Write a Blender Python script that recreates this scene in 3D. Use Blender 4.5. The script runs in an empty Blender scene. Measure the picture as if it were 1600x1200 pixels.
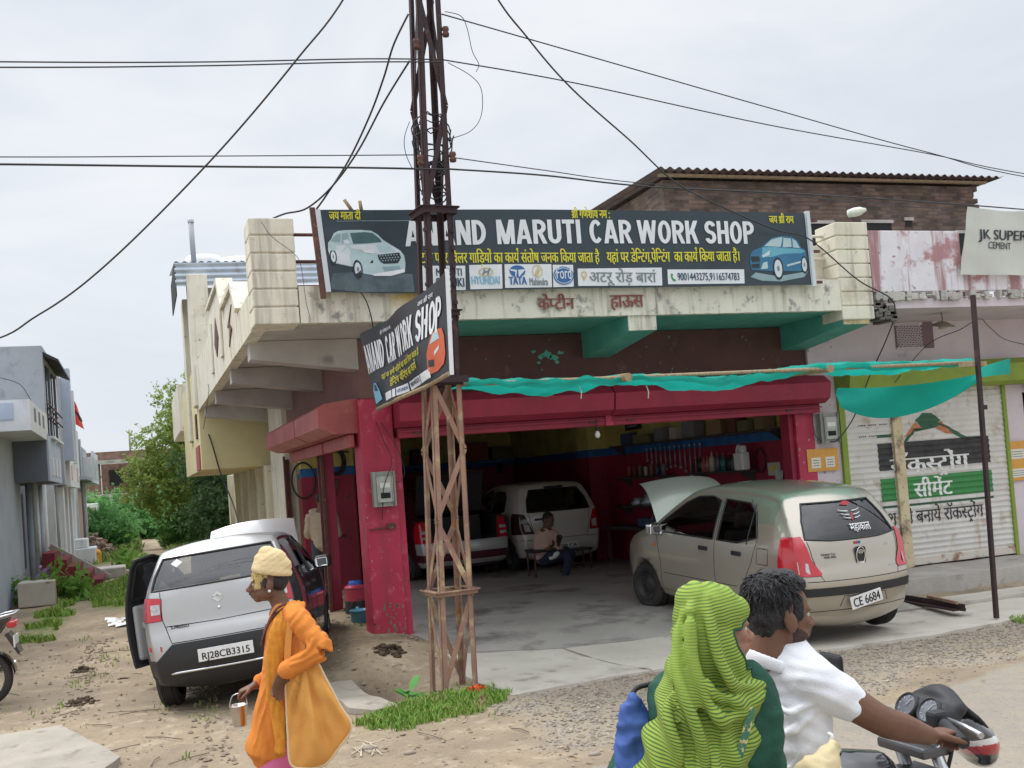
import bpy, bmesh, math, random
import numpy as np
from mathutils import Vector, Matrix, noise
from mathutils.bvhtree import BVHTree
S = bpy.context.scene
COL = S.collection
R = math.radians
random.seed(7)

# -- camera
CAM_H = 2.0
def cam_axes(yaw, pitch, roll):
 f = Vector((math.sin(yaw)*math.cos(pitch), math.cos(yaw)*math.cos(pitch), math.sin(pitch)))
 r = Vector((math.cos(yaw), -math.sin(yaw), 0)); u = r.cross(f)
 c, s = math.cos(roll), math.sin(roll)
 return c*r+s*u, c*u-s*r, f
CR, CU, CF = cam_axes(R(19.41), R(2.10), R(-4.28))
cam_d = bpy.data.cameras.new('camera'); cam = bpy.data.objects.new('camera', cam_d); COL.objects.link(cam)
cam.matrix_world = Matrix(((CR.x, CU.x, -CF.x, 0), (CR.y, CU.y, -CF.y, 0), (CR.z, CU.z, -CF.z, CAM_H), (0, 0, 0, 1)))
cam_d.sensor_width = 36; cam_d.lens = 36*1665/1600; cam_d.shift_y = (676.4-600)/1600
cam_d.clip_start = .05; cam_d.clip_end = 3000
S.camera = cam

# -- world, sun, exposure
SUN_EL, SUN_ROT = R(58), R(318)      # soft high sun behind the houses on the left, veiled by cloud
w = bpy.data.worlds.new('World'); S.world = w; w.use_nodes = True
nt = w.node_tree; N = nt.nodes; Lk = nt.links; N.clear()
out = N.new('ShaderNodeOutputWorld'); bg = N.new('ShaderNodeBackground'); bg.inputs['Strength'].default_value = .1
sky = N.new('ShaderNodeTexSky'); sky.sky_type = 'NISHITA'; sky.sun_disc = False
sky.sun_elevation = SUN_EL; sky.sun_rotation = SUN_ROT
tc = N.new('ShaderNodeTexCoord'); mp = N.new('ShaderNodeMapping'); mp.inputs['Scale'].default_value = (1, 1, 2.6)
n1 = N.new('ShaderNodeTexNoise'); n1.inputs['Scale'].default_value = 2.6; n1.inputs['Detail'].default_value = 7; n1.inputs['Roughness'].default_value = .55
n1.inputs['Distortion'].default_value = .4
rp = N.new('ShaderNodeValToRGB'); rp.color_ramp.interpolation = 'EASE'
rp.color_ramp.elements[0].position = .28; rp.color_ramp.elements[0].color = (5.5, 5.85, 6.4, 1)
rp.color_ramp.elements[1].position = .72; rp.color_ramp.elements[1].color = (7.0, 7.15, 7.35, 1)
mx = N.new('ShaderNodeMix'); mx.data_type = 'RGBA'; mx.inputs[0].default_value = .93
Lk.new(tc.outputs['Generated'], mp.inputs[0]); Lk.new(mp.outputs[0], n1.inputs['Vector']); Lk.new(n1.outputs[0], rp.inputs[0])
Lk.new(sky.outputs[0], mx.inputs[6]); Lk.new(rp.outputs[0], mx.inputs[7])
# an overcast dome is brightest overhead
sx = N.new('ShaderNodeSeparateXYZ'); zr = N.new('ShaderNodeMapRange'); zr.interpolation_type = 'SMOOTHSTEP'; zr.inputs[1].default_value = .42; zr.inputs[2].default_value = .95; zr.inputs[3].default_value = 1.0; zr.inputs[4].default_value = 3.0
vs = N.new('ShaderNodeVectorMath'); vs.operation = 'SCALE'
Lk.new(tc.outputs['Generated'], sx.inputs[0]); Lk.new(sx.outputs[2], zr.inputs[0]); Lk.new(mx.outputs[2], vs.inputs[0]); Lk.new(zr.outputs[0], vs.inputs['Scale'])
Lk.new(vs.outputs[0], bg.inputs['Color']); Lk.new(bg.outputs[0], out.inputs['Surface'])
sl = bpy.data.lights.new('sun', 'SUN'); sl.energy = 1.3; sl.angle = R(16); sl.color = (1, .96, .9)
so = bpy.data.objects.new('sun', sl); COL.objects.link(so)
# sky azimuth: rotation measured from +Y clockwise
sd = Vector((math.sin(SUN_ROT)*math.cos(SUN_EL), math.cos(SUN_ROT)*math.cos(SUN_EL), math.sin(SUN_EL)))
so.rotation_euler = (-sd).to_track_quat('-Z', 'Y').to_euler(); so.location = (0, 0, 30)
S.view_settings.view_transform = 'Standard'; S.view_settings.look = 'None'
S.view_settings.exposure = .42; S.view_settings.gamma = 1

# -- pixel helpers (photo pixel -> point on a world plane)
def ray(px, py): return CF+CR*((px-800)/1665)-CU*((py-676.4)/1665)
def G(px, py, z=0.): d = ray(px, py); return Vector((0, 0, CAM_H))+d*((z-CAM_H)/d.z)
def FY(px, py, Y): d = ray(px, py); return Vector((0, 0, CAM_H))+d*(Y/d.y)
def FX(px, py, X): d = ray(px, py); return Vector((0, 0, CAM_H))+d*(X/d.x)

# -- materials
MATS = {}
def rgb(c): return (c[0], c[1], c[2], 1)
def M(key, col, col2=None, scale=5., lo=.35, hi=.65, rough=.7, metal=0., bump=0., bscale=40., spot=None, streak=None,
  coat=0., spec=.5, stretch=None, back=None, detail=6., third=None, sub=0.):
 """procedural material: two-tone noise, optional blotches (spot = colour, scale, lo, hi) and vertical streaks"""
 if key in MATS: return MATS[key]
 m = bpy.data.materials.new(key); MATS[key] = m; m.use_nodes = True
 nt = m.node_tree; N = nt.nodes; Lk = nt.links
 b = N['Principled BSDF']; b.inputs['Roughness'].default_value = rough; b.inputs['Metallic'].default_value = metal
 b.inputs['Specular IOR Level'].default_value = spec
 b.inputs['Coat Weight'].default_value = coat; b.inputs['Coat Roughness'].default_value = .08
 tc = N.new('ShaderNodeTexCoord'); co = tc.outputs['Object']
 if stretch:
  mp = N.new('ShaderNodeMapping'); mp.inputs['Scale'].default_value = stretch; Lk.new(co, mp.inputs[0]); co1 = mp.outputs[0]
 else: co1 = co
 cur = None
 def noise_ramp(co, sc, lo, hi, det=detail):
  n = N.new('ShaderNodeTexNoise'); n.inputs['Scale'].default_value = sc; n.inputs['Detail'].default_value = det
  n.inputs['Roughness'].default_value = .62; Lk.new(co, n.inputs['Vector'])
  r = N.new('ShaderNodeMapRange'); r.inputs[1].default_value = lo; r.inputs[2].default_value = hi; r.clamp = True
  Lk.new(n.outputs[0], r.inputs[0]); return r.outputs[0]
 def mix(fac, a, bcol):
  x = N.new('ShaderNodeMix'); x.data_type = 'RGBA'
  Lk.new(fac, x.inputs[0])
  if isinstance(a, tuple): x.inputs[6].default_value = rgb(a)
  else: Lk.new(a, x.inputs[6])
  x.inputs[7].default_value = rgb(bcol); return x.outputs[2]
 cur = tuple(col)
 if col2: cur = mix(noise_ramp(co1, scale, lo, hi), cur, col2)
 for sp in (spot if isinstance(spot, list) else [spot] if spot else []):
  cur = mix(noise_ramp(co, sp[1], sp[2], sp[3]), cur, sp[0])
 if streak:
  mp = N.new('ShaderNodeMapping'); mp.inputs['Scale'].default_value = (1, 1, .07); Lk.new(co, mp.inputs[0])
  cur = mix(noise_ramp(mp.outputs[0], streak[1], streak[2], streak[3]), cur, streak[0])
 if isinstance(cur, tuple): b.inputs['Base Color'].default_value = rgb(cur)
 else: Lk.new(cur, b.inputs['Base Color'])
 if bump:
  n = N.new('ShaderNodeTexNoise'); n.inputs['Scale'].default_value = bscale; n.inputs['Detail'].default_value = 5; Lk.new(co1, n.inputs['Vector'])
  bp = N.new('ShaderNodeBump'); bp.inputs['Strength'].default_value = bump; bp.inputs['Distance'].default_value = .02
  Lk.new(n.outputs[0], bp.inputs['Height']); Lk.new(bp.outputs[0], b.inputs['Normal'])
 if back is not None:   # the inner face of a thin shell has its own colour (car trim, banner reverse)
  o = N['Material Output']; g = N.new('ShaderNodeNewGeometry'); d = N.new('ShaderNodeBsdfDiffuse'); d.inputs[0].default_value = rgb(back)
  ms = N.new('ShaderNodeMixShader'); Lk.new(g.outputs['Backfacing'], ms.inputs[0]); Lk.new(b.outputs[0], ms.inputs[1]); Lk.new(d.outputs[0], ms.inputs[2])
  Lk.new(ms.outputs[0], o.inputs[0])
 return m
def brick_mat(key, c1, c2, mortar, bw=.23, bh=.075, ms=.012, bump=.6):
 m = bpy.data.materials.new(key); MATS[key] = m; m.use_nodes = True; nt = m.node_tree; N = nt.nodes; Lk = nt.links
 b = N['Principled BSDF']; b.inputs['Roughness'].default_value = .9
 tc = N.new('ShaderNodeTexCoord'); sx = N.new('ShaderNodeSeparateXYZ'); ad = N.new('ShaderNodeMath'); cb = N.new('ShaderNodeCombineXYZ')
 Lk.new(tc.outputs['Object'], sx.inputs[0]); Lk.new(sx.outputs[0], ad.inputs[0]); Lk.new(sx.outputs[1], ad.inputs[1])
 Lk.new(ad.outputs[0], cb.inputs[0]); Lk.new(sx.outputs[2], cb.inputs[1])
 n0 = N.new('ShaderNodeTexNoise'); n0.inputs['Scale'].default_value = 5; Lk.new(tc.outputs['Object'], n0.inputs['Vector'])
 vm = N.new('ShaderNodeVectorMath'); vm.operation = 'MULTIPLY_ADD'; vm.inputs[1].default_value = (.03, .03, 0); Lk.new(n0.outputs[1], vm.inputs[0]); Lk.new(cb.outputs[0], vm.inputs[2])
 br = N.new('ShaderNodeTexBrick'); br.inputs['Scale'].default_value = 1; br.inputs['Brick Width'].default_value = bw; br.inputs['Row Height'].default_value = bh
 br.inputs['Mortar Size'].default_value = ms; br.inputs['Mortar Smooth'].default_value = .3; br.inputs['Bias'].default_value = 0
 br.inputs['Color1'].default_value = rgb(c1); br.inputs['Color2'].default_value = rgb(c2); br.inputs['Mortar'].default_value = rgb(mortar)
 Lk.new(vm.outputs[0], br.inputs['Vector'])
 n = N.new('ShaderNodeTexNoise'); n.inputs['Scale'].default_value = 3; n.inputs['Detail'].default_value = 8; Lk.new(tc.outputs['Object'], n.inputs['Vector'])
 r = N.new('ShaderNodeMapRange'); r.inputs[1].default_value = .3; r.inputs[2].default_value = .7; r.inputs[3].default_value = .55; r.inputs[4].default_value = 1.25; Lk.new(n.outputs[0], r.inputs[0])
 mu = N.new('ShaderNodeMix'); mu.data_type = 'RGBA'; mu.blend_type = 'MULTIPLY'; mu.inputs[0].default_value = 1
 Lk.new(br.outputs[0], mu.inputs[6]); Lk.new(r.outputs[0], mu.inputs[7]); Lk.new(mu.outputs[2], b.inputs['Base Color'])
 iv = N.new('ShaderNodeMath'); iv.operation = 'SUBTRACT'; iv.inputs[0].default_value = 1; Lk.new(br.outputs['Fac'], iv.inputs[1])
 bp = N.new('ShaderNodeBump'); bp.inputs['Strength'].default_value = bump; bp.inputs['Distance'].default_value = .02; Lk.new(iv.outputs[0], bp.inputs['Height']); Lk.new(bp.outputs[0], b.inputs['Normal'])
 return m
def glass_mat(key, tint=(.3, .32, .33), refl=1.0, rough=.03):
 m = bpy.data.materials.new(key); MATS[key] = m; m.use_nodes = True; nt = m.node_tree; N = nt.nodes; Lk = nt.links
 N.remove(N['Principled BSDF']); o = N['Material Output']
 t = N.new('ShaderNodeBsdfTransparent'); t.inputs[0].default_value = rgb(tint)
 g = N.new('ShaderNodeBsdfGlossy'); g.inputs['Roughness'].default_value = rough; g.inputs[0].default_value = (refl, refl, refl, 1)
 f = N.new('ShaderNodeFresnel'); f.inputs[0].default_value = 1.75; ms = N.new('ShaderNodeMixShader')
 Lk.new(f.outputs[0], ms.inputs[0]); Lk.new(t.outputs[0], ms.inputs[1]); Lk.new(g.outputs[0], ms.inputs[2]); Lk.new(ms.outputs[0], o.inputs[0])
 return m

# -- mesh builder
class MB:
 def __init__(s): s.v = []; s.f = []; s.mi = []; s.sm = []; s.cm = 0; s.smooth = False
 def add(s, vs, fs, smooth=None):
  o = len(s.v); s.v += [tuple(v) for v in vs]
  for f in fs: s.f.append([i+o for i in f]); s.mi.append(s.cm); s.sm.append(s.smooth if smooth is None else smooth)
  return s
 def box(s, a, b, m=None):
  x0, y0, z0 = a; x1, y1, z1 = b
  vs = [Vector((x, y, z)) for z in (z0, z1) for x, y in ((x0, y0), (x1, y0), (x1, y1), (x0, y1))]
  if m: vs = [m @ v for v in vs]
  return s.add(vs, [(3, 2, 1, 0), (4, 5, 6, 7), (0, 1, 5, 4), (1, 2, 6, 5), (2, 3, 7, 6), (3, 0, 4, 7)], False)
 def bbox(s, a, b, r=.01, m=None, seg=2):
  """bevelled box"""
  bm = bmesh.new(); bmesh.ops.create_cube(bm, size=1)
  for v in bm.verts: v.co = Vector([(a[i]+b[i])/2+v.co[i]*(b[i]-a[i]) for i in range(3)])
  bmesh.ops.bevel(bm, geom=bm.edges[:], offset=r, segments=seg, affect='EDGES', profile=.5)
  if m: bm.transform(m)
  s.frombm(bm); bm.free(); return s
 def frombm(s, bm, smooth=None):
  bm.verts.index_update()
  return s.add([v.co.copy() for v in bm.verts], [[v.index for v in f.verts] for f in bm.faces], smooth)
 def quad(s, a, b, c, d): return s.add([a, b, c, d], [(0, 1, 2, 3)], False)
 def poly(s, pts): return s.add(pts, [list(range(len(pts)))], False)
 def prism(s, pts, off):
  """extrude a 3-D polygon by vector off (closed)"""
  n = len(pts); off = Vector(off); P = [Vector(p) for p in pts]
  return s.add(P+[p+off for p in P], [list(range(n))[::-1], list(range(n, 2*n))]+[(i, (i+1) % n, (i+1) % n+n, i+n) for i in range(n)], False)
 def tube(s, pts, r, n=8, caps=True, smooth=True):
  P = [Vector(p) for p in pts]; rs = r if isinstance(r, (list, tuple)) else [r]*len(P)
  vs = []; fs = []; up = None
  for i, p in enumerate(P):
   t = (P[min(i+1, len(P)-1)]-P[max(i-1, 0)])
   if t.length < 1e-9: t = Vector((0, 0, 1))
   t.normalize()
   if up is None: up = Vector((0, 0, 1)) if abs(t.z) < .9 else Vector((1, 0, 0))
   a = t.cross(up)
   if a.length < 1e-4: a = t.orthogonal()
   a.normalize(); b = a.cross(t); b.normalize(); up = b
   for k in range(n): an = 2*math.pi*k/n; vs.append(p+(a*math.cos(an)+b*math.sin(an))*rs[i])
  for i in range(len(P)-1):
   for k in range(n): fs.append((i*n+k, i*n+(k+1) % n, (i+1)*n+(k+1) % n, (i+1)*n+k))
  s.add(vs, fs, smooth)
  if caps:
   o = len(s.v)-len(vs)
   s.f.append([o+k for k in range(n)][::-1]); s.f.append([o+(len(P)-1)*n+k for k in range(n)]); s.mi += [s.cm]*2; s.sm += [False]*2
  return s
 def lathe(s, prof, n=20, m=None, smooth=True):
  vs = []; fs = []
  for (r, z) in prof:
   for k in range(n): a = 2*math.pi*k/n; vs.append(Vector((r*math.cos(a), r*math.sin(a), z)))
  for i in range(len(prof)-1):
   for k in range(n): fs.append((i*n+k, i*n+(k+1) % n, (i+1)*n+(k+1) % n, (i+1)*n+k))
  if m: vs = [m @ v for v in vs]
  return s.add(vs, fs, smooth)
 def bar(s, a, b, w, h, up=(0, 0, 1)):
  """rectangular bar from a to b"""
  a, b = Vector(a), Vector(b); t = (b-a).normalized(); u = Vector(up); x = t.cross(u)
  if x.length < 1e-4: x = t.orthogonal()
  x.normalize(); u = x.cross(t); x *= w/2; u *= h/2
  vs = [p+sx*x+su*u for p in (a, b) for sx, su in ((-1, -1), (1, -1), (1, 1), (-1, 1))]
  return s.add(vs, [(3, 2, 1, 0), (4, 5, 6, 7), (0, 1, 5, 4), (1, 2, 6, 5), (2, 3, 7, 6), (3, 0, 4, 7)], False)
 def grid(s, nu, nv, fn, smooth=True, wrapu=False, flip=False):
  vs = [fn(i, j) for j in range(nv) for i in range(nu)]; fs = []
  for j in range(nv-1):
   for i in range(nu if wrapu else nu-1):
    q = (j*nu+i, j*nu+(i+1) % nu, (j+1)*nu+(i+1) % nu, (j+1)*nu+i); fs.append(q[::-1] if flip else q)
  return s.add(vs, fs, smooth)
 def map(s, fn): s.v = [tuple(fn(Vector(v))) for v in s.v]; return s
 def build(s, name, mats, parent=None, world=True, fix=False):
  me = bpy.data.meshes.new(name); off = Vector((0, 0, 0))
  if parent is not None and world: off = wloc(parent)
  me.from_pydata([tuple(Vector(v)-off) for v in s.v], [], s.f)
  for m in (mats if isinstance(mats, (list, tuple)) else [mats]): me.materials.append(m)
  me.polygons.foreach_set('material_index', s.mi); me.polygons.foreach_set('use_smooth', s.sm)
  if fix:
   bm = bmesh.new(); bm.from_mesh(me); bmesh.ops.recalc_face_normals(bm, faces=bm.faces); bm.to_mesh(me); bm.free()
  me.update()
  o = bpy.data.objects.new(name, me); COL.objects.link(o)
  if parent is not None: o.parent = parent
  return o
def wloc(o):
 l = Vector((0, 0, 0))
 while o is not None: l = l+o.location; o = o.parent
 return l
def tag(o, label, cat, group=None, kind=None):
 if label: o['label'] = label
 if cat: o['category'] = cat
 if group: o['group'] = group
 if kind: o['kind'] = kind
 return o
def thing(name, label, cat, loc=(0, 0, 0), rz=0., group=None):
 o = bpy.data.objects.new(name, None); COL.objects.link(o); o.empty_display_size = .2
 o.location = loc; o.rotation_euler = (0, 0, rz); return tag(o, label, cat, group)
def one(mb, name, mats, label, cat, group=None, kind=None, fix=False):
 """a thing that is one mesh, its origin moved to the base of its bounding box"""
 xs = np.array([tuple(v) for v in mb.v]); c = Vector(((xs[:, 0].min()+xs[:, 0].max())/2, (xs[:, 1].min()+xs[:, 1].max())/2, xs[:, 2].min()))
 mb.v = [tuple(Vector(v)-c) for v in mb.v]; o = mb.build(name, mats, None, fix=fix); o.location = c
 return tag(o, label, cat, group, kind)
def struct(mb, name, mats): o = mb.build(name, mats); o['kind'] = 'structure'; return o
def dup(root, label=None, loc=None, rz=None):
 def cp(o, par):
  c = o.copy(); COL.objects.link(c); c.parent = par
  for ch in o.children: cp(ch, c)
  return c
 r = cp(root, None)
 if label: r['label'] = label
 if loc is not None: r.location = loc
 if rz is not None: r.rotation_euler.z = rz
 return r
def fbm(p, o=4): return noise.fractal(Vector(p), 1.0, 2.0, o)
def sstep(a, b, x):
 t = min(1, max(0, (x-a)/(b-a))); return t*t*(3-2*t)
def catmull(P, n, closed=False):
 P = [Vector(p) for p in P]; out = []; m = len(P)
 for i in range(m if closed else m-1):
  p0, p1, p2, p3 = (P[(i-1) % m], P[i], P[(i+1) % m], P[(i+2) % m]) if closed else (P[max(i-1, 0)], P[i], P[i+1], P[min(i+2, m-1)])
  for k in range(n):
   t = k/n; out.append(.5*((2*p1)+(p2-p0)*t+(2*p0-5*p1+4*p2-p3)*t*t+(3*p1-p0-3*p2+p3)*t**3))
 if not closed: out.append(P[-1])
 return out

# -- lettering
_tc = {}
def text_bm(s, bold=0.):
 c = bpy.data.curves.new('t', 'FONT'); c.body = s; c.offset = bold; c.resolution_u = 3
 o = bpy.data.objects.new('t', c); COL.objects.link(o); bpy.context.view_layer.update()
 e = o.evaluated_get(bpy.context.evaluated_depsgraph_get()); me = e.to_mesh(); bm = bmesh.new(); bm.from_mesh(me); e.to_mesh_clear()
 bpy.data.objects.remove(o); bpy.data.curves.remove(c)
 bmesh.ops.remove_doubles(bm, verts=bm.verts, dist=1e-5); return bm
def adv(s):
 if s not in _tc:
  def mx(t):
   b = text_bm(t); r = max([v.co.x for v in b.verts], default=0); b.free(); return r
  _tc[s] = mx(s+'I')-mx('I')
 return _tc[s]
VIR = '\u094d'; MATRA = set('ािीुूृेैोौंःँ़ॉ')
def clusters(s):
 out = []; i = 0
 while i < len(s):
  ch = s[i]
  if '\u0904' <= ch <= '\u0939' or '\u0958' <= ch <= '\u0961':
   cons = [ch]; i += 1
   if i < len(s) and s[i] == '\u093c': cons[-1] += s[i]; i += 1
   while i+1 < len(s) and s[i] == VIR: cons.append(s[i+1]); i += 2
   mt = ''
   while i < len(s) and s[i] in MATRA: mt += s[i]; i += 1
   out.append((cons, mt))
  else: out.append((None, ch)); i += 1
 return out
def letters(s, bold=0.):
 """lettering as one flat bmesh (em = 1, baseline z=0), with half forms, rakar, reph and short-i order for Devanagari"""
 if all(ord(c) < 0x900 for c in s): b = text_bm(s, bold); return b
 x = 0.; tot = bmesh.new()
 def put(bm, dx):
  mp = [tot.verts.new((v.co.x+dx, v.co.y, 0)) for v in bm.verts]; bm.verts.index_update()
  for f in bm.faces:
   try: tot.faces.new([mp[v.index] for v in f.verts])
   except ValueError: pass
 def stroke(pts, wd):
  for a, b in zip(pts, pts[1:]):
   a, b = Vector((*a, .0007)), Vector((*b, .0007)); n = (b-a).normalized(); n = Vector((-n.y, n.x, 0))*wd/2; e = (b-a).normalized()*wd*.3
   tot.faces.new([tot.verts.new(p) for p in (a-n-e, b-n+e, b+n+e, a+n-e)])
 sw = .07+2*bold
 for cons, mt in clusters(s):
  if cons is None:
   t = mt; b = text_bm(t, bold); put(b, x); b.free(); x += adv(t) if t != ' ' else .27; continue
  reph = len(cons) > 1 and cons[0] == 'र'
  if reph: cons = cons[1:]
  rak = len(cons) > 1 and cons[-1] == 'र'
  if rak: cons = cons[:-1]
  if 'ि' in mt:
   b = text_bm('ि', bold); put(b, x); b.free(); x += .27; mt = mt.replace('ि', '')
  for c in cons[:-1]:
   b = text_bm(c, bold); a = adv(c); cut = a*.66
   r = bmesh.ops.bisect_plane(b, geom=b.verts[:]+b.edges[:]+b.faces[:], plane_co=(cut, 0, 0), plane_no=(1, 0, 0), clear_outer=True)
   put(b, x); b.free(); x += cut
  t = cons[-1]+mt; b = text_bm(t, bold); put(b, x); b.free(); a0 = adv(cons[-1]); a = adv(t)
  if rak:
   if cons[-1] in 'टठडढ': stroke([(x+a0*.3, -.2), (x+a0*.5, -.06), (x+a0*.7, -.2)], sw)
   else: stroke([(x+a0*.55, .18), (x+a0*.12, .0)], sw)
  if reph: stroke([(x+a-.22, .82), (x+a-.16, .9), (x+a-.06, .86), (x+a-.1, .68)], sw*.9)
  x += a
 return tot
def lettering(s, org, u, v, size=None, width=None, bold=0., off=.004, xs=1., slices=None, fn=None, height=None):
 """MB of the words: org = left end of the baseline, u/v = writing directions; fn = surface the words follow"""
 bm = letters(s, 0.)
 if bold > .006:      # bolder letters: copies of the word side by side, each a hair prouder
  src = [(v.co.copy(), [u_.index for u_ in ()]) for v in ()]; bm.verts.index_update(); V0 = [v.co.copy() for v in bm.verts]; F0 = [[v.index for v in f.verts] for f in bm.faces]
  for i, dx in enumerate((-bold, bold)):
   nv = [bm.verts.new(p+Vector((dx, 0, .0009*(i+1)))) for p in V0]
   for f in F0: bm.faces.new([nv[k] for k in f])
 xsz = [p.co.x for p in bm.verts]; x0, x1 = min(xsz), max(xsz)
 ysz = [p.co.y for p in bm.verts]
 sy = size if size else (height/(max(ysz)-min(ysz)) if height else None)
 sx = width/(x1-x0) if width else sy*xs
 if sy is None: sy = sx
 for p in bm.verts: p.co = Vector(((p.co.x-x0)*sx, p.co.y*sy, p.co.z))
 if slices:
  for ax, st in slices:
   vals = [p.co[ax] for p in bm.verts]; k = math.floor(min(vals)/st)*st
   while k < max(vals):
    no = [0, 0, 0]; no[ax] = 1; co = [0, 0, 0]; co[ax] = k
    bmesh.ops.bisect_plane(bm, geom=bm.verts[:]+bm.edges[:]+bm.faces[:], plane_co=co, plane_no=no); k += st
 org, u, v = Vector(org), Vector(u).normalized(), Vector(v).normalized(); n = u.cross(v).normalized()
 mb = MB(); mb.frombm(bm, False); bm.free()
 if fn: mb.map(lambda p: fn(org+u*p.x+v*p.y)+n*(off+p.z))
 else: mb.map(lambda p: org+u*p.x+v*p.y+n*(off+p.z))
 return mb
def flat(pts, org, u, v, off=.003, k=1., fn=None, sub=0):
 """flat polygon(s) given in 2-D on a plane"""
 org, u, v = Vector(org), Vector(u).normalized(), Vector(v).normalized(); n = u.cross(v).normalized()
 bm = bmesh.new(); f = bm.faces.new([bm.verts.new((p[0]*k, p[1]*k, 0)) for p in pts])
 bmesh.ops.triangulate(bm, faces=[f], ngon_method='EAR_CLIP')
 bmesh.ops.recalc_face_normals(bm, faces=bm.faces)
 for f in bm.faces:
  if f.normal.z < 0: f.normal_flip()
 if sub:
  for ax in (0, 1):
   vals = [p.co[ax] for p in bm.verts]; q = math.floor(min(vals)/sub)*sub+sub*.01
   while q < max(vals):
    no = [0, 0, 0]; no[ax] = 1; co = [0, 0, 0]; co[ax] = q
    bmesh.ops.bisect_plane(bm, geom=bm.verts[:]+bm.edges[:]+bm.faces[:], plane_co=co, plane_no=no); q += sub
 mb = MB(); mb.frombm(bm, False); bm.free()
 if fn: mb.map(lambda p: fn(org+u*p.x+v*p.y)+n*off)
 else: mb.map(lambda p: org+u*p.x+v*p.y+n*off)
 return mb
def merge(*mbs):
 o = MB()
 for m in mbs: o.v, base = o.v+m.v, len(o.v); o.f += [[i+base for i in f] for f in m.f]; o.mi += m.mi; o.sm += m.sm
 return o
def ell(cx, cy, rx, ry, n=28, a0=0, a1=360): return [(cx+rx*math.cos(R(a0+(a1-a0)*i/(n if a1-a0 == 360 else n-1))), cy+ry*math.sin(R(a0+(a1-a0)*i/(n if a1-a0 == 360 else n-1)))) for i in range(n)]
def ring2(cx, cy, rx, ry, t, n=32):
 """outline ring as quads list"""
 a, b = ell(cx, cy, rx, ry, n), ell(cx, cy, rx-t, ry-t, n)
 return [[a[i], a[(i+1) % n], b[(i+1) % n], b[i]] for i in range(n)]

def heavy(word, gap=.07):
 """condensed poster capitals drawn from bars and elliptical arcs: (polygon, layer) list in units of cap height, and total width"""
 V, Hh = .205, .165; out = []; x = 0.
 def arc(cx, cy, rx, ry, a0, a1, n=14):
  q = []
  for i in range(n):
   A, B = R(a0+(a1-a0)*i/n), R(a0+(a1-a0)*(i+1)/n); irx, iry = rx-V, ry-Hh
   q.append([(cx+rx*math.cos(A), cy+ry*math.sin(A)), (cx+rx*math.cos(B), cy+ry*math.sin(B)), (cx+irx*math.cos(B), cy+iry*math.sin(B)), (cx+irx*math.cos(A), cy+iry*math.sin(A))])
  return q
 rect = lambda a, b, c, d: [[(a, b), (c, b), (c, d), (a, d)]]
 sl = lambda x0, y0, x1, y1, t: [[(x0, y0), (x0+t, y0), (x1+t, y1), (x1, y1)]]
 for ch in word:
  if ch == 'I': w_ = V; P = [rect(0, 0, V, 1)]
  elif ch == 'T': w_ = .58; P = [rect(0, 1-Hh, w_, 1), rect(w_/2-V/2, 0, w_/2+V/2, 1)]
  elif ch == 'H': w_ = .62; P = [rect(0, 0, V, 1), rect(w_-V, 0, w_, 1), rect(V*.9, .43, w_-V*.9, .6)]
  elif ch == 'N': w_ = .64; P = [rect(0, 0, V*.93, 1), rect(w_-V*.93, 0, w_, 1), sl(w_-V*1.15, 0, 0, 1, V*1.15)]
  elif ch == 'M': w_ = .80; P = [rect(0, 0, V*.88, 1), rect(w_-V*.88, 0, w_, 1), sl(w_/2-V*.55, 0, 0, 1, V*1.1), sl(w_/2-V*.55, 0, w_-V*1.1, 1, V*1.1)]
  elif ch == 'A': w_ = .70; P = [sl(0, 0, w_/2-V*.6, 1, V), sl(w_-V, 0, w_/2-V*.4, 1, V), rect(.17, .2, w_-.17, .35)]
  elif ch == 'W': w_ = .98; P = [sl(.16, 0, 0, 1, V*.95), sl(.16, 0, w_/2-V*.48, 1, V*.95), sl(w_-.16-V*.95, 0, w_/2-V*.48, 1, V*.95), sl(w_-.16-V*.95, 0, w_-V*.95, 1, V*.95)]
  elif ch == 'U': w_ = .62; P = [rect(0, .3, V, 1), rect(w_-V, .3, w_, 1), arc(w_/2, .31, w_/2, .31, 180, 360)]
  elif ch == 'D': w_ = .62; P = [rect(0, 0, V, 1), arc(.2, .5, w_-.2, .5, -90, 90), rect(V*.9, 0, .21, Hh), rect(V*.9, 1-Hh, .21, 1)]
  elif ch == 'O': w_ = .66; P = [arc(w_/2, .5, w_/2, .5, 0, 360, 26)]
  elif ch == 'C': w_ = .62; P = [arc(w_/2+.01, .5, w_/2+.01, .5, 40, 320, 22)]
  elif ch in 'RP': w_ = .62; P = [rect(0, 0, V, 1), arc(.27, .705, w_-.28, .295, -90, 90), rect(V*.9, .41, .28, .41+Hh), rect(V*.9, 1-Hh, .28, 1)]+([sl(w_-V*.95, 0, .22, .45, V)] if ch == 'R' else [])
  elif ch == 'K': w_ = .66; P = [rect(0, 0, V, 1), sl(V*.7, .4, w_-V*1.15, 1, V*1.1), sl(w_-V*1.05, 0, V*1.05, .62, V*1.05)]
  elif ch == 'S': w_ = .60; P = [arc(w_/2, .715, w_/2, .285, 15, 270, 16), arc(w_/2, .285, w_/2, .285, -165, 90, 16), ]
  for L_, ps in enumerate(P):
   for q in ps: out.append(([(a+x, b) for a, b in q], L_))
  x += w_+gap
 return out, x-gap
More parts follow.
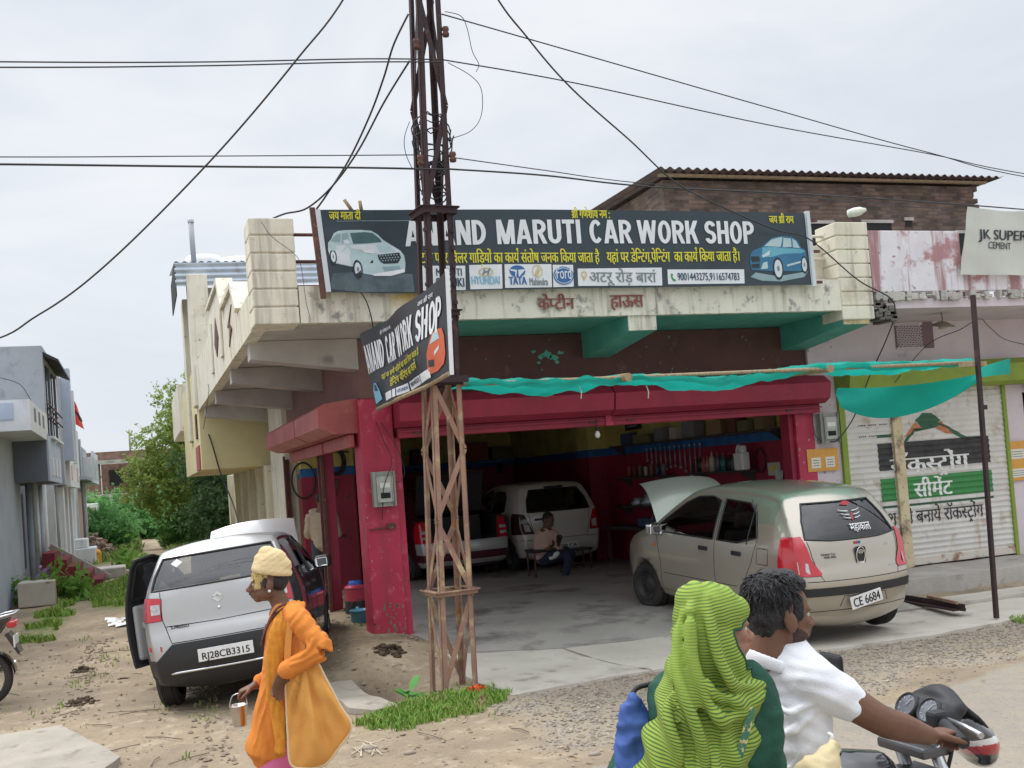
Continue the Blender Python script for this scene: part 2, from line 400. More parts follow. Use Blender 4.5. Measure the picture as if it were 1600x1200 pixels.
def heavy_mb(word, place, off):
 """place(u, v, off) puts a point of the word (u in 0..1 of its width, v in cap heights) on its surface"""
 ps, W_ = heavy(word); mb = MB()
 for q, L_ in ps:
  a = sum(q[i][0]*q[(i+1) % 4][1]-q[(i+1) % 4][0]*q[i][1] for i in range(4)); q = q if a > 0 else q[::-1]
  mb.poly([place(u/W_, v, off+.0005*L_) for u, v in q])
 return mb
# -- shared paints
m_cream = M('cream_paint', (.76, .72, .59), (.67, .63, .51), 2.5, spot=[((.50, .43, .30), 1.3, .58, .72), ((.30, .28, .25), 9, .62, .72)], streak=((.34, .31, .26), 8, .52, .74), rough=.85, bump=.15, bscale=30)
m_fascia = M('weathered_cream', (.78, .75, .63), (.68, .65, .55), 3, spot=[((.26, .25, .23), 6, .56, .68), ((.62, .42, .12), 1.1, .62, .72)], streak=((.36, .32, .25), 9, .50, .72), rough=.9, bump=.25, bscale=50)
m_yellow = M('yellow_paint', (.74, .66, .38), (.67, .58, .33), 1.5, streak=((.45, .40, .28), 6, .62, .8), rough=.85, bump=.1)
m_conc = M('bare_concrete', (.52, .50, .46), (.36, .34, .32), 2.2, spot=((.22, .20, .19), 3, .58, .75), rough=.92, bump=.3, bscale=60)
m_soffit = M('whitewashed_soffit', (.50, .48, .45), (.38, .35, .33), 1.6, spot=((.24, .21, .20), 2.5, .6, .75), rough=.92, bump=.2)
m_teal = M('teal_paint', (.10, .42, .34), (.07, .33, .27), 3, spot=((.45, .50, .42), 9, .68, .74), rough=.75, bump=.12)
m_brown = M('maroon_brown_plaster', (.125, .055, .05), (.085, .04, .038), 2, spot=((.17, .10, .085), 4, .6, .75), rough=.85, bump=.2)
m_mauve = M('mauve_plaster', (.24, .13, .12), (.18, .10, .09), 2, rough=.85, bump=.2)
m_red = M('crimson_paint', (.52, .028, .085), (.38, .02, .055), 1.3, spot=[((.62, .12, .18), 7, .56, .72), ((.28, .03, .05), 4, .6, .75), ((.10, .03, .03), 14, .70, .76)], streak=((.30, .03, .05), 8, .54, .74), rough=.5, bump=.12)
m_reddk = M('dull_red_paint', (.34, .022, .055), (.25, .018, .045), 3, spot=((.08, .03, .03), 8, .64, .72), streak=((.16, .02, .035), 8, .58, .8), rough=.6, bump=.15)
m_pinkred = M('faded_red_metal', (.43, .105, .10), (.33, .065, .07), 2, spot=[((.42, .20, .17), 5, .55, .7), ((.18, .07, .06), 11, .64, .72)], rough=.5, bump=.1)
m_blue = M('blue_band_paint', (.03, .17, .46), (.02, .09, .26), 4, rough=.7)
m_innery = M('inside_yellow_paint', (.66, .60, .20), (.48, .42, .13), 2, spot=((.25, .22, .10), 4, .62, .75), rough=.8)
m_steel = M('rusty_brown_steel', (.16, .07, .05), (.09, .045, .045), 8, spot=((.30, .14, .06), 14, .58, .7), rough=.75, metal=.2, bump=.3, bscale=70)
m_black = M('black_rubbery', (.02, .02, .022), rough=.6)
m_dark = M('dark_void_paint', (.02, .02, .022), rough=.9)
m_wire = M('wire_black', (.025, .025, .028), rough=.6)
m_white = M('white_paint', (.78, .78, .76), (.70, .70, .68), 4, rough=.6)
m_pink = M('pink_plaster', (.68, .61, .645), (.60, .52, .56), 1.5, spot=((.45, .36, .38), 3, .62, .75), streak=((.50, .42, .44), 6, .6, .8), rough=.9, bump=.15)
m_galv = M('galvanised_sheet', (.45, .50, .56), (.36, .42, .48), 3, spot=((.30, .20, .14), 3, .62, .74), rough=.4, metal=.6)
m_rustsheet = M('brown_sheet_roof', (.07, .05, .05), (.13, .09, .08), 4, rough=.7)
m_wood = M('old_wood', (.42, .33, .20), (.26, .19, .12), 4, stretch=(12, 12, 1.2), rough=.85, bump=.3)

# -- the workshop building
wb = thing('workshop_building', 'yellow corner building with crimson shutter surrounds and teal soffit behind the long black signboard', 'building', (5.4, 12, 0))
FL = .2                                # garage floor height
def part(name, mb, mats, parent=wb, **k): return mb.build(name, mats, parent, **k)
# red corner pillar and right jamb
mb = MB(); mb.bbox((2.40, 12.0, 0), (2.79, 12.42, 2.96), .012); part('pillar', mb, m_red)
mb = MB(); mb.box((2.44, 12.03, 2.96), (2.79, 12.42, 3.645)); part('pillar_head', mb, m_mauve)
mb = MB(); mb.bbox((2.79, 12.05, .0), (2.87, 12.3, 2.5), .008); part('shutter_rail', mb, m_red)
mb = MB(); mb.bbox((8.19, 12.0, .1), (8.47, 12.3, 2.96), .012); part('pillar', mb, m_red)
mb = MB(); mb.bbox((8.12, 12.06, .1), (8.19, 12.26, 2.5), .006); part('shutter_rail', mb, m_reddk)
# brown wall above the openings, with patches of teal showing where the paint has gone
mb = MB(); mb.box((2.79, 12.06, 2.9), (8.47, 12.3, 3.645)); part('wall', mb, m_brown)
mb = MB()
rnd = random.Random(3)
for cx, cz, k in ((4.78, 3.40, .07), (4.70, 3.37, .04), (4.86, 3.36, .05), (4.95, 3.41, .04), (4.60, 3.44, .03), (4.90, 3.30, .03), (4.66, 3.30, .025), (7.3, 2.98+.1, .02), (7.9, 3.1, .02)):
 mb.poly([(cx+k*1.4*math.cos(a)*rnd.uniform(.4, 1), 12.057, cz+k*math.sin(a)*rnd.uniform(.3, 1)) for a in [i*.63 for i in range(10)]][::1])
part('paint_patch', mb, m_teal)
# shutter hoods: folded sheet boxes over the openings
def hood(x0, x1, prof, axis, mats, m=None):
 mb = MB(); P = prof
 if axis == 'x': A = [(x0, y, z) for y, z in P]; off = (x1-x0, 0, 0)
 else: A = [(y, x0, z) for y, z in P]; off = (0, x1-x0, 0)
 mb.prism(A, off); return mb
for x0, x1 in ((2.80, 5.45), (5.47, 8.55)):
 part('shutter_hood', hood(x0, x1, ((12.05, 2.99), (11.80, 2.96), (11.66, 2.86), (11.70, 2.66), (11.82, 2.60), (12.05, 2.60)), 'x', 0), m_reddk, fix=True)
 mb = MB(); mb.bbox((x0+.02, 11.90, 2.48), (x1-.03, 11.99, 2.598), .012); mb.box((x0+.02, 11.86, 2.545), (x1-.03, 11.9, 2.56)); part('shutter_end_bar', mb, m_reddk)
for x in (3.0, 5.2, 5.7, 8.0):
 mb = MB(); mb.box((x, 11.885, 2.52), (x+.09, 11.9, 2.545)); part('shutter_lock', mb, m_steel)
mb = MB(); mb.box((5.41, 11.88, 2.48), (5.50, 12.0, 2.62)); part('hood_joint', mb, m_red)
# left (street) side: two openings with faded hoods
for y0, y1 in ((11.35+.75, 14.05), (14.1, 17.4)):
 part('shutter_hood', hood(y0, y1, ((2.42, 2.98), (2.02, 2.93), (1.95, 2.88), (1.95, 2.66), (2.12, 2.58), (2.42, 2.58)), 'y', 0), [m_pinkred], fix=True)
 mb = MB(); mb.bbox((2.3, y0+.05, 2.42), (2.36, y1-.06, 2.57), .01); part('shutter_end_bar', mb, m_pinkred)
mb = MB(); mb.bbox((2.40, 14.75, 0), (2.55, 14.95, 2.58), .01); part('pillar', mb, m_reddk)
mb = MB(); mb.box((2.36, 14.70, 0), (2.40, 14.74, 2.5)); mb.box((2.36, 14.96, 0), (2.4, 15.0, 2.5)); part('shutter_rail', mb, m_steel)
mb = MB(); mb.box((2.36, 18.36, .1), (2.42, 18.42, 2.5)); mb.tube([(2.33, 18.3, .1), (2.33, 18.3, 2.55)], .02); part('shutter_rail', mb, m_steel)
mb = MB(); mb.box((2.44, 12.42, 2.6), (2.56, 18.45, 3.645)); part('beam', mb, m_mauve)
# yellow column and the ground floor wall behind it
mb = MB(); mb.bbox((2.34, 18.45, 0), (2.56, 20.3, 3.645), .02); part('column', mb, m_cream)
mb = MB(); mb.box((2.55, 20.3, 0), (2.8, 33.5, 2.55)); part('wall', mb, m_yellow)
for y, zt in ((21.6, 1.9), (23.2, 2.1), (25.2, 2.15), (27.0, 2.15), (29, 2.2), (31, 2.2)):
 mb = MB(); mb.bbox((2.35, y-.22, 0), (2.55, y+.22, 2.5), .02); part('half_column', mb, m_cream)
for y in (24.2, 26.1, 28.0, 30.0):
 A = [(2.53, y-.55, .1), (2.53, y+.55, .1), (2.53, y+.55, 1.6)]+[(2.53, y+.55*math.cos(R(a)), 1.6+.5*math.sin(R(a))) for a in range(15, 180, 15)]+[(2.53, y-.55, 1.6)]
 mb = MB(); mb.prism(A, (.018, 0, 0)); part('arched_door', mb, m_wood, fix=True)
mb = MB(); mb.box((2.345, 19.2, 1.5), (2.36, 19.45, 1.95)); part('niche', mb, m_wood)
# canopy slab round the two street sides, its fascia and soffit
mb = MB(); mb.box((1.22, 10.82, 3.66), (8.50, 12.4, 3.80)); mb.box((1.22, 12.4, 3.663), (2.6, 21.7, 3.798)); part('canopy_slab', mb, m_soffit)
mb = MB(); mb.box((2.46, 10.82, 3.652), (8.50, 12.055, 3.656)); part('soffit', mb, m_teal)
mb = MB()
def fas(i, j):
 x = 1.62+(8.10-1.62)*i/160; z = (3.645+.004*fbm((x*7, 1, 0))) if j == 0 else 4.02
 return Vector((x, 10.7+.003*fbm((x*3, z*3, 0)), z))
mb.grid(161, 2, fas); mb.box((1.62, 10.705, 3.65), (8.10, 10.82, 4.02)); part('fascia', mb, m_fascia)
mb = MB(); mb.box((5.6, 10.69, 3.66), (5.615, 10.7, 4.0)); mb.box((2.9, 10.69, 3.68), (2.91, 10.7, 4.0)); part('plaster_crack', mb, m_conc)
# rusticated end pillars of the parapet
def rust_pillar(x0, x1, y0, y1, z0, z1, n, top):
 mb = MB(); h = (z1-z0)/n
 for i in range(n):
  mb.bbox((x0, y0, z0+i*h), (x1, y1, z0+(i+1)*h-.012), .012)
 mb.box((x0+.02, y0+.02, z0+.01), (x1-.02, y1-.02, z1-.02)); return mb
part('parapet_pillar', rust_pillar(1.165, 1.61, 10.685, 11.15, 3.64, 4.72, 6, 0), m_cream)
part('parapet_pillar', rust_pillar(8.085, 8.548, 10.685, 11.1, 3.53, 4.73, 7, 0), m_cream)
# railing pipes between pillar and sign, low kerb behind
for z in (4.60, 4.32, 4.06):
 for x0, x1 in ((1.6, 2.6), (7.5, 8.12)):
  mb = MB(); mb.tube([(x0, 10.95, z), (x1, 10.95, z)], .018); part('rail', mb, m_steel if x0 < 5 else m_cream)
mb = MB(); mb.bbox((7.55, 11.0, 3.8), (8.1, 11.1, 4.5), .01); part('parapet_wall', mb, m_cream)
# brackets below the canopy (teal with a white nose)
def bracket(x0, x1):
 mb = MB(); mb.prism([(x0, 12.06, 3.335), (x0, 10.73, 3.475), (x0, 10.73, 3.651), (x0, 12.06, 3.651)], (x1-x0, 0, 0)); b = part('bracket', mb, m_teal, fix=True)
 mb = MB(); mb.box((x0, 10.722, 3.478), (x1, 10.729, 3.65)); mb.build('bracket_face', m_fascia, b)
bracket(5.25, 5.60); bracket(8.11, 8.49)
for y in (12.02, 14.55, 17.6, 20.6):
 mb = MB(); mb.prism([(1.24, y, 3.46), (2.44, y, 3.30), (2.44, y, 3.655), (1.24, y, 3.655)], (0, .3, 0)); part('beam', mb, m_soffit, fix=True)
# left parapet, stepped up around panels, with maroon inlays
par = [(11.16, 3.645), (11.16, 4.05), (12.6, 4.05), (13.0, 4.42), (14.6, 4.42), (15.0, 4.85), (17.2, 4.85), (17.6, 4.55), (21.7, 4.55), (21.7, 3.655)]
mb = MB(); mb.prism([(1.18, y, z) for y, z in par], (.14, 0, 0)); part('parapet', mb, m_cream, fix=True)
mb = MB(); mb.prism([(1.14, y, z) for y, z in ((12.5, 4.06), (13.0, 4.44), (14.6, 4.44), (15.0, 4.88), (17.3, 4.88), (17.3, 4.94), (14.9, 4.94), (14.5, 4.5), (12.9, 4.5), (12.4, 4.1))], (.22, 0, 0)); part('parapet_coping', mb, m_cream, fix=True)
for ys in (((13.2, 4.28), (13.6, 4.12), (13.3, 4.0), (13.8, 3.84), (13.55, 4.06), (13.9, 4.1)), ((15.5, 4.22), (15.9, 4.55), (16.25, 4.2), (15.9, 3.98))):
 mb = MB(); mb.prism([(1.168, y, z) for y, z in ys], (.02, 0, 0)); part('inlay', mb, m_brown, fix=True)
for y0, y1 in ((14.75, 15.05), (16.7, 17.0)):
 mb = MB(); mb.bbox((1.15, y0, 3.85), (1.18, y1, 4.6), .01); part('panel_frame', mb, m_fascia)
# overhanging yellow room and the upper floor behind, its tall pilasters and sheet roof
mb = MB(); mb.box((1.18, 21.7, 2.5), (2.56, 29, 4.6)); part('oriel', mb, m_yellow)
mb = MB(); mb.bbox((1.15, 22.0, 2.5), (1.18, 23.2, 3.0), .01); part('painted_panel', mb, m_pinkred)
mb = MB(); mb.bbox((1.15, 22.4, 3.15), (1.18, 22.8, 3.65), .01); part('inlay', mb, m_brown)
mb = MB(); mb.bbox((1.12, 21.62, 3.75), (1.5, 22.3, 6.35), .02); part('pilaster', mb, m_cream)
mb = MB(); mb.bbox((1.12, 24.4, 3.2), (1.5, 25.2, 6.35), .02); part('pilaster', mb, m_cream)
mb = MB(); mb.box((1.5, 22.3, 3.8), (6.4, 22.5, 6.2)); part('upper_wall', mb, m_conc)
mb = MB(); mb.bbox((1.18, 31.5, 3.85), (2.4, 37.5, 5.2), .02); part('balcony', mb, m_cream)
mb = MB(); mb.box((1.4, 33, 3.4), (2.4, 33.4, 3.85)); part('bracket', mb, m_soffit)
def corr(o, u, v, nu, amp, per, thick=.004):
 """corrugated sheet: o corner, u along the corrugation wave, v along the ridges"""
 o, u, v = Vector(o), Vector(u), Vector(v); n = u.cross(v).normalized(); L = u.length; k = max(6, int(L/per*6)); mb = MB()
 mb.grid(k+1, 2, lambda i, j: o+u*(i/k)+v*j+n*amp*math.sin(2*math.pi*(L*i/k)/per)); return mb
a = FY(272, 410, 22.0); b = FY(392, 409, 22.0)
mb = corr((a.x, 22.02, a.z), (0, .0, -.48), (4.6, 0, .06), 10, .018, .12); part('roof', mb, m_galv)
mb = MB(); mb.box((a.x, 22.03, a.z-.66), (a.x+.02, 24.5, a.z)); part('roof_end', mb, m_dark)
mb = corr((a.x, 22.0, a.z+.005), (4.6, 0, .02), (0, 3.2, .35), 40, .02, .16); part('roof', mb, m_galv)
p0 = FY(303, 410, 22.3); p1 = FY(298, 346, 22.3)
mb = MB(); mb.tube([p0, p1], .055, 10); mb.lathe([(.0, .04), (.065, .03), (.065, -.03)], 10, Matrix.Translation(p1)); part('vent_pipe', mb, M('grey_pipe', (.36, .38, .42), rough=.5))
for px, py in ((318, 405), (372, 408)):
 c = FY(px, py, 23.0); mb = MB(); mb.lathe([(.0, .16), (.35, .14), (.42, 0), (.42, -.3)], 14, Matrix.Translation(c-Vector((0, 0, .1)))); part('water_tank', mb, m_white)
# interior: walls in yellow, blue and red bands, ceiling, dark back
def banded(x0, y0, x1, y1):
 mb = MB(); mb.cm = 0; mb.box((x0, y0, 0), (x1, y1, 2.17)); mb.cm = 1; mb.box((x0, y0, 2.17), (x1, y1, 2.315)); mb.cm = 2; mb.box((x0, y0, 2.315), (x1, y1, 3.3))
 return part('inner_wall', mb, [m_reddk, m_blue, m_innery])
banded(8.40, 12.3, 8.55, 24.2); banded(3.5, 24.0, 8.4, 24.2); banded(2.56, 18.05, 3.45, 18.2); banded(3.3, 18.2, 3.5, 24.0)
banded(8.05, 18.6, 8.4, 19.2)
mb = MB(); mb.box((2.62, 12.3, 3.28), (8.4, 24.2, 3.4)); part('ceiling', mb, m_conc)
mb = MB(); mb.box((2.3, 10.9, 3.805), (8.6, 24.3, 3.9)); mb.box((1.5, 22.5, 3.8), (2.3, 29, 3.9)); part('roof_slab', mb, m_conc)
# chipped paint and mud splashes: thin flakes standing a hair proud of the plaster
def flakes(name, n, region, axis, pos, m, seed, smin=.006, smax=.03, edge=False, low=False):
 rnd = random.Random(seed); mb = MB(); u0, u1, v0, v1 = region
 for i in range(n):
  u = rnd.uniform(u0, u1); v = v0+(v1-v0)*(rnd.random()**2.2 if low else rnd.random())
  if edge and rnd.random() < .75: u = rnd.choice((u0, u1))+rnd.uniform(-.006, .006); u = min(u1-.004, max(u0+.004, u))
  s = rnd.uniform(smin, smax)*(rnd.random()**.6+.25); k = rnd.randint(6, 9); P = []
  for j in range(k):
   a = 6.283*j/k; r_ = s*rnd.uniform(.45, 1.0); P.append((min(u1, max(u0, u+r_*math.cos(a)*.8)), v+r_*math.sin(a)*1.3))
  mb.poly([(x, pos, z) for x, z in P] if axis == 'y' else [(pos, x, z) for x, z in P][::-1])
 o = part(name, mb, m); o['kind'] = 'stuff'; return o
m_chip = M('bare_plaster_chip', (.42, .36, .32), (.30, .25, .22), 20, rough=.95); m_mud = M('dried_mud_splash', (.26, .20, .14), (.18, .135, .095), 12, rough=1); m_oil = M('hand_grime', (.09, .02, .03), (.06, .02, .025), 12, rough=.7)
flakes('paint_chips', 40, (2.41, 2.78, .2, 2.9), 'y', 11.9985, m_chip, 21, .003, .012, edge=True); flakes('mud_splash', 120, (2.41, 2.78, .12, .62), 'y', 11.998, m_mud, 22, .006, .03, low=True)
flakes('paint_chips', 50, (8.2, 8.46, .3, 2.9), 'y', 11.9985, m_chip, 24, .004, .02, edge=True); flakes('mud_splash', 50, (8.2, 8.46, .2, .6), 'y', 11.998, m_mud, 25, .006, .03, low=True)
flakes('plaster_chips', 60, (1.7, 8.0, 3.66, 4.0), 'y', 10.6895, m_conc, 26, .006, .03); flakes('plaster_chips', 40, (8.48, 8.92, .4, 3.5), 'y', 12.0165, m_chip, 27, .006, .03)
flakes('wall_stains', 50, (2.9, 8.4, 3.0, 3.6), 'y', 12.0568, M('old_teal_fleck', (.12, .30, .25), rough=.9), 28, .004, .016)
# -- painted house name in relief on the fascia
m_rel = M('painted_maroon_letters', (.20, .06, .05), (.28, .10, .08), 20, rough=.8)
for txt, px0, px1, pyb in (('केप्टीन', 840, 898, 484), ('हाऊस', 953, 1006, 481)):
 a, b = FY(px0, pyb, 10.69), FY(px1, pyb-2, 10.69)
 mb = lettering(txt, a, (1, 0, 0), (0, 0, 1), width=b.x-a.x, bold=.035, off=.012, height=.17); mb.build('relief_lettering', m_rel, wb)

# -- brick upper building with tin roof
m_brick = brick_mat('old_brick', (.235, .155, .115), (.095, .066, .055), (.15, .13, .115), bw=.17, bh=.062, ms=.009, bump=.9)
ub = thing('brick_house', 'unplastered brown brick house with tin roof rising behind the signboard', 'building', (10.5, 14, 0))
mb = MB(); mb.box((7.6, 14, 3.9), (13.38, 14.25, 6.17)); part('wall', mb, m_brick, ub)
mb = MB(); mb.box((7.6, 14.25, 3.9), (7.85, 21, 6.15)); part('wall', mb, m_brick, ub)
rb = MB(); rnd = random.Random(5)
for i in range(23): rb.box((13.38, 14.0, 3.9+i*.1), (13.38+rnd.uniform(.0, .12), 14.23, 3.9+i*.1+.075))
part('broken_brick_end', rb, m_brick, ub)
mb = corr((7.35, 13.62, 6.235), (6.35, 0, 0), (0, 7.5, .06), 60, .022, .15); part('roof', mb, m_rustsheet, ub)
mb = MB(); mb.box((7.45, 13.8, 6.175), (13.5, 13.87, 6.212)); part('purlin', mb, m_wood, ub)
for px0, py0, px1, py1 in ((1258, 350, 1300, 400), (1348, 349, 1392, 362), (1415, 345, 1424, 354), (1497, 365, 1510, 400)):
 a, b = FY(px0, py1, 14), FY(px1, py0, 14)
 mb = MB(); mb.box((a.x, 13.99, a.z), (b.x, 14.0-.001, b.z)); f = part('window', mb, m_dark, ub)
 mb = MB(); mb.box((a.x-.03, 13.97, b.z), (b.x+.03, 13.995, b.z+.05)); mb.build('lintel', m_conc, f)

# -- pink neighbour with the white shutter
nb = thing('neighbour_shop', 'pink plastered shop with white painted shutter and stained balcony right of the workshop', 'building', (10.8, 12, 0))
mb = MB(); mb.box((8.475, 12.02, .0), (8.93, 12.3, 3.66)); mb.box((8.93, 12.02, 2.7), (11.68, 12.3, 3.66)); mb.box((11.68, 12.02, 0), (12.05, 12.3, 3.66)); mb.box((12.05, 12.02, 2.6), (15.5, 12.3, 3.66)); part('wall', mb, m_pink, nb)
mb = MB(); mb.box((8.56, 12.35, 0), (15.5, 20, 3.66)); part('wall', mb, m_dark, nb)
mb = MB(); mb.box((8.56, 10.75, 3.66), (15.5, 12.35, 3.78)); part('balcony_slab', mb, m_pink, nb)
m_peel = M('peeling_whitewash', (.74, .72, .75), (.66, .63, .67), 3, spot=[((.42, .23, .24), 2.2, .52, .60), ((.30, .22, .22), 9, .62, .7)], streak=((.36, .20, .21), 5, .50, .60), rough=.92, bump=.3)
mb = MB(); mb.bbox((8.56, 10.70, 3.86), (9.95, 10.82, 4.62), .01); part('parapet', mb, m_peel, nb)
mb = MB(); mb.bbox((9.951, 10.71, 3.86), (15.5, 10.82, 4.1), .01); part('parapet', mb, m_peel, nb)
mb = MB(); rnd = random.Random(9)
for i in range(170):
 x = 8.56+rnd.random()*6; s = rnd.uniform(.02, .07); mb.bbox((x, 10.70-rnd.random()*.01, 3.74+rnd.random()*.08), (x+s*1.6, 10.8, 3.79+rnd.random()*.08), .008)
part('broken_concrete_edge', mb, m_conc, nb)
mb = MB()
for i in range(26):
 x = 8.55+rnd.random()*.3; z = 3.5+rnd.random()*.24; mb.bbox((x, 10.72, z), (x+rnd.uniform(.05, .14), 10.9+rnd.random()*.2, z+rnd.uniform(.03, .08)), .01)
part('broken_concrete_end', mb, M('dark_rubble', (.20, .18, .16), (.12, .11, .10), 9, rough=.95, bump=.5), nb)
# jali vent, hood, shutters
a, b = FY(1400, 546, 12.02), FY(1456, 503, 12.02)
mb = MB(); mb.box((a.x, 12.012, a.z), (b.x, 12.018, b.z)); v = part('vent', mb, M('vent_plum', (.22, .14, .17), rough=.9), nb)
mb = MB(); w2 = (b.x-a.x)*.68; h2 = b.z-a.z
for i in range(12):
 for s in (1, -1):
  x0 = a.x-.25+i*w2/8; pts = []
  A = Vector((x0 if s > 0 else x0+h2, 12.004, a.z+.02)); B = Vector((x0+h2 if s > 0 else x0, 12.004, b.z-.02))
  lo, hi = a.x+.02, a.x+w2
  d = B-A; t0, t1 = sorted(((lo-A.x)/d.x, (hi-A.x)/d.x)); t0 = max(t0, 0); t1 = min(t1, 1)
  if t1 > t0: mb.bar(A+d*t0, A+d*t1, .012, .018, (0, 1, 0))
mb.box((a.x, 12.0, a.z), (a.x+w2+.02, 12.012, a.z+.02)); mb.box((a.x, 12.0, b.z-.04), (a.x+w2+.02, 12.012, b.z)); mb.build('jali', m_pink, v)
m_lime = M('lime_green_paint', (.25, .34, .035), (.19, .28, .035), 3, spot=((.10, .25, .12), 5, .66, .74), rough=.5)
part('shutter_hood', hood(8.86, 12.06, ((12.02, 3.10), (11.78, 3.08), (11.66, 3.0), (11.70, 2.76), (11.78, 2.715), (12.02, 2.715)), 'x', 0), m_lime, nb, fix=True)
mb = MB(); mb.box((8.87, 11.97, .3), (8.955, 12.02, 2.715)); part('shutter_rail', mb, m_lime, nb)
mb = MB(); mb.box((11.64, 11.97, .3), (11.70, 12.02, 2.715)); part('shutter_rail', mb, m_lime, nb)
mb = MB(); mb.bbox((9.70, 11.955, .3), (9.86, 12.02, 2.715), .006)
for i in range(12): mb.lathe([(0, .012), (.012, .008), (.014, 0)], 6, Matrix.Translation((9.78, 11.955, .45+i*.19)) @ Matrix.Rotation(R(90), 4, 'X'))
part('shutter_post', mb, M('peeling_cream_steel', (.66, .56, .36), (.55, .45, .28), 5, spot=((.16, .10, .07), 3, .50, .62), rough=.7, bump=.2), nb)
SY = 11.99
PER = .078
def slat_y(z): return SY+.015*abs(math.sin(math.pi*z/PER))
m_shut = M('white_shutter_paint', (.70, .68, .64), (.58, .55, .51), 2, spot=[((.40, .30, .21), 3.2, .55, .70), ((.32, .17, .09), 9, .68, .74)], streak=((.48, .36, .25), 7, .60, .76), rough=.6)
for x0, x1 in ((8.955, 9.70), (9.86, 11.64)):
 mb = MB(); nz = int((2.72-.42)/PER*6)
 mb.grid(2, nz+1, lambda i, j: Vector((x0+(x1-x0)*i, slat_y(.42+(2.72-.42)*j/nz), .42+(2.72-.42)*j/nz)), smooth=False); part('shutter', mb, m_shut, nb)
 mb = MB(); mb.bbox((x0, SY-.01, .32), (x1, SY+.03, .43), .01); part('shutter_end_bar', mb, M('rusty_white_bar', (.62, .57, .50), (.30, .16, .09), 4, .5, .6, rough=.7), nb)
mb = MB(); rnd = random.Random(2)
for z in (2.27, 2.12):
 for k in range(16):
  x = 9.15+k*.035+rnd.random()*.01
  if k % 5 != 4: mb.box((x, slat_y(z)-.004, z-.008), (x+.022, slat_y(z)-.002, z+.008))
part('ventilation_slots', mb, m_dark, nb)
def on_slat(p): return Vector((p.x, slat_y(p.z), p.z))
mg_green = M('sign_green', (.03, .26, .06), (.05, .20, .06), 8, rough=.6, spot=((.4, .35, .28), 12, .7, .75)); mg_black = M('sign_black', (.02, .02, .022), (.05, .05, .05), 6, rough=.6, spot=((.3, .25, .2), 14, .7, .75)); mg_dkgreen = M('sign_dark_green', (.03, .11, .06), rough=.6)
mg_or = M('sign_orange', (.55, .22, .10), (.48, .17, .08), 6, rough=.6); mg_wh = M('sign_white', (.78, .78, .76), rough=.6)
def slat_flat(name, pix, m, off=.003):
 P = [FY(px, py, SY) for px, py in pix]; o = Vector((0, SY, 0))
 flat([(p.x, p.z) for p in P], o, (1, 0, 0), (0, 0, 1), off, fn=on_slat, sub=PER/4).build(name, m, nb)
for x0, x1 in ((9.45, 9.69), (9.87, 11.35)):
 def band(z0, z1, name, m, off=.003): flat([(x0, z0), (x1, z0), (x1, z1), (x0, z1)], (0, SY, 0), (1, 0, 0), (0, 0, 1), off, fn=on_slat, sub=PER/4).build(name, m, nb)
 band(1.64, 2.01, 'painted_band', mg_black); band(1.22, 1.53, 'painted_band', mg_green); band(1.13, 1.16, 'painted_line', mg_dkgreen)
 if x0 < 9.8: band(2.09, 2.13, 'painted_line', mg_dkgreen)
slat_flat('painted_mountain', [(1412, 690), (1428, 668), (1470, 659), (1510, 682), (1532, 681), (1532, 687), (1508, 688), (1470, 666), (1430, 675), (1414, 694)], mg_dkgreen)
slat_flat('painted_mountain', [(1413, 684), (1430, 659), (1443, 670), (1428, 676)], mg_or)
slat_flat('painted_mountain', [(1462, 669), (1470, 657), (1492, 678), (1478, 677)], mg_or)
slat_flat('painted_mountain', [(1430, 657), (1442, 645), (1456, 645), (1470, 656), (1452, 670), (1441, 668)], mg_dkgreen)
def slat_words(t, pix0, pix1, m, h, bold=.02):
 a, b = FY(*pix0, SY), FY(*pix1, SY)
 lettering(t, (a.x, SY, a.z), (1, 0, 0), (0, 0, 1), width=b.x-a.x, height=h, bold=bold, off=.006, fn=on_slat, slices=((1, PER/4),)).build('painted_words', m, nb)
slat_words('रॉकस्ट्रोंग', (1392, 741), (1516, 729), mg_wh, .36, .03); slat_words('सीमेंट', (1429, 777), (1490, 771), mg_wh, .27, .03); slat_words('देश को बनाये रॉकस्ट्रोंग', (1378, 823), (1538, 807), mg_black, .30, .01)
# second shop to the right, hardly in frame
mb = MB(); nz = 90; mb.grid(2, nz+1, lambda i, j: Vector((12.1+3.3*i, slat_y(.3+2.3*j/nz)+.02, .3+2.3*j/nz)), smooth=False); part('shutter', mb, M('grey_shutter', (.16, .14, .15), rough=.6), nb)
part('shutter_hood', hood(12.1, 15, ((12.02, 2.9), (11.75, 2.88), (11.7, 2.7), (12.02, 2.6)), 'x', 0), m_dark, nb, fix=True)

# -- house row on the left side street
m_gplast = M('grey_cement_plaster', (.36, .38, .41), (.30, .32, .35), 1.5, spot=((.22, .23, .25), 3, .6, .75), rough=.9, bump=.15)
m_bluegrey = M('blue_grey_paint', (.42, .48, .58), (.36, .42, .52), 1.5, streak=((.25, .28, .34), 5, .62, .8), rough=.85)
m_dkgrey = M('slate_grey_paint', (.16, .18, .22), (.13, .15, .185), 2, rough=.85)
m_ltgrey = M('pale_grey_paint', (.64, .66, .68), (.56, .58, .60), 2, streak=((.38, .38, .38), 6, .58, .78), rough=.85)
m_rose = M('rose_plaster', (.62, .42, .38), (.55, .36, .33), 2, rough=.9)
m_winglass = M('dark_window_glass', (.03, .035, .045), rough=.08)
h1 = thing('grey_house', 'blue grey two storey house with dark window strip and balcony at left edge', 'building', (-3.4, 26, 0))
def hp(name, lo, hi, m, par, r=0):
 mb = MB(); (mb.bbox(lo, hi, r) if r else mb.box(lo, hi)); return mb.build(name, m, par)
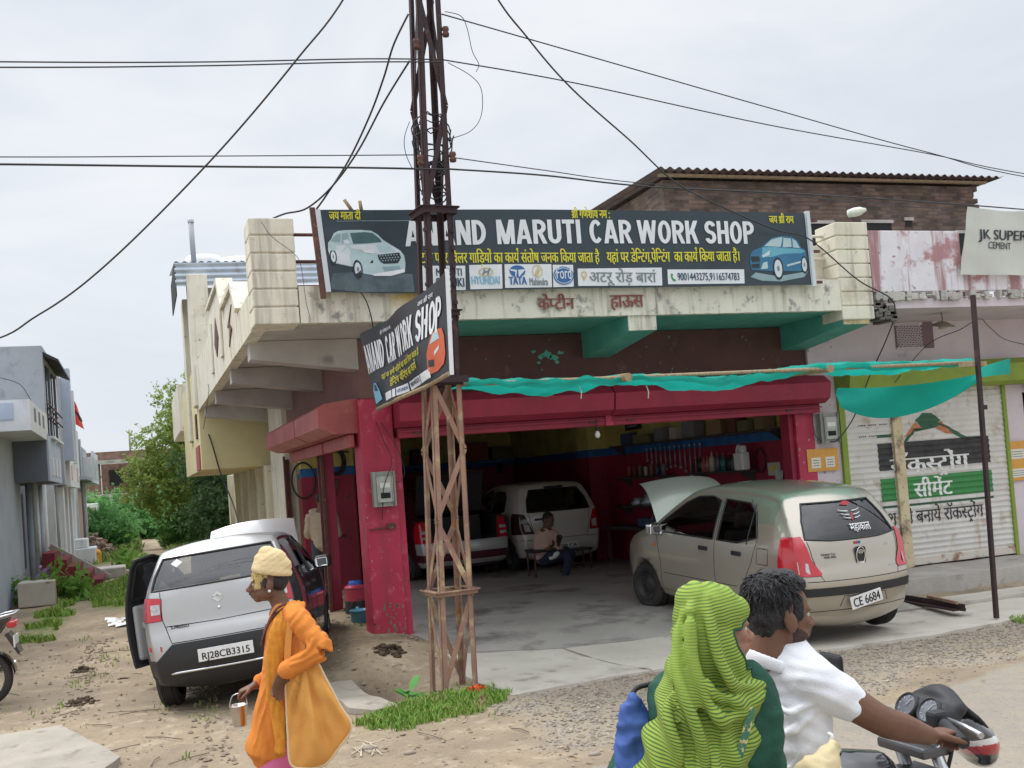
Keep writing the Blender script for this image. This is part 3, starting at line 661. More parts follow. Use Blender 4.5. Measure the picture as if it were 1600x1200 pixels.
hp('wall', (-6, 14, 0), (-2.62, 27.3, 3.6), m_bluegrey, h1); hp('wall', (-6, 27.3, 0), (-3.0, 33, 2.6), m_dkgrey, h1)
hp('upper_wall', (-6, 26.5, 3.6), (-1.93, 31.6, 5.7), m_gplast, h1)
hp('oriel', (-3.4, 26.1, 2.58), (-1.92, 30, 3.6), m_dkgrey, h1); f = hp('oriel_face', (-1.92, 26.1, 2.58), (-1.88, 30, 3.6), m_bluegrey, h1)
for y in (27.0, 28.0, 29.0): hp('ornament', (-1.88, y, 2.72), (-1.86, y+.35, 3.15), m_ltgrey, f)
hp('balcony', (-4, 22.4, 3.5), (-1.9, 26.1, 3.66), m_ltgrey, h1); b_ = hp('parapet', (-2.0, 22.4, 3.66), (-1.9, 26.5, 4.1), m_ltgrey, h1); hp('parapet', (-4, 22.4, 3.66), (-2.0, 22.5, 4.1), m_ltgrey, h1)
hp('panel', (-3.6, 22.38, 3.72), (-2.2, 22.4, 4.04), m_bluegrey, h1)
for y in (23.2, 24.2, 25.2): hp('parapet_slot', (-1.9, y, 3.72), (-1.895, y+.4, 4.0), m_dkgrey, b_)
for y0, y1 in ((27.0, 28.2), (28.7, 30.2)):
 g = hp('window', (-1.93, y0, 3.65), (-1.90, y1, 5.3), m_winglass, h1); hp('mullion', (-1.9, (y0+y1)/2-.05, 3.65), (-1.87, (y0+y1)/2+.05, 5.3), m_dkgrey, g); hp('sill', (-1.93, y0-.1, 3.58), (-1.8, y1+.1, 3.64), m_ltgrey, g)
mb = MB(); mb.prism([(-1.95, 26.7, 5.6), (-1.6, 26.7, 5.4), (-1.6, 26.7, 5.34), (-1.95, 26.7, 5.5)], (0, 4.2, 0)); mb.build('awning', m_black, h1, fix=True)
for y, m in ((27.6, m_bluegrey), (28.6, m_ltgrey), (29.8, m_bluegrey), (31, m_ltgrey)):
 mb = MB(); mb.tube([(-2.45, y, 0), (-2.45, y, 2.6)], .1, 12); mb.build('column', m, h1)
for y in (28.1, 30.3): hp('doorway', (-3.0, y, .4), (-2.97, y+1.2, 2.4), m_dark, h1)
mb = MB(); mb.tube([(-2.3, 26.9, .3), (-2.3, 26.9, 3.5)], .05); mb.build('drain_pipe', m_gplast, h1)
h2 = thing('pale_house', 'pale weathered house with ornamented balcony front, second along the side street', 'building', (-3.2, 36, 0))
hp('wall', (-6, 33, 0), (-2.3, 39.5, 2.6), m_ltgrey, h2); hp('upper_wall', (-6, 33, 2.6), (-2.0, 38, 5.7), m_gplast, h2); hp('oriel', (-3, 34, 2.55), (-1.9, 39, 3.4), m_ltgrey, h2)
hp('fin', (-2.0, 33.6, 3.3), (-1.75, 34.1, 6.0), m_bluegrey, h2); hp('fin', (-2.0, 36.2, 3.3), (-1.8, 36.6, 5.6), m_ltgrey, h2)
for y in (34.4, 36.8): hp('window', (-2.0, y, 3.6), (-1.97, y+1.4, 5.0), m_winglass, h2)
for y in (34.6, 37.6): hp('ornament', (-1.9, y, 2.75), (-1.88, y+.5, 3.2), m_rose, h2)
for y in (33.8, 35.6, 37.4, 39.2):
 hp('column', (-2.3, y, 0), (-2.1, y+.35, 2.56), m_ltgrey, h2, .02)
for y in (34.4, 36.4): hp('doorway', (-2.3, y, .3), (-2.28, y+1, 2.2), m_dark, h2)
A_ = [(-2.3+.62*math.cos(R(a)), 37.6, 4.75+.5*math.sin(R(a))) for a in range(100, -1, -12)]; B_ = [(-2.3+.56*math.cos(R(a)), 37.6, 4.75+.44*math.sin(R(a))) for a in range(-1+5, 101, 12)]
mb = MB(); mb.prism(A_+B_, (0, 1.2, 0)); mb.build('arched_awning', m_black, h2, fix=True)
h3 = thing('far_terrace_house', 'small whitewashed house with stepped parapet and red pennant, last before the scrub', 'building', (-3.2, 46, 0))
hp('wall', (-6, 39.5, 0), (-2.3, 52, 2.9), m_ltgrey, h3); hp('wall', (-2.3, 43.6, 0), (-2.2, 46, 2.5), m_rose, h3); hp('upper_wall', (-6, 39.6, 2.9), (-2.2, 46, 4.9), m_ltgrey, h3); hp('upper_wall', (-6, 46, 2.9), (-2.1, 50, 4.3), m_gplast, h3)
hp('balcony', (-3, 46.5, 2.85), (-1.75, 53, 3.9), m_ltgrey, h3); hp('balcony_slab', (-3, 42, 2.9), (-1.8, 47.2, 3.02), m_gplast, h3)
for y in (47, 48.4, 49.8, 51.2): hp('parapet_post', (-1.8, y, 3.0), (-1.7, y+.25, 4.15), m_ltgrey, h3)
for y in (40.6, 42, 46.4, 48.5): hp('column', (-2.3, y, 0), (-2.15, y+.3, 2.9), m_ltgrey, h3)
for y in (41.2, 47.2): hp('doorway', (-2.3, y, .2), (-2.28, y+.9, 2.2), m_dark, h3)
pn = thing('pennant_flag', 'small red pennant on a stick above the far whitewashed house', 'flag', (-2.2, 44, 4.9))
mb = MB(); mb.tube([(-2.2, 44, 4.9), (-2.2, 44, 6.2)], .025); mb.build('stick', m_wood, pn)
mb = MB(); mb.grid(7, 5, lambda i, j: Vector((-2.2+.1*i*(1-j/6)*.55, 44+.06*math.sin(i), 5.1+.24*j-.04*i)), True); mb.build('cloth', M('red_cloth', (.55, .06, .05), rough=.9), pn)
fb = thing('unfinished_brick_house', 'distant unfinished brick house with concrete lintel band beyond the green scrub', 'building', (-1, 70, 0))
bk2 = brick_mat('far_red_brick', (.30, .15, .11), (.24, .12, .09), (.24, .2, .17))
mb = MB(); mb.box((-3.4, 70.3, 2.5), (-2.2, 70.6, 4.4)); mb.box((-2.2, 71.5, 2.5), (4, 71.8, 4.4)); mb.box((-3.4, 70.0, 4.55), (4, 70.3, 5.1)); mb.box((.05, 70.2, 2.5), (4, 70.5, 4.4)); mb.build('wall', bk2, fb)
hp('lintel_band', (-3.5, 69.6, 4.38), (4, 70.4, 4.58), m_conc, fb); hp('column', (-.05, 69.9, 0), (.2, 70.2, 4.38), m_conc, fb); hp('plinth', (-4, 69.7, 0), (4, 72, 2.5), m_conc, fb)
for x0, x1 in ((-1.75, -.95), (-.65, -.2)): hp('window', (x0, 71.4, 2.6+(.4 if x0 < -1 else 0)), (x1, 71.49, 4.0), m_dark, fb)
mb = MB(); mb.tube([(-.4, 70, 5.1), (-.4, 70, 6.4)], .06); mb.build('rebar_post', m_conc, fb)
# -- ground
def gz(x, y):
 z = .0
 z += .2*sstep(9.7, 12.0, y)*sstep(1.5, 2.7, x)*(1-sstep(25, 30, y))
 z += .10*sstep(10.2, 11.6, y)*sstep(1.2, 2.3, x)*(1-sstep(2.5, 3.1, x))        # soil banked against the red pillar
 z -= .14*math.exp(-(((x-2.05)/.34)**2+((y-10.0)/.28)**2))                        # hollow left of the pole
 z += .13*sstep(.5, 1.7, x)*sstep(10.2, 10.8, y)*(1-sstep(13.5, 16, y))*(1-sstep(1.9, 2.6, x))
 if y < 40: z += .025*fbm((x*.9, y*.9, 0), 5)*(1-.9*sstep(2.9, 3.3, x)*sstep(8.9, 9.3, y)*(1-sstep(13, 14, y)))
 z += .02*fbm((x*.25, y*.25, 3), 2)
 if y > 40: z += .012*(y-40)*0
 return z
def axis(a, b, st, lo, hi, gr=1.25):
 v = list(np.arange(a, b+1e-6, st)); s = st
 while v[-1] < hi: s *= gr; v.append(v[-1]+s)
 s = st; w_ = []
 x = a
 while x > lo: s *= gr; x -= s; w_.append(x)
 return w_[::-1]+v
xs = axis(-3.2, 11.5, .085, -300, 300); ys = axis(4.5, 14, .085, -30, 600, 1.07)
def masks(x, y):
 n = fbm((x*.8, y*.8, 9), 4)*.35
 road = 1-sstep(-.15, .25, y-(6.55+(x-3.1)*.2)+n*.5)
 grav = sstep(-.25, .25, y-(7.25+(x-3)*.11)+n)*(1-sstep(9.3, 9.6, y))*sstep(2.4, 3.1, x+n)
 gr = 0
 gr = max(gr, math.exp(-(((x+.45)/.75)**2+((y-25.6)/4.2)**2))*1.3)
 gr = max(gr, sstep(33, 42, y)*(1-.95*math.exp(-((x-.02*(y-30)+.1+.25*math.sin(y*.12))/.55)**2)))
 gr = max(gr, .62*math.exp(-(((x+1.6)/.5)**2+((y-21)/5)**2)))
 gr = max(gr, .6*math.exp(-(((x-2.35)/.55)**2+((y-9.1)/.5)**2)))
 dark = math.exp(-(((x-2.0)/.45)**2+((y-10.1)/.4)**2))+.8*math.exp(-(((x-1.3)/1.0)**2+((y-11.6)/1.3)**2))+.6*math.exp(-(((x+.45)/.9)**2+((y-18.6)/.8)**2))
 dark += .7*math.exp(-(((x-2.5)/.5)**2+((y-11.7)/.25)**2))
 return grav, road, gr, min(1, dark)
gv = []; gm = []
for y in ys:
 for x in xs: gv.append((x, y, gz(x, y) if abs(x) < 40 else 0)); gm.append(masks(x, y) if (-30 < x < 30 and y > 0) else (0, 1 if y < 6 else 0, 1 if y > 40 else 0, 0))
nx = len(xs); gf = [(j*nx+i, j*nx+i+1, (j+1)*nx+i+1, (j+1)*nx+i) for j in range(len(ys)-1) for i in range(nx-1)]
mb = MB(); mb.add(gv, gf, True)
def ground_mat():
 m = bpy.data.materials.new('ground_earth'); m.use_nodes = True; nt = m.node_tree; N = nt.nodes; Lk = nt.links; b = N['Principled BSDF']; b.inputs['Roughness'].default_value = .95
 b.inputs['Specular IOR Level'].default_value = .2
 tc = N.new('ShaderNodeTexCoord'); at = N.new('ShaderNodeVertexColor'); at.layer_name = 'cover'; sp = N.new('ShaderNodeSeparateColor'); Lk.new(at.outputs[0], sp.inputs[0])
 def nz(sc, det=6, ro=.6):
  n = N.new('ShaderNodeTexNoise'); n.inputs['Scale'].default_value = sc; n.inputs['Detail'].default_value = det; n.inputs['Roughness'].default_value = ro; Lk.new(tc.outputs['Object'], n.inputs['Vector']); return n.outputs[0]
 def rng(v, a, c, d=0, e=1):
  r = N.new('ShaderNodeMapRange'); r.inputs[1].default_value = a; r.inputs[2].default_value = c; r.inputs[3].default_value = d; r.inputs[4].default_value = e; Lk.new(v, r.inputs[0]); return r.outputs[0]
 def mix(f, a, c):
  x = N.new('ShaderNodeMix'); x.data_type = 'RGBA'; Lk.new(f, x.inputs[0])
  for s, i in ((a, 6), (c, 7)):
   if isinstance(s, tuple): x.inputs[i].default_value = rgb(s)
   else: Lk.new(s, x.inputs[i])
  return x.outputs[2]
 def addn(v, n, k):
  q = N.new('ShaderNodeMath'); q.operation = 'MULTIPLY_ADD'; q.inputs[1].default_value = k; Lk.new(n, q.inputs[0]); Lk.new(v, q.inputs[2]); return q.outputs[0]
 nf = nz(14, 8, .7); ns = nz(1.2, 5); nm = nz(4.5, 6)
 dirt = mix(rng(ns, .35, .65), (.38, .30, .205), (.29, .23, .16)); dirt = mix(rng(nm, .52, .70), dirt, (.46, .38, .28)); dirt = mix(rng(nz(.55, 7), .48, .64), dirt, (.25, .20, .145)); dirt = mix(rng(nf, .54, .70), dirt, (.19, .155, .115))
 vo = N.new('ShaderNodeTexVoronoi'); vo.inputs['Scale'].default_value = 55; Lk.new(tc.outputs['Object'], vo.inputs['Vector'])
 peb = mix(rng(vo.outputs[1], .0, 1), (.14, .115, .095), (.45, .40, .335)); grav = mix(rng(nm, .40, .58), peb, (.34, .28, .205))
 dirt = mix(rng(addn(rng(vo.outputs['Distance'], .12, .2, 1, 0), nm, 1), 1.45, 1.6), dirt, (.48, .43, .37))
 road = mix(rng(nm, .35, .7), (.35, .30, .235), (.285, .26, .225)); road = mix(rng(vo.outputs[1], .75, 1.0), road, (.22, .20, .18))
 grass = mix(rng(nf, .35, .65), (.10, .17, .03), (.17, .22, .06))
 c = mix(rng(addn(addn(sp.outputs[0], nm, .9), nf, .4), .85, 1.35), dirt, grav)
 c = mix(rng(addn(sp.outputs[1], nm, .8), .75, 1.05), c, road)
 c = mix(rng(addn(sp.outputs[2], nf, 1.2), .95, 1.25), c, grass)
 al = at.outputs['Alpha']
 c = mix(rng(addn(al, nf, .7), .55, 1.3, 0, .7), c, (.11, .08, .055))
 Lk.new(c, b.inputs['Base Color'])
 h = addn(nf, vo.outputs[0], .35)
 bp = N.new('ShaderNodeBump'); bp.inputs['Strength'].default_value = .7; bp.inputs['Distance'].default_value = .03; Lk.new(h, bp.inputs['Height']); Lk.new(bp.outputs[0], b.inputs['Normal'])
 return m
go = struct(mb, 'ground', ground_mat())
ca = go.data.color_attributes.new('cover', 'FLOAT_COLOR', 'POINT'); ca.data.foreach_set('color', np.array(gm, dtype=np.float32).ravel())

# concrete apron, garage floor, plinth of the neighbour
m_apron = M('worn_concrete', (.56, .52, .45), (.46, .42, .36), 1.6, spot=[((.24, .21, .18), 2.2, .56, .72), ((.16, .14, .12), 9, .66, .78)], rough=.85, bump=.25, bscale=25)
m_floor = M('oily_concrete_floor', (.44, .41, .37), (.33, .31, .28), .9, spot=[((.17, .155, .14), 1.4, .52, .66), ((.52, .48, .43), 3, .62, .75)], rough=.6, bump=.2, bscale=20)
def slab(name, poly, top, m, thick=.1, rag=.02, kind=True, res=.12):
 """thin slab with a ragged outline; top(x,y) gives its surface"""
 P = [Vector((*p, 0)) for p in poly]; pts = []
 for a, b in zip(P, P[1:]+P[:1]):
  n = max(1, int((b-a).length/res)); d = (b-a).normalized(); q = Vector((-d.y, d.x, 0))
  for k in range(n): p = a+(b-a)*(k/n); pts.append(p+q*rag*fbm((p.x*3, p.y*3, 4), 4))
 bm = bmesh.new(); f = bm.faces.new([bm.verts.new(p) for p in pts]); bmesh.ops.triangulate(bm, faces=[f])
 for ax in (0, 1):
  v = [p.co[ax] for p in bm.verts]; k = min(v)+.23
  while k < max(v):
   no = [0, 0, 0]; no[ax] = 1; co = [0, 0, 0]; co[ax] = k; bmesh.ops.bisect_plane(bm, geom=bm.verts[:]+bm.edges[:]+bm.faces[:], plane_co=co, plane_no=no); k += .3
 bmesh.ops.recalc_face_normals(bm, faces=bm.faces)
 for f in bm.faces:
  if f.normal.z < 0: f.normal_flip()
 r = bmesh.ops.extrude_face_region(bm, geom=bm.faces[:])
 low = set(bm.verts)-set(v for v in r['geom'] if isinstance(v, bmesh.types.BMVert))
 for v in bm.verts: v.co.z = top(v.co.x, v.co.y)-(thick if v in low else 0)
 bmesh.ops.recalc_face_normals(bm, faces=bm.faces)
 mb = MB(); mb.frombm(bm, False); bm.free()
 return struct(mb, name, m) if kind else mb
def atop(x, y): return .035+.2*sstep(9.6, 12.0, y)
slab('apron', [(3.0, 9.02), (4.45, 9.2), (4.1, 10.55), (2.95, 10.9), (2.88, 10.3)], atop, m_apron, .12, .05)
slab('apron', [(4.47, 9.2), (6.2, 9.0), (6.5, 10.4), (4.13, 10.56)], atop, m_apron, .12, .03)
slab('apron', [(6.22, 9.0), (7.6, 8.95), (9.0, 9.15), (8.6, 10.2), (6.52, 10.4)], lambda x, y: atop(x, y)*.8, m_apron, .12, .03)
slab('apron', [(9.02, 9.15), (11.5, 9.3), (15, 9.5), (15, 10.25), (8.62, 10.2)], lambda x, y: atop(x, y)*.6, m_apron, .12, .03)
slab('apron', [(4.12, 10.58), (6.5, 10.42), (8.5, 10.25), (8.5, 12.1), (2.82, 12.1), (2.97, 10.95)], atop, m_floor, .12, .015)
slab('apron', [(8.52, 10.23), (15, 10.28), (15, 11.02), (8.52, 11.0)], lambda x, y: .08, m_apron, .12, .02)
slab('garage_floor', [(2.5, 12.1), (8.4, 12.1), (8.4, 24), (2.5, 24)], lambda x, y: .235, m_floor, .1, 0, res=1)
m_plinth = M('worn_plinth', (.46, .43, .39), (.36, .33, .30), 2, spot=[((.20, .18, .17), 4, .58, .72), ((.36, .10, .08), 2.6, .68, .74)], rough=.9, bump=.35, bscale=30)
slab('plinth', [(8.5, 11.0), (9.6, 10.85), (11, 10.95), (15, 10.95), (15, 12.05), (8.5, 12.05)], lambda x, y: .30+.01*fbm((x*2, y*2, 1)), m_plinth, .34, .05)

# -- loose cover: gravel, grass
def scatter_stones(name, n, fn, smin, smax, m, label, seed=1):
 rnd = random.Random(seed); mb = MB(); t = 0
 while t < n:
  p = fn(rnd)
  if p is None: continue
  t += 1; s = rnd.uniform(smin, smax)**1; x, y, z = p
  A = Matrix.Translation((x, y, z+s*.25)) @ Matrix.Rotation(rnd.random()*6.3, 4, 'Z') @ Matrix.Rotation(rnd.uniform(-.4, .4), 4, 'X')
  vs = [A @ Vector((a*s*rnd.uniform(.6, 1.1), b*s*rnd.uniform(.5, .9), c*s*rnd.uniform(.4, .7))) for a, b, c in ((1, 0, 0), (0, 1, 0), (-1, 0, 0), (0, -1, 0), (0, 0, 1), (0, 0, -1))]
  mb.add(vs, [(0, 1, 4), (1, 2, 4), (2, 3, 4), (3, 0, 4), (1, 0, 5), (2, 1, 5), (3, 2, 5), (0, 3, 5)], False)
 return one(mb, name, m, label, None, kind='stuff')
m_stone = M('gravel_stone', (.35, .30, .24), (.22, .185, .15), 9, spot=((.48, .45, .40), 17, .6, .66), rough=.95)
def fg(r):
 x = r.uniform(2.6, 10); y = r.uniform(6.9, 9.25); a = masks(x, y)[0]
 return (x, y, gz(x, y)) if r.random() < a else None
scatter_stones('gravel', 5200, fg, .008, .024, m_stone, 'grey road gravel spread along the edge of the tarred road')
def fd(r):
 x = r.uniform(-3, 3.4); y = 6.5+r.random()**1.6*14; return (x, y, gz(x, y)) if masks(x, y)[2] < .3 else None
scatter_stones('pebbles', 1100, fd, .006, .022, M('pebble_tan', (.42, .35, .27), (.25, .21, .17), 9, rough=.95), 'scattered pebbles on the beige dirt of the side street', 4)
def grass(name, n, fn, h0, h1, m, label, seed=1, w=.006):
 rnd = random.Random(seed); mb = MB(); t = 0; k = 0
 while t < n and k < n*30:
  k += 1; p = fn(rnd)
  if p is None: continue
  t += 1; x, y, z = p; h = rnd.uniform(h0, h1); a = rnd.random()*6.28; le = rnd.uniform(.2, .9)*h; dx, dy = math.cos(a), math.sin(a); b_ = rnd.random()*3.14; wx, wy = math.cos(b_)*w, math.sin(b_)*w
  mid = Vector((x+dx*le*.35, y+dy*le*.35, z+h*.65)); tip = Vector((x+dx*le, y+dy*le, z+h))
  mb.add([(x-wx, y-wy, z-.01), (x+wx, y+wy, z-.01), (mid.x+wx*.8, mid.y+wy*.8, mid.z), (mid.x-wx*.8, mid.y-wy*.8, mid.z), tip], [(0, 1, 2, 3), (3, 2, 4)], True)
 return one(mb, name, m, label, None, kind='stuff')
m_grass = M('fresh_grass', (.13, .27, .03), (.24, .36, .06), 9, spot=[((.38, .38, .12), 25, .56, .66), ((.36, .28, .14), 4, .6, .68)], rough=.7)
def g_pole(r):
 x = r.uniform(1.55, 3.35); y = r.uniform(8.35, 9.85)
 v = 1-(((x-2.3)/.72)**2+((y-9.0-(x-2.3)*.22)/.42)**2)+.55*fbm((x*3, y*3, 2))
 v += .5*fbm((x*9, y*9, 6), 3); return (x, y, gz(x, y)) if v > .0 and r.random() < .15+v*1.6 else None
grass('grass', 6500, g_pole, .02, .075, m_grass, 'short bright grass round the foot of the lattice pole', 3)
def g_left(r):
 x = r.uniform(-2.3, .9); y = r.uniform(16.5, 32); v = masks(x, y)[2]+.4*fbm((x*2, y*1.0, 2))-.1
 return (x, y, gz(x, y)) if v > .45 and r.random() < v else None
grass('grass', 12000, g_left, .05, .14, m_grass, 'bright green grass in front of the red steps on the side street', 5, .014)
def g_far(r):
 x = r.uniform(-3, 5); y = r.uniform(31, 55); v = masks(x, y)[2]+.5*fbm((x*1.2, y*.7, 5))
 return (x, y, gz(x, y)) if v > .6 else None
grass('grass', 12000, g_far, .08, .26, M('far_grass', (.17, .24, .06), (.26, .30, .10), 3, rough=.8), 'rough yellow green grass beside the path to the scrub', 6, .03)
def g_r(r):
 x = r.uniform(8.7, 11); y = r.uniform(8.6, 9.25); v = .5+.6*fbm((x*3, y*3, 2))-((y-9.0)/.35)**2
 return (x, y, gz(x, y)) if v > .3 else None
grass('grass', 1500, g_r, .03, .08, m_grass, 'thin grass tuft at the foot of the iron post by the road', 8)
def g_sc(r):
 x = r.uniform(-2.5, 3); y = r.uniform(7.4, 20); v = fbm((x*1.3, y*.8, 7))
 return (x, y, gz(x, y)) if v > .38 else None
grass('weeds', 900, g_sc, .02, .07, m_grass, 'sparse green weeds on the trodden dirt', 9)

# -- trees and scrub: many small leaves on twigs
def leaves_mesh(centres, n, leaf, seed, droop=.3, flat=.5, asp=2.2):
 """leaf quads gathered in sprays round the clump centres (x,y,z,rx,ry,rz)"""
 g = np.random.default_rng(seed); C = np.array(centres, float); wt = (C[:, 3]*C[:, 4]*C[:, 5])**.75; wt /= wt.sum()
 ns = max(1, n//14); ci = g.choice(len(C), ns, p=wt)
 d = g.normal(size=(ns, 3)); d /= np.linalg.norm(d, axis=1)[:, None]; rad = g.random(ns)**.38
 sp = C[ci, :3]+d*rad[:, None]*C[ci, 3:]
 ax = d+g.normal(size=(ns, 3))*.5; ax[:, 2] -= droop; ax /= np.linalg.norm(ax, axis=1)[:, None]
 ln = leaf*g.uniform(3, 7, ns)
 k = 14; t = g.random((ns, k)); P = sp[:, None, :]+ax[:, None, :]*(t*ln[:, None])[:, :, None]+g.normal(size=(ns, k, 3))*leaf*.7
 P = P.reshape(-1, 3); m = len(P)
 u = g.normal(size=(m, 3)); u /= np.linalg.norm(u, axis=1)[:, None]; v = np.cross(u, g.normal(size=(m, 3))); v /= np.linalg.norm(v, axis=1)[:, None]
 s = leaf*g.uniform(.6, 1.3, m)[:, None]; u = u*s*.5*asp; v = v*s*.5
 V = np.stack([P-u, P-v*.9, P+u, P+v*.9], 1).reshape(-1, 3); F = np.arange(m*4).reshape(-1, 4)
 mb = MB(); mb.v = [tuple(x) for x in V]; mb.f = [list(f) for f in F]; mb.mi = [0]*m; mb.sm = [False]*m; return mb
def leaf_mat(key, a, b, c):
 m = M(key, a, b, .9, .4, .6, rough=.6, spot=(c, 4, .55, .68), spec=.3)
 nt = m.node_tree; o = nt.nodes['Material Output']; t = nt.nodes.new('ShaderNodeBsdfTranslucent'); t.inputs[0].default_value = rgb([min(1, v*1.3) for v in b]); ms = nt.nodes.new('ShaderNodeMixShader'); ms.inputs[0].default_value = .4
 nt.links.new(nt.nodes['Principled BSDF'].outputs[0], ms.inputs[1]); nt.links.new(t.outputs[0], ms.inputs[2]); nt.links.new(ms.outputs[0], o.inputs[0])
 return m
lm_scrub = leaf_mat('scrub_leaf', (.10, .26, .08), (.16, .33, .11), (.21, .37, .12)); lm_tree = leaf_mat('acacia_leaf', (.19, .27, .06), (.26, .33, .08), (.11, .18, .04)); lm_dark = leaf_mat('dark_leaf', (.04, .085, .03), (.06, .115, .04), (.085, .13, .045)); lm_br = leaf_mat('bright_leaf', (.12, .25, .04), (.17, .32, .06), (.07, .16, .03))
m_bark = M('grey_bark', (.20, .16, .12), (.12, .10, .08), 8, rough=.95, bump=.5)
def plant(name, label, cat, base, clumps, n, leaf, lm, trunk=None, group=None, seed=1, droop=.3):
 t = thing(name, label, cat, base, 0, group); b = Vector(base)
 leaves_mesh([(c[0]+b.x, c[1]+b.y, c[2]+b.z, *c[3:]) for c in clumps], n, leaf, seed, droop).build('crown' if trunk else 'foliage', lm, t)
 mb = MB(); rnd = random.Random(seed)
 if trunk:
  pts = catmull([b+Vector(p) for p in trunk[0]], 5); mb.tube(pts, [trunk[1]*(1-.7*i/len(pts)) for i in range(len(pts))], 9); top = b+Vector(trunk[0][-1])
  for c in clumps[:14]:
   q = b+Vector(c[:3]); s = pts[int(len(pts)*rnd.uniform(.45, .95))]; mb.tube(catmull([s, s.lerp(q, .5)+Vector((0, 0, .2)), q], 4), [trunk[1]*.4*(1-.08*i) for i in range(9)], 6)
  mb.build('trunk', m_bark, t)
 else:
  for c in clumps[:9]:
   q = b+Vector(c[:3]); s = b+Vector((c[0]*.3, c[1]*.3, 0)); mb.tube(catmull([s, s.lerp(q, .5)+Vector((.05, 0, .1)), q], 3), .025, 5)
  mb.build('stems', m_bark, t)
 return t
def rc(seed, n, x0, x1, y0, y1, z0, z1, r0, r1):
 r = random.Random(seed); return [(r.uniform(x0, x1), r.uniform(y0, y1), r.uniform(z0, z1), (q := r.uniform(r0, r1)), q, q*r.uniform(.6, .9)) for _ in range(n)]
cl = [(-.3, 0, 2.6, 1.3, 1.3, .9), (-.9, .3, 3.2, .8, .8, .6), (.4, 0, 3.7, 1.2, 1.2, .9), (-.2, -.3, 4.4, .9, .9, .7), (.8, 0, 5.2, .9, .9, .8), (.3, .2, 6.0, .6, .6, .6), (1.3, 0, 6.2, .8, .8, .8), (1.6, .5, 4.6, 1.3, 1.3, 1.2), (1.2, -.2, 2.6, 1.2, 1.2, .9), (2.4, 0, 3.6, 1.5, 1.5, 1.2), (-1.2, 0, 2.2, .55, .55, .5), (.2, 0, 1.8, 1.1, 1.1, .7)]
plant('acacia_tree', 'feathery yellow green acacia tree rising behind the yellow building', 'tree', (1.1, 45, 0), cl, 26000, .075, lm_tree, ([(0.6, .3, 0), (.4, .1, 1.2), (.6, 0, 2.6), (.8, 0, 4.5)], .16), seed=3, droop=.1)
cl = rc(4, 20, .35, 3.2, -1, 2, .9, 3.4, .6, 1.0)
plant('creeper_thicket', 'dark creeper covered thicket below the acacia beside the yellow building', 'bush', (1.75, 41, 0), cl, 13000, .085, lm_dark, seed=5, droop=.6)
for i, (x, y, w_, h, lab) in enumerate(((-1.6, 58, 1.5, 1.9, 'mid green scrub bush at left end of the thicket, in front of the brick house'), (.3, 60, 1.7, 1.95, 'broad dark green mesquite bush in the middle of the thicket behind the path'), (1.9, 57, 1.5, 1.9, 'green mesquite bush right of the path beneath the acacia'), (3.6, 52, 1.6, 1.9, 'mesquite bush half hidden behind the yellow building'))):
 plant('scrub_bush', lab, 'bush', (x, y, 0), rc(20+i, 15, -w_, w_, -1.2, 1.2, .4, h, .5, .9), 9000, .12, lm_scrub, group='bushes of the scrub thicket', seed=30+i, droop=.7)
plant('scrub_bush', 'low bright bush beside the path, by the air cooler', 'bush', (-1.25, 50, 0), rc(40, 9, -.4, .5, -.8, .8, .3, 1.5, .4, .65), 5000, .1, lm_scrub, group='bushes of the scrub thicket', seed=41, droop=.4)
plant('scrub_bush', 'rounded leafy bush at the right edge of the path near the silver car', 'bush', (1.7, 45, 0), rc(42, 12, -.7, 1.4, -.8, .8, .3, 1.1, .45, .75), 7000, .1, leaf_mat('mid_leaf', (.06, .15, .035), (.10, .21, .05), (.05, .10, .03)), group='bushes of the scrub thicket', seed=43, droop=.4)
for i, x in enumerate((-14, -9, -5.5, 6, 11, 17, 24)):
 plant('scrub_bush', 'far scrub bush beyond the houses, hidden from the road', 'bush', (x, 75+i % 3*4, 0), rc(50+i, 9, -2.4, 2.4, -1.5, 1.5, .6, 2.4, .9, 1.5), 2500, .22, lm_scrub, group='far scrub out of sight', seed=60+i)

# -- road litter: dry leaves, paper bits, twigs; ruts are pressed clods
mb = MB(); rnd = random.Random(77)
for i in range(260):
 x = rnd.uniform(-2.4, 8.5); y = rnd.uniform(6.4, 15) if x < 2.3 else rnd.uniform(6.6, 9.2); z = gz(x, y)+.008; a = rnd.random()*6.28; s = rnd.uniform(.012, .035); u = Vector((math.cos(a), math.sin(a), rnd.uniform(-.3, .3)))*s; v = Vector((-math.sin(a), math.cos(a), rnd.uniform(-.2, .4)))*s*rnd.uniform(.3, .7); c = Vector((x, y, z+.004)); mb.quad(c-u, c-v, c+u, c+v)
one(mb, 'dry_leaves', M('dry_leaf', (.20, .13, .06), (.40, .33, .22), 3, .45, .55, rough=.9), 'dry leaves and scraps strewn over the dirt and gravel', None, kind='stuff')
mb = MB()
for i in range(46):
 x = rnd.uniform(-2.2, 3.0); y = rnd.uniform(7.2, 16); z = gz(x, y)+.012; a = rnd.random()*6.28; L_ = rnd.uniform(.06, .22); c = Vector((x, y, z)); d = Vector((math.cos(a), math.sin(a), 0))*L_; mb.tube([c-d, c+Vector((rnd.uniform(-.02, .02), rnd.uniform(-.02, .02), .008)), c+d], .004, 5)
one(mb, 'twigs', m_bark, 'thin twigs scattered over the dirt of the side street', None, kind='stuff')
def fcl(r):
 x = r.uniform(-2.5, 3.2); y = r.uniform(7, 17); t = min(abs(x-.15-.03*y), abs(x+1.15-.03*y)); return (x, y, gz(x, y)) if t < .16 or r.random() < .12 else None
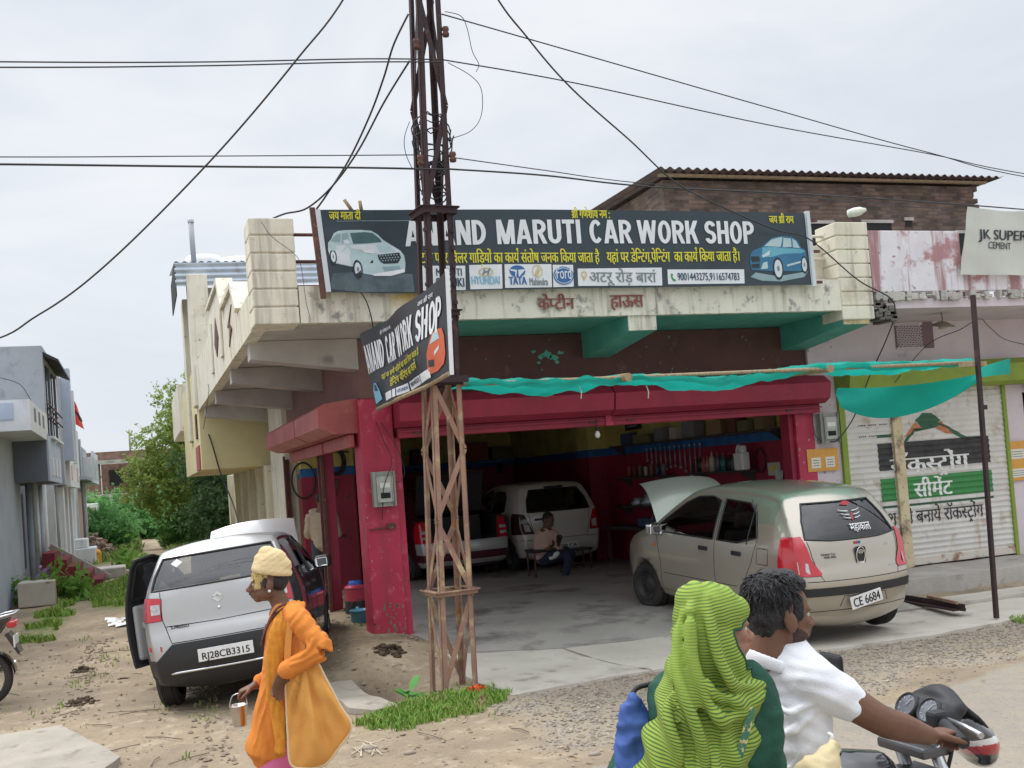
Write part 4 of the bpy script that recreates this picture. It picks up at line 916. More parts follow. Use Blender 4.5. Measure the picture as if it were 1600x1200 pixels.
scatter_stones('clods', 900, fcl, .012, .04, M('earth_clod', (.34, .275, .20), (.24, .19, .14), 8, rough=1), 'small earth clods along the wheel ruts of the side street', 14)
# -- long signboard on the parapet
SGY = 10.60
m_sign = M('printed_slate_vinyl', (.030, .050, .062), (.022, .038, .048), 1.2, rough=.38, spot=((.05, .075, .09), 1.6, .58, .8))
mi = {k: M('ink_'+k, c, c2, 6, rough=.45) for k, c, c2 in (('white', (.76, .78, .80), (.68, .71, .74)), ('yellow', (.72, .66, .04), (.62, .58, .05)), ('pale', (.62, .66, .69), (.55, .60, .63)), ('ice', (.45, .58, .60), (.38, .52, .55)), ('ice2', (.27, .38, .41), (.22, .33, .36)), ('dark', (.012, .02, .025), (.02, .03, .035)), ('glass', (.04, .10, .11), (.07, .15, .16)), ('road', (.10, .14, .155), (.05, .08, .095)), ('blue', (.025, .14, .26), (.03, .17, .30)), ('blue2', (.10, .34, .46), (.14, .40, .50)), ('grey', (.22, .25, .27), (.18, .2, .22)), ('logoblue', (.03, .13, .36), (.03, .13, .36)), ('skyblue', (.22, .48, .64), (.22, .48, .64)), ('gold', (.60, .48, .22), (.6, .48, .22)), ('red', (.5, .04, .05), (.5, .04, .05)), ('orange', (.62, .13, .05), (.55, .10, .04)), ('navy', (.02, .06, .12), (.02, .06, .12)), ('green', (.06, .28, .10), (.06, .28, .1)))}
def sg(p):   # gentle waves of the stretched print
 x, z = p.x, p.z
 k = sstep(4.2, 1.9, x)
 return Vector((x, p.y-.012*math.sin(x*2.3+z)*(.5+k)-.02*k*fbm((x*2.2+z*1.5, z*2.2, 1), 3), z))
sgn = thing('signboard', 'long dark signboard with white lettering and two printed cars above the garage', 'sign', (4.85, SGY, 3.9))
TL, TR, BL, BR = FY(490, 328, SGY), FY(1257, 333, SGY), FY(508, 457, SGY), FY(1268, 445, SGY)
def sgrid(i, j):
 u, v = i/90, j/16; top = TL.lerp(TR, u); bot = BL.lerp(BR, u); top.z += .02*math.sin(u*math.pi); bot.z += -.02*math.sin(u*9)*sstep(.35, .1, u)
 return sg(bot.lerp(top, v))
mb = MB(); mb.grid(91, 17, sgrid); mb.build('panel', m_sign, sgn)
mb = MB(); mb.bar(TR+Vector((.03, 0, .02)), BR+Vector((.03, 0, -.02)), .05, .05, (0, 1, 0)); mb.build('edge_frame', mi['pale'], sgn)
mb = MB(); mb.bar(TL+Vector((-.015, 0, .02)), BL+Vector((-.02, 0, -.06)), .05, .05, (0, 1, 0)); mb.build('edge_frame', m_steel, sgn)
mb = MB(); mb.bar(TL+Vector((.035, -.03, -.0)), BL+Vector((.03, -.03, .0)), .05, .006, (0, 1, 0)); mb.build('curled_hem', mi['pale'], sgn)
for z in (4.72, 4.35, 3.98):
 mb = MB(); mb.bar((1.9, SGY+.05, z), (7.8, SGY+.05, z), .03, .03); mb.build('batten', m_steel, sgn)
mb = MB(); mb.box((1.9, SGY+.02, 3.95), (2.6, SGY+.08, 4.0)); mb.build('torn_edge', M('sun_bleached_rag', (.12, .10, .10), rough=.9), sgn)
for px, py, dx, dy in ((538, 312, 14, 20), (562, 314, 3, 16)):
 a, b = FY(px, py, 11), FY(px+dx, py+dy, 11); mb = MB(); mb.tube([a, b], .02); one(mb, 'bamboo_stub', m_wood, 'short bamboo stub poking up behind the signboard, %s one' % ('left slanting' if dx > 10 else 'upright'), 'stick')
def sflat(name, pix, ink, off=.004, par=sgn):
 P = [FY(x, y, SGY) for x, y in pix]; return flat([(p.x, p.z) for p in P], (0, SGY, 0), (1, 0, 0), (0, 0, 1), off, fn=sg, sub=.12).build(name, mi[ink], par)
def swords(t, x0, y0, x1, h, ink, bold=.02, off=.007, par=sgn, y1=None):
 a, b = FY(x0, y0, SGY), FY(x1, y1 if y1 else y0, SGY)
 lat = all(ord(c) < 0x900 for c in t)
 return lettering(t, (a.x, SGY, a.z), (b-a).normalized(), (0, 0, 1), width=(b-a).length, height=h, bold=bold, off=off, fn=sg, slices=((0, .25),)).build('lettering', mi[ink], par)
swords('जय माता दी', 514, 343, 564, .115, 'yellow', .035); swords('श्री गणेशाय नम :', 893, 341, 953, .13, 'yellow', .035); swords('जय श्री राम', 1201, 349, 1240, .125, 'yellow', .035)
for t, x0, x1 in (('ANAND', 634, 760), ('MARUTI', 777, 908), ('CAR', 922, 988), ('WORK', 997, 1092), ('SHOP', 1102, 1179)):
 y = lambda x: 384+(x-634)*(381-384)/545-2.5*math.sin((x-634)/545*3.14)+.5
 a_, b_ = FY(x0, y(x0), SGY), FY(x1, y(x1), SGY)
 heavy_mb(t, lambda u, v, o, a_=a_, b_=b_: sg(a_.lerp(b_, u)+Vector((0, 0, .262*v)))+Vector((0, -o, 0)), .008).build('lettering', mi['white'], sgn)
swords('ट व फोर विलर गाड़ियों का कार्य संतोष जनक किया जाता है', 657, 411, 937, .19, 'yellow', .03, y1=410); swords('यहां पर डेन्टिंग,पेन्टिंग  का कार्य किया जाता हैं।', 948, 410, 1155, .19, 'yellow', .03, y1=408)
for pix in (((658, 415), (727, 415), (728, 453), (659, 454)), ((733, 414), (784, 413), (785, 451), (735, 452)), ((788, 413), (861, 413), (862, 449), (789, 450)), ((863, 414), (895, 414), (896, 448), (864, 449)), ((902, 420), (1034, 418), (1035, 446), (903, 447)), ((1043, 421), (1162, 421), (1163, 443), (1044, 444))): sflat('white_box', pix, 'white')
swords('MARUTI', 682, 431, 722, .08, 'navy', .02, .009); swords('SUZUKI', 682, 448, 726, .095, 'navy', .03, .009); swords('HYUNDAI', 737, 444, 781, .085, 'skyblue', .035, .009); swords('TATA', 795, 445, 823, .085, 'logoblue', .05, .009); swords('Mahindra', 827, 446, 856, .08, 'grey', .03, .009)
swords('अटरू रोड़ बारां', 921, 441, 1026, .2, 'grey', .012, .009); swords('9001443275,9116574783', 1059, 438, 1155, .1, 'navy', .015, .009)
def spatch(name, cx, cy, rx, ry, ink, off, hole=0):
 c = FY(cx, cy, SGY); k = FY(cx+100, cy, SGY).x-c.x; k /= 100
 if hole:
  acc = None
  for q in ring2(c.x, c.z, rx*k, ry*k, hole*k):
   f = flat(q, (0, SGY, 0), (1, 0, 0), (0, 0, 1), off, fn=sg); acc = f if acc is None else merge(acc, f)
  return acc.build(name, mi[ink], sgn)
 return flat(ell(c.x, c.z, rx*k, ry*k), (0, SGY, 0), (1, 0, 0), (0, 0, 1), off, fn=sg, sub=.15).build(name, mi[ink], sgn)
spatch('emblem', 759, 425, 11, 6.5, 'gold', .009, 1.6); sflat('emblem', ((753, 430), (756, 420), (758, 420), (757, 424), (762, 423), (764, 419), (766, 419), (763, 430), (761, 430), (762, 426), (757, 427), (755, 430)), 'grey', .0095)
spatch('emblem', 808, 424, 12, 8.5, 'logoblue', .009); sflat('emblem', ((797, 421), (807, 422), (806, 433), (804.5, 432), (804.5, 425), (797, 423)), 'white', .0105); sflat('emblem', ((819, 421), (809, 422), (810, 433), (811.5, 432), (811.5, 425), (819, 423)), 'white', .0105)
spatch('emblem', 839, 424, 8, 9, 'gold', .009, 1.1); sflat('emblem', ((834, 431), (840, 417), (842, 417), (838, 427), (842, 420), (844, 421), (840, 431)), 'gold', .0095)
spatch('emblem', 880, 431, 15.5, 13, 'logoblue', .009); spatch('emblem', 880, 431, 14, 11.5, 'pale', .0105, 1); swords('Ford', 869, 436, 892, .13, 'white', .01, .012)
spatch('pin', 912, 429, 4.5, 4.5, 'gold', .009, 1.7); sflat('pin', ((909, 433), (915, 433), (912, 440)), 'gold', .009); sflat('handset', ((1048, 428), (1050.5, 427), (1051.5, 430), (1050.5, 432), (1053, 436), (1055, 436), (1056.5, 438.5), (1055, 440), (1051, 438), (1048.5, 433)), 'green', .009)
# printed white car, lower left of the board
sflat('printed_road', ((512, 452), (520, 428), (560, 425), (645, 428), (648, 456), (560, 457)), 'road', .0045)
sflat('printed_car', ((512, 391), (512, 380), (517, 374), (521, 365), (528, 361), (540, 359.5), (563, 359), (580, 360.5), (590, 366), (598, 374), (603, 377), (611, 382), (618, 386), (626, 391), (632, 399), (634, 412), (633, 425), (612, 430), (590, 431), (567, 427), (560, 415), (548, 417), (520, 412), (515, 402)), 'ice', .006)
sflat('printed_car', ((512, 391), (514, 384), (543, 383), (566, 382), (598, 379), (612, 384), (628, 394), (592, 396), (566, 391), (550, 388), (546, 400), (549, 416), (522, 411), (515, 402)), 'pale', .0072)
sflat('printed_window', ((547, 364), (570, 362.5), (582, 364), (594, 373), (597, 378), (572, 380), (552, 381)), 'glass', .0085); sflat('printed_window', ((534, 365), (543, 364), (547, 378), (546, 381), (534, 380)), 'ice2', .0085); sflat('printed_window', ((519, 374), (526, 366), (532, 365), (531, 379), (517, 377)), 'ice2', .0085)
sflat('printed_grille', ((590, 398), (624, 394), (627, 402), (622, 411), (600, 412), (593, 408)), 'dark', .0085); sflat('printed_bumper', ((597, 417), (624, 415), (627, 421), (602, 425)), 'ice2', .0085); sflat('printed_bumper', ((582, 428), (600, 425), (632, 420), (633, 425), (611, 431), (585, 431)), 'white', .0088)
acc = None
for i in range(7):
 for j in range(3):
  x, y = 594+i*4.4+(j % 2)*2, 399.5+j*4-i*.35
  P = [FY(x+dx, y+dy, SGY) for dx, dy in ((-1.3, 0), (0, -1.4), (1.3, 0), (0, 1.4))]; f = flat([(p.x, p.z) for p in P], (0, SGY, 0), (1, 0, 0), (0, 0, 1), .0098, fn=sg); acc = f if acc is None else merge(acc, f)
acc.build('printed_grille', mi['ice2'], sgn)
sflat('printed_lamp', ((567, 389), (586, 392), (585, 396), (569, 394)), 'white', .0088); sflat('printed_lamp', ((574, 402), (580, 401), (584, 405), (583, 411), (574, 411)), 'dark', .0088); sflat('printed_mirror', ((536, 376), (543, 374), (547, 378), (545, 382), (537, 382)), 'pale', .009)
for x, y, rx, ry in ((559, 421, 7.5, 15), (520, 402, 5.5, 12)): spatch('printed_tyre', x, y, rx, ry, 'dark', .0085); spatch('printed_wheel', x, y, rx*.68, ry*.72, 'pale', .0098); spatch('printed_hub', x, y, rx*.22, ry*.25, 'grey', .011)
# printed blue car, right end of the board
sflat('printed_road', ((1172, 433), (1180, 426), (1215, 432), (1262, 424), (1256, 433), (1220, 440), (1190, 439)), 'ice2', .0045)
sflat('printed_car', ((1171, 399), (1175, 392), (1190, 386), (1194, 381), (1205, 372), (1220, 369), (1236, 370), (1246, 376), (1251, 387), (1258, 391), (1260, 405), (1258, 420), (1252, 424), (1225, 424), (1206, 424), (1174, 422), (1171, 412)), 'blue', .006)
sflat('printed_panel', ((1190, 387), (1212, 386), (1222, 388), (1250, 389), (1258, 393), (1251, 396), (1222, 397), (1215, 399), (1204, 402), (1188, 402), (1190, 395)), 'blue2', .0072)
sflat('printed_window', ((1193, 385), (1204, 375), (1217, 371), (1222, 371), (1219, 386)), 'ice', .0085); sflat('printed_window', ((1223, 372), (1235, 373), (1236, 386), (1222, 387)), 'ice', .0085); sflat('printed_window', ((1237, 373), (1243, 377), (1249, 388), (1238, 387)), 'ice', .0085)
sflat('printed_grille', ((1172, 401), (1185, 401), (1187, 409), (1174, 410)), 'dark', .0085); sflat('printed_bumper', ((1173, 413), (1186, 412), (1186, 419), (1175, 419)), 'dark', .0085); sflat('printed_lamp', ((1190, 400), (1202, 391), (1201, 399), (1191, 403)), 'pale', .009); sflat('printed_lamp', ((1191, 411), (1198, 409), (1199, 420), (1188, 421)), 'ice', .009); sflat('printed_sill', ((1228, 414), (1250, 408), (1250, 411), (1229, 417)), 'ice', .009)
for x, y, rx, ry in ((1215, 420, 7.8, 15), (1256, 414, 4.8, 11.5)): spatch('printed_tyre', x, y, rx, ry, 'dark', .0085); spatch('printed_wheel', x, y, rx*.76, ry*.78, 'pale', .0098); spatch('printed_hub', x, y, rx*.25, ry*.25, 'grey', .011)
sflat('seam', ((526, 345), (652, 344), (652, 344.8), (526, 345.8)), 'ice2', .005)

# -- lattice power pole
m_rustlow = M('rusted_tan_steel', (.36, .22, .15), (.26, .15, .12), 3.5, spot=[((.50, .40, .24), 5, .52, .66), ((.38, .16, .05), 9, .6, .72)], rough=.8, bump=.4, bscale=60)
m_rusthi = M('rusted_dark_steel', (.055, .027, .03), (.032, .02, .023), 4, spot=((.14, .06, .045), 7, .6, .74), rough=.8, bump=.3, bscale=60)
pole = thing('lattice_power_pole', 'rusty four legged steel lattice pole standing in grass in front of the garage', 'power pole', (2.62, 9.64, 0))
PA = Vector((.995, .098, 0)); PB = Vector((-.098, .995, 0))
def pc(z, a, b):
 s = (.345-.017*z)/2; c = Vector((2.65+.027*z, 9.68-.012*z, z)); return c+PA*a*s+PB*b*s
def angle_leg(mb, a, b, z0, z1, w_=.052, t=.008):
 p, q = pc(z0, a, b), pc(z1, a, b)
 for d, e in ((PA*-a, PB*-b), (PB*-b, PA*-a)):
  A = [p, p+d*w_, p+d*w_+e*t, p+e*t]; B = [v+(q-p) for v in A]
  mb.add(A+B, [(0, 1, 2, 3), (7, 6, 5, 4), (0, 4, 5, 1), (1, 5, 6, 2), (2, 6, 7, 3), (3, 7, 4, 0)], False)
for a, b in ((-1, -1), (1, -1), (1, 1), (-1, 1)):
 mb = MB(); angle_leg(mb, a, b, -.15, 2.9); mb.cm = 1; angle_leg(mb, a, b, 2.9, 9.0)
 if (a, b) in ((-1, -1), (1, -1)):
  for z in np.arange(3.62, 4.5, .17): mb.box(pc(z, a, b)+Vector((-.03, -.03, -.015)), pc(z, a, b)+Vector((.0, .0, .015)))
 mb.build('leg', [m_rustlow, m_rusthi], pole, fix=True)
zs = [0.02, .93, 1.6, 2.25, 2.9, 3.5, 4.45, 5.5, 6.6, 7.7, 8.9]
for fi, (c0, c1) in enumerate((((-1, -1), (1, -1)), ((1, -1), (1, 1)), ((1, 1), (-1, 1)), ((-1, 1), (-1, -1)))):
 for k in range(len(zs)-1):
  if 3.3 < zs[k] < 4.3: continue
  A, B = (c0, c1) if (k+fi) % 2 == 0 else (c1, c0)
  inn = (PB if fi in (0,) else -PA if fi == 1 else -PB if fi == 2 else PA)*.012
  mb = MB(); mb.bar(pc(zs[k], *A)+inn, pc(zs[k+1], *B)+inn, .045, .007, PA if fi in (0, 2) else PB)
  p, q = pc(zs[k], *A)+inn, pc(zs[k+1], *B)+inn; nrm = PB if fi in (0, 2) else PA
  mb = MB(); mb.bar(p, q, .007 if False else .05, .007, nrm); mb.build('brace', m_rustlow if zs[k] < 2.8 else m_rusthi, pole)
def collar(z, ex, hgt, m):
 mb = MB(); s = 1+ex
 C = [pc(z, a*s, b*s) for a, b in ((-1, -1), (1, -1), (1, 1), (-1, 1))]
 for i in range(4):
  p, q = C[i], C[(i+1) % 4]; d = (q-p).normalized()*.012
  mb.bar(p-d, q+d, .06, .008); mb.bar(p+Vector((0, 0, -hgt/2)), q+Vector((0, 0, -hgt/2)), .008, hgt)
 mb.build('collar', m, pole)
collar(.95, .2, .04, m_rustlow); collar(3.55, .1, .05, m_rusthi); collar(4.52, .26, .06, m_rusthi); collar(2.9, .08, .05, m_rusthi)
mb = MB(); mb.bar(pc(2.9, -1.6, -1.3), pc(2.9, 1.3, -1.3), .06, .06); mb.build('cross_bar', m_rusthi, pole)
for z, s in ((6.05, -1), (5.0, 1), (6.2, 1), (4.95, -1)):
 mb = MB(); mb.lathe([(0, .05), (.03, .045), (.035, .02), (.022, .0), (.035, -.02), (.03, -.045), (0, -.05)], 10, Matrix.Translation(pc(z, s*1.25, -1.1))); mb.build('insulator', m_steel, pole)
mb = MB(); rnd = random.Random(4)
for i in range(11):
 c = pc(4.6+i*.075, 0, -.4); r = rnd.uniform(.08, .17); mb.tube([c+Vector((r*math.cos(a)*1.2, rnd.uniform(-.05, .05), r*math.sin(a))) for a in np.linspace(0, 6.28+rnd.random(), 18)], .007, 5)
cc = mb; one(cc, 'cable_coil', m_wire, 'tangle of coiled black cable tied inside the lattice pole above the collar', 'cable coil')

# -- overhead wires
def wire(pts, r, label, name='wire', m=m_wire, grp=None):
 P = catmull([FY(*p) if len(p) == 3 else Vector(p[:3]) for p in pts], 8); mb = MB(); mb.tube(P, r*.72, 6); return one(mb, name, m, label, 'wire', grp)
wire([(-1200, 84, 9.9), (-60, 96, 9.6), (300, 97, 9.6), (560, 92, 9.55), (690, 93, 9.5)], .009, 'upper of the pair of thin wires leaving the pole to the left near the top')
wire([(-1200, 98, 9.7), (-60, 105, 9.4), (300, 103, 9.4), (560, 97, 9.45), (690, 97, 9.45)], .009, 'lower of the pair of thin wires leaving the pole to the left near the top')
wire([(690, 93, 9.5), (900, 130, 10), (1200, 195, 10.8), (1450, 240, 11.5), (1680, 284, 12), (2300, 372, 14)], .009, 'thin wire running from near the pole top down to the right')
wire([(690, 22, 9.5), (900, 82, 10), (1200, 168, 10.8), (1450, 238, 11.5), (1680, 290, 12), (2300, 385, 14)], .009, 'highest wire falling from the pole to the right edge')
wire([(-1200, 238, 9.9), (-60, 245, 9.6), (300, 244, 9.6), (660, 242, 9.5)], .007, 'thin upper wire left of the pole at half height')
wire([(-1200, 245, 9.7), (-60, 256, 9.4), (300, 260, 9.4), (560, 262, 9.4), (700, 265, 9.4)], .013, 'thicker lower wire left of the pole at half height')
wire([(700, 245, 9.5), (850, 266, 9.8), (1000, 286, 10.2), (1300, 312, 11), (1680, 345, 12), (2300, 400, 14)], .007, 'thin wire passing just above the signboard')
wire([(700, 264, 9.4), (850, 274, 9.6), (1020, 292, 10), (1300, 306, 10.4), (1680, 334, 11), (2300, 390, 13)], .012, 'thicker wire passing across the brick house above the signboard')
wire([(760, -420, 6.5), (560, -40, 7.0), (462, 95, 7.2), (330, 250, 7.6), (170, 410, 8), (60, 492, 8.3), (-60, 545, 8.6), (-500, 630, 9.6)], .009, 'long wire slanting across the sky down to the left edge')
wire([(560, -420, 6.5), (755, -40, 7.5), (825, 60, 8), (895, 140, 8.5), (985, 220, 9.2), (1060, 288, 9.8), (1150, 333, 10.3), (1215, 360, 10.5), (1265, 374, 10.5), (1340, 437, 10.6), (1390, 465, 10.62), (1398, 490, 10.7), (1385, 530, 11.2), (1358, 590, 11.6), (1335, 650, 11.8), (1310, 686, 11.85), (1297, 690, 11.9)], .011, 'black cable falling from the sky across the sign to the meter by the white shutter')
wire([(638, 22, 9.5), (615, 70, 9.6), (600, 120, 9.8), (578, 180, 10.1), (545, 250, 10.4), (510, 305, 10.6), (492, 330, 10.65)], .013, 'thick twisted service cable from pole top to the left end of the sign')
wire([(640, 95, 9.5), (600, 160, 9.8), (560, 235, 10.2), (520, 290, 10.5), (480, 325, 10.7), (445, 334, 10.8), (420, 344, 10.8)], .013, 'lower twisted service cable from the pole to the parapet pillar')
wire([(700, 98, 9.4), (735, 118, 9.4), (752, 140, 9.4), (752, 180, 9.4), (735, 205, 9.4), (700, 218, 9.4)], .005, 'loose loop of wire hanging right of the pole')
wire([(695, 18, 9.4), (720, 25, 9.4), (730, 45, 9.4), (738, 80, 9.4), (748, 100, 9.4), (744, 112, 9.4)], .005, 'short frayed wire end dangling right of the pole top')
wire([(640, 190, 9.4), (632, 215, 9.4), (634, 240, 9.4), (645, 265, 9.4)], .005, 'small wire loop left of the pole at mid height')
wire([(560, 452, 10.6), (572, 470, 10.6), (580, 495, 10.65), (583, 515, 10.7)], .009, 'short black cable hanging from the bottom edge of the sign')
wire([(408, 346, 10.65), (425, 370, 10.65), (458, 395, 10.66), (470, 415, 10.66), (478, 470, 10.66), (484, 494, 10.66)], .004, 'thin cord hanging over the cream parapet pillar')
wire([(300, 545, 23), (306, 620, 22.5), (330, 690, 21.6), (345, 740, 21.6), (365, 790, 21), (378, 840, 20)], .02, 'black cable sagging down the yellow side wall')
wire([(318, 670, 14.4), (326, 615, 14.4), (325, 600, 14.4)], .006, 'thin hanging cord below the yellow balcony')
wire([(0, 590, 26), (30, 600, 26), (45, 620, 26), (58, 645, 26)], .012, 'thin wire on the grey house wall')
wire([(1398, 598, 11.6), (1450, 538, 11.9), (1500, 515, 11.0), (1530, 498, 10), (1545, 510, 10.3), (1570, 530, 11.5), (1610, 540, 12)], .007, 'wire looped over the top of the iron post')
m_cfl = M('milky_plastic', (.72, .76, .66), (.62, .68, .55), 8, rough=.4)
c = FY(1338, 331, 10.5); mb = MB(); mb.lathe([(0, -.11), (.045, -.1), (.055, -.02), (.05, .05), (.03, .09), (.02, .12), (0, .12)], 14, Matrix.Translation(c) @ Matrix.Rotation(R(80), 4, 'Y') @ Matrix.Rotation(R(15), 4, 'X'))
lt = one(mb, 'wrapped_bulb', m_cfl, 'bulb wrapped in pale plastic hung on the wire in front of the brick house', 'bulb')

# -- banner tied between the pole and the corner pillar
m_ban = M('printed_black_vinyl', (.022, .022, .028), (.03, .03, .038), 2, rough=.4, back=(.5, .5, .5))
BTL, BBL, BTR, BBR = FY(562, 522, 10.45), FY(588, 640, 10.45), FY(695, 424, 8.6), FY(702, 582, 8.6)
def bn(u, v):
 p = (BBL.lerp(BBR, u)).lerp(BTL.lerp(BTR, u), v); nrm = Vector((-.98, -.16, 0))
 sag = .10*math.sin(math.pi*u)*(v-.3); p.z -= max(sag, 0)*.6
 return p+nrm*(.03*math.sin(u*9+v*3)+.04*fbm((u*2.5, v*1.5, 2), 3))*math.sin(math.pi*min(1, u*1.0))**.5
ban = thing('hanging_banner', 'slack black printed banner strung from the lattice pole to the red corner pillar', 'banner', BBR)
mb = MB(); mb.grid(41, 15, lambda i, j: bn(i/40, j/14), flip=False); mb.build('cloth', m_ban, ban)
BW, BH = 1.9, .88
def bfn(p): return bn(p.x/BW, p.z/BH)
def bword(t, u0, v0, u1, v1, h, ink, bold=.02, off=.008):
 o = Vector((u0*BW, 0, v0*BH)); e = Vector((u1*BW, 0, v1*BH))
 bm = lettering(t, o, (e-o).normalized(), (0, 0, 1), width=(e-o).length, height=h*BH, bold=bold, off=0, slices=((0, .08), (1, .08)))
 bm.map(lambda p: bfn(p)+Vector((-.985, -.16, 0))*(off-p.y)); bm.build('lettering', mi[ink], ban)
def bflat(name, pts, ink, off=.007):
 m_ = flat([(a*BW, b*BH) for a, b in pts], (0, 0, 0), (1, 0, 0), (0, 0, 1), 0, sub=.1); m_.map(lambda p: bfn(p)+Vector((-.985, -.16, 0))*off); m_.build(name, mi[ink], ban)
for t, u0, u1 in (('ANAND', .02, .23), ('CAR', .26, .385), ('WORK', .415, .665), ('SHOP', .70, .945)):
 heavy_mb(t, lambda u, v, o, u0=u0, u1=u1: bn(u0+(u1-u0)*u, .46+.36*v)+Vector((-.985, -.16, 0))*o, .009).build('lettering', mi['white'], ban)
bword('जय श्री राम', .72, .86, .86, .86, .07, 'white'); bword('श्री गणेशाय नम :', .22, .87, .36, .87, .06, 'white')
bword('यहां पर सभी गाड़ियों का कार्य किया जाता है', .18, .30, .72, .33, .11, 'yellow', .03); bword('डेन्टिंग पेन्टिंग का कार्य', .28, .17, .66, .2, .11, 'yellow', .03)
for a, b in ((.2, .29), (.3, .335), (.345, .47), (.49, .66), (.67, .82)): bflat('white_box', ((a, .03), (b, .03), (b, .125), (a, .125)), 'white')
bword('HYUNDAI', .355, .06, .46, .06, .04, 'logoblue', .02, .01); bword('9001443275', .5, .06, .65, .06, .05, 'navy', .01, .01)
bflat('printed_car', ((.80, .12), (.80, .28), (.83, .36), (.86, .47), (.90, .49), (.95, .47), (.97, .38), (.975, .2), (.96, .11), (.9, .06), (.83, .06)), 'orange'); bflat('printed_window', ((.845, .36), (.87, .46), (.91, .475), (.93, .38)), 'ice', .009); bflat('printed_grille', ((.815, .14), (.87, .12), (.875, .19), (.815, .21)), 'dark', .009); bflat('printed_lamp', ((.88, .22), (.92, .27), (.925, .31), (.885, .27)), 'pale', .009)
bflat('printed_car', ((.03, .06), (.03, .24), (.06, .32), (.1, .3), (.13, .2), (.14, .08)), 'skyblue'); bflat('printed_window', ((.05, .22), (.065, .3), (.095, .28), (.11, .2)), 'navy', .009)
mb = MB(); mb.bar(BTR+Vector((.02, 0, .02)), BBR+Vector((.02, 0, -.02)), .035, .02, (0, 1, 0)); mb.build('edge_batten', mi['white'], ban)
mb = MB(); mb.tube([bn(.02, 0), bn(.35, -.01), bn(.7, -.02), bn(1, -.01)], .02); mb.build('bottom_pole', m_wood, ban)

# -- green awning cloth on bamboo
m_cloth = M('sea_green_awning', (.015, .47, .38), (.012, .38, .31), 3, rough=.75, bump=.25, bscale=220)
_n = m_cloth.node_tree; _t = _n.nodes.new('ShaderNodeBsdfTranslucent'); _t.inputs[0].default_value = (.02, .62, .50, 1); _m = _n.nodes.new('ShaderNodeMixShader'); _m.inputs[0].default_value = .45
_n.links.new(_n.nodes['Principled BSDF'].outputs[0], _m.inputs[1]); _n.links.new(_t.outputs[0], _m.inputs[2]); _n.links.new(_m.outputs[0], _n.nodes['Material Output'].inputs[0])
def awn(i, j):
 u = i/180; x = 2.95+u*(8.82-2.95); v = j/12
 zz = 2.87+.035*math.sin(u*math.pi*3+.4)*1.0-.03*abs(math.sin(u*3*math.pi))
 drop = .03+.09*(math.sin(u*math.pi*3)**2)*(1-u*.4)
 y = 9.62+v*.55+.05*fbm((u*9, v*2, 1), 3)-.18*u
 cr = .012*math.sin(u*70+v*6+3*fbm((u*6, v, 2), 2))+.02*fbm((u*30, v*5, 4), 3)
 return Vector((x, y, zz+.05*math.sin(v*3.1)+cr-drop*v))
aw = thing('awning', 'long bunched sea green awning cloth stretched on bamboo in front of the red hoods', 'awning', (5.9, 9.9, 2.8))
mb = MB(); mb.grid(181, 13, awn); mb.build('cloth', m_cloth, aw)
def hem(i, j):
 u = i/180; p = awn(i, 0); return p+Vector((0, -.012+.02*fbm((u*9, j*.4, 8), 2), -.075*(j/4)*(.65+.5*math.sin(u*9.4)**2)))
mb = MB(); mb.grid(181, 5, hem); mb.build('hem', m_cloth, aw)
for px, py in ((982, 589), (1298, 576)):
 a = FY(px, py, 9.45); mb = MB(); mb.tube([a, (a.x+.15, 11.8, a.z+.12)], .042, 10); mb.build('bamboo', m_wood, aw)
mb = MB(); mb.tube([(2.9, 9.62, 2.86), (5.9, 9.56, 2.85), (8.85, 9.42, 2.83)], .02); mb.build('rope', m_wood, aw)
for px in (905, 1010):
 mb = MB(); a = FY(px, 603, 9.8); mb.tube([a, a+Vector((.02, 0, -.06)), a+Vector((.01, 0, -.13))], .006); mb.build('tie_string', m_white, aw)
sw_ = thing('draped_cloth', 'sagging sea green cloth swag across the top of the white shutter', 'awning', (9.6, 10.2, 2.4))
def swag(i, j):
 u = i/40; v = j/8; t = FY(1308, 606, 10.4).lerp(FY(1532, 584, 9.5), u); t.z -= .05*math.sin(u*math.pi)
 d = .06+.36*max(0, math.sin(math.pi*min(1, u*.88+.12)))**.75*(1-u*.45)
 return t+Vector((0, .03*math.sin(v*5+u*8), -d*v))
mb = MB(); mb.grid(41, 9, swag); mb.build('cloth', m_cloth, sw_)
mb = MB(); mb.grid(12, 6, lambda i, j: FY(1530+i*4.4, 575+j*3+i*(-1.6+.9*j*.2)+i*i*.02, 9.5+.08*i+.02*j)); mb.build('loose_end', m_cloth, sw_)
mb = MB(); a, b = FY(1520, 461, 9.25), G(1557, 966, .04); mb.bar(a, b, .042, .042, (1, 0, 0)); ip = thing('iron_post', 'tall thin rusty iron post carrying the right end of the green awning', 'post', b); mb.build('shaft', m_rusthi, ip)
mb = MB(); t = a.lerp(b, .215); mb.bar(t+Vector((-.2, .04, 0)), t+Vector((.14, .04, 0)), .05, .05); mb.build('cross_bar', m_wood, ip)
mb = MB(); mb.box(a.lerp(b, .35)+Vector((.02, -.02, -.03)), a.lerp(b, .35)+Vector((.07, .02, .02))); mb.build('lug', m_rusthi, ip)

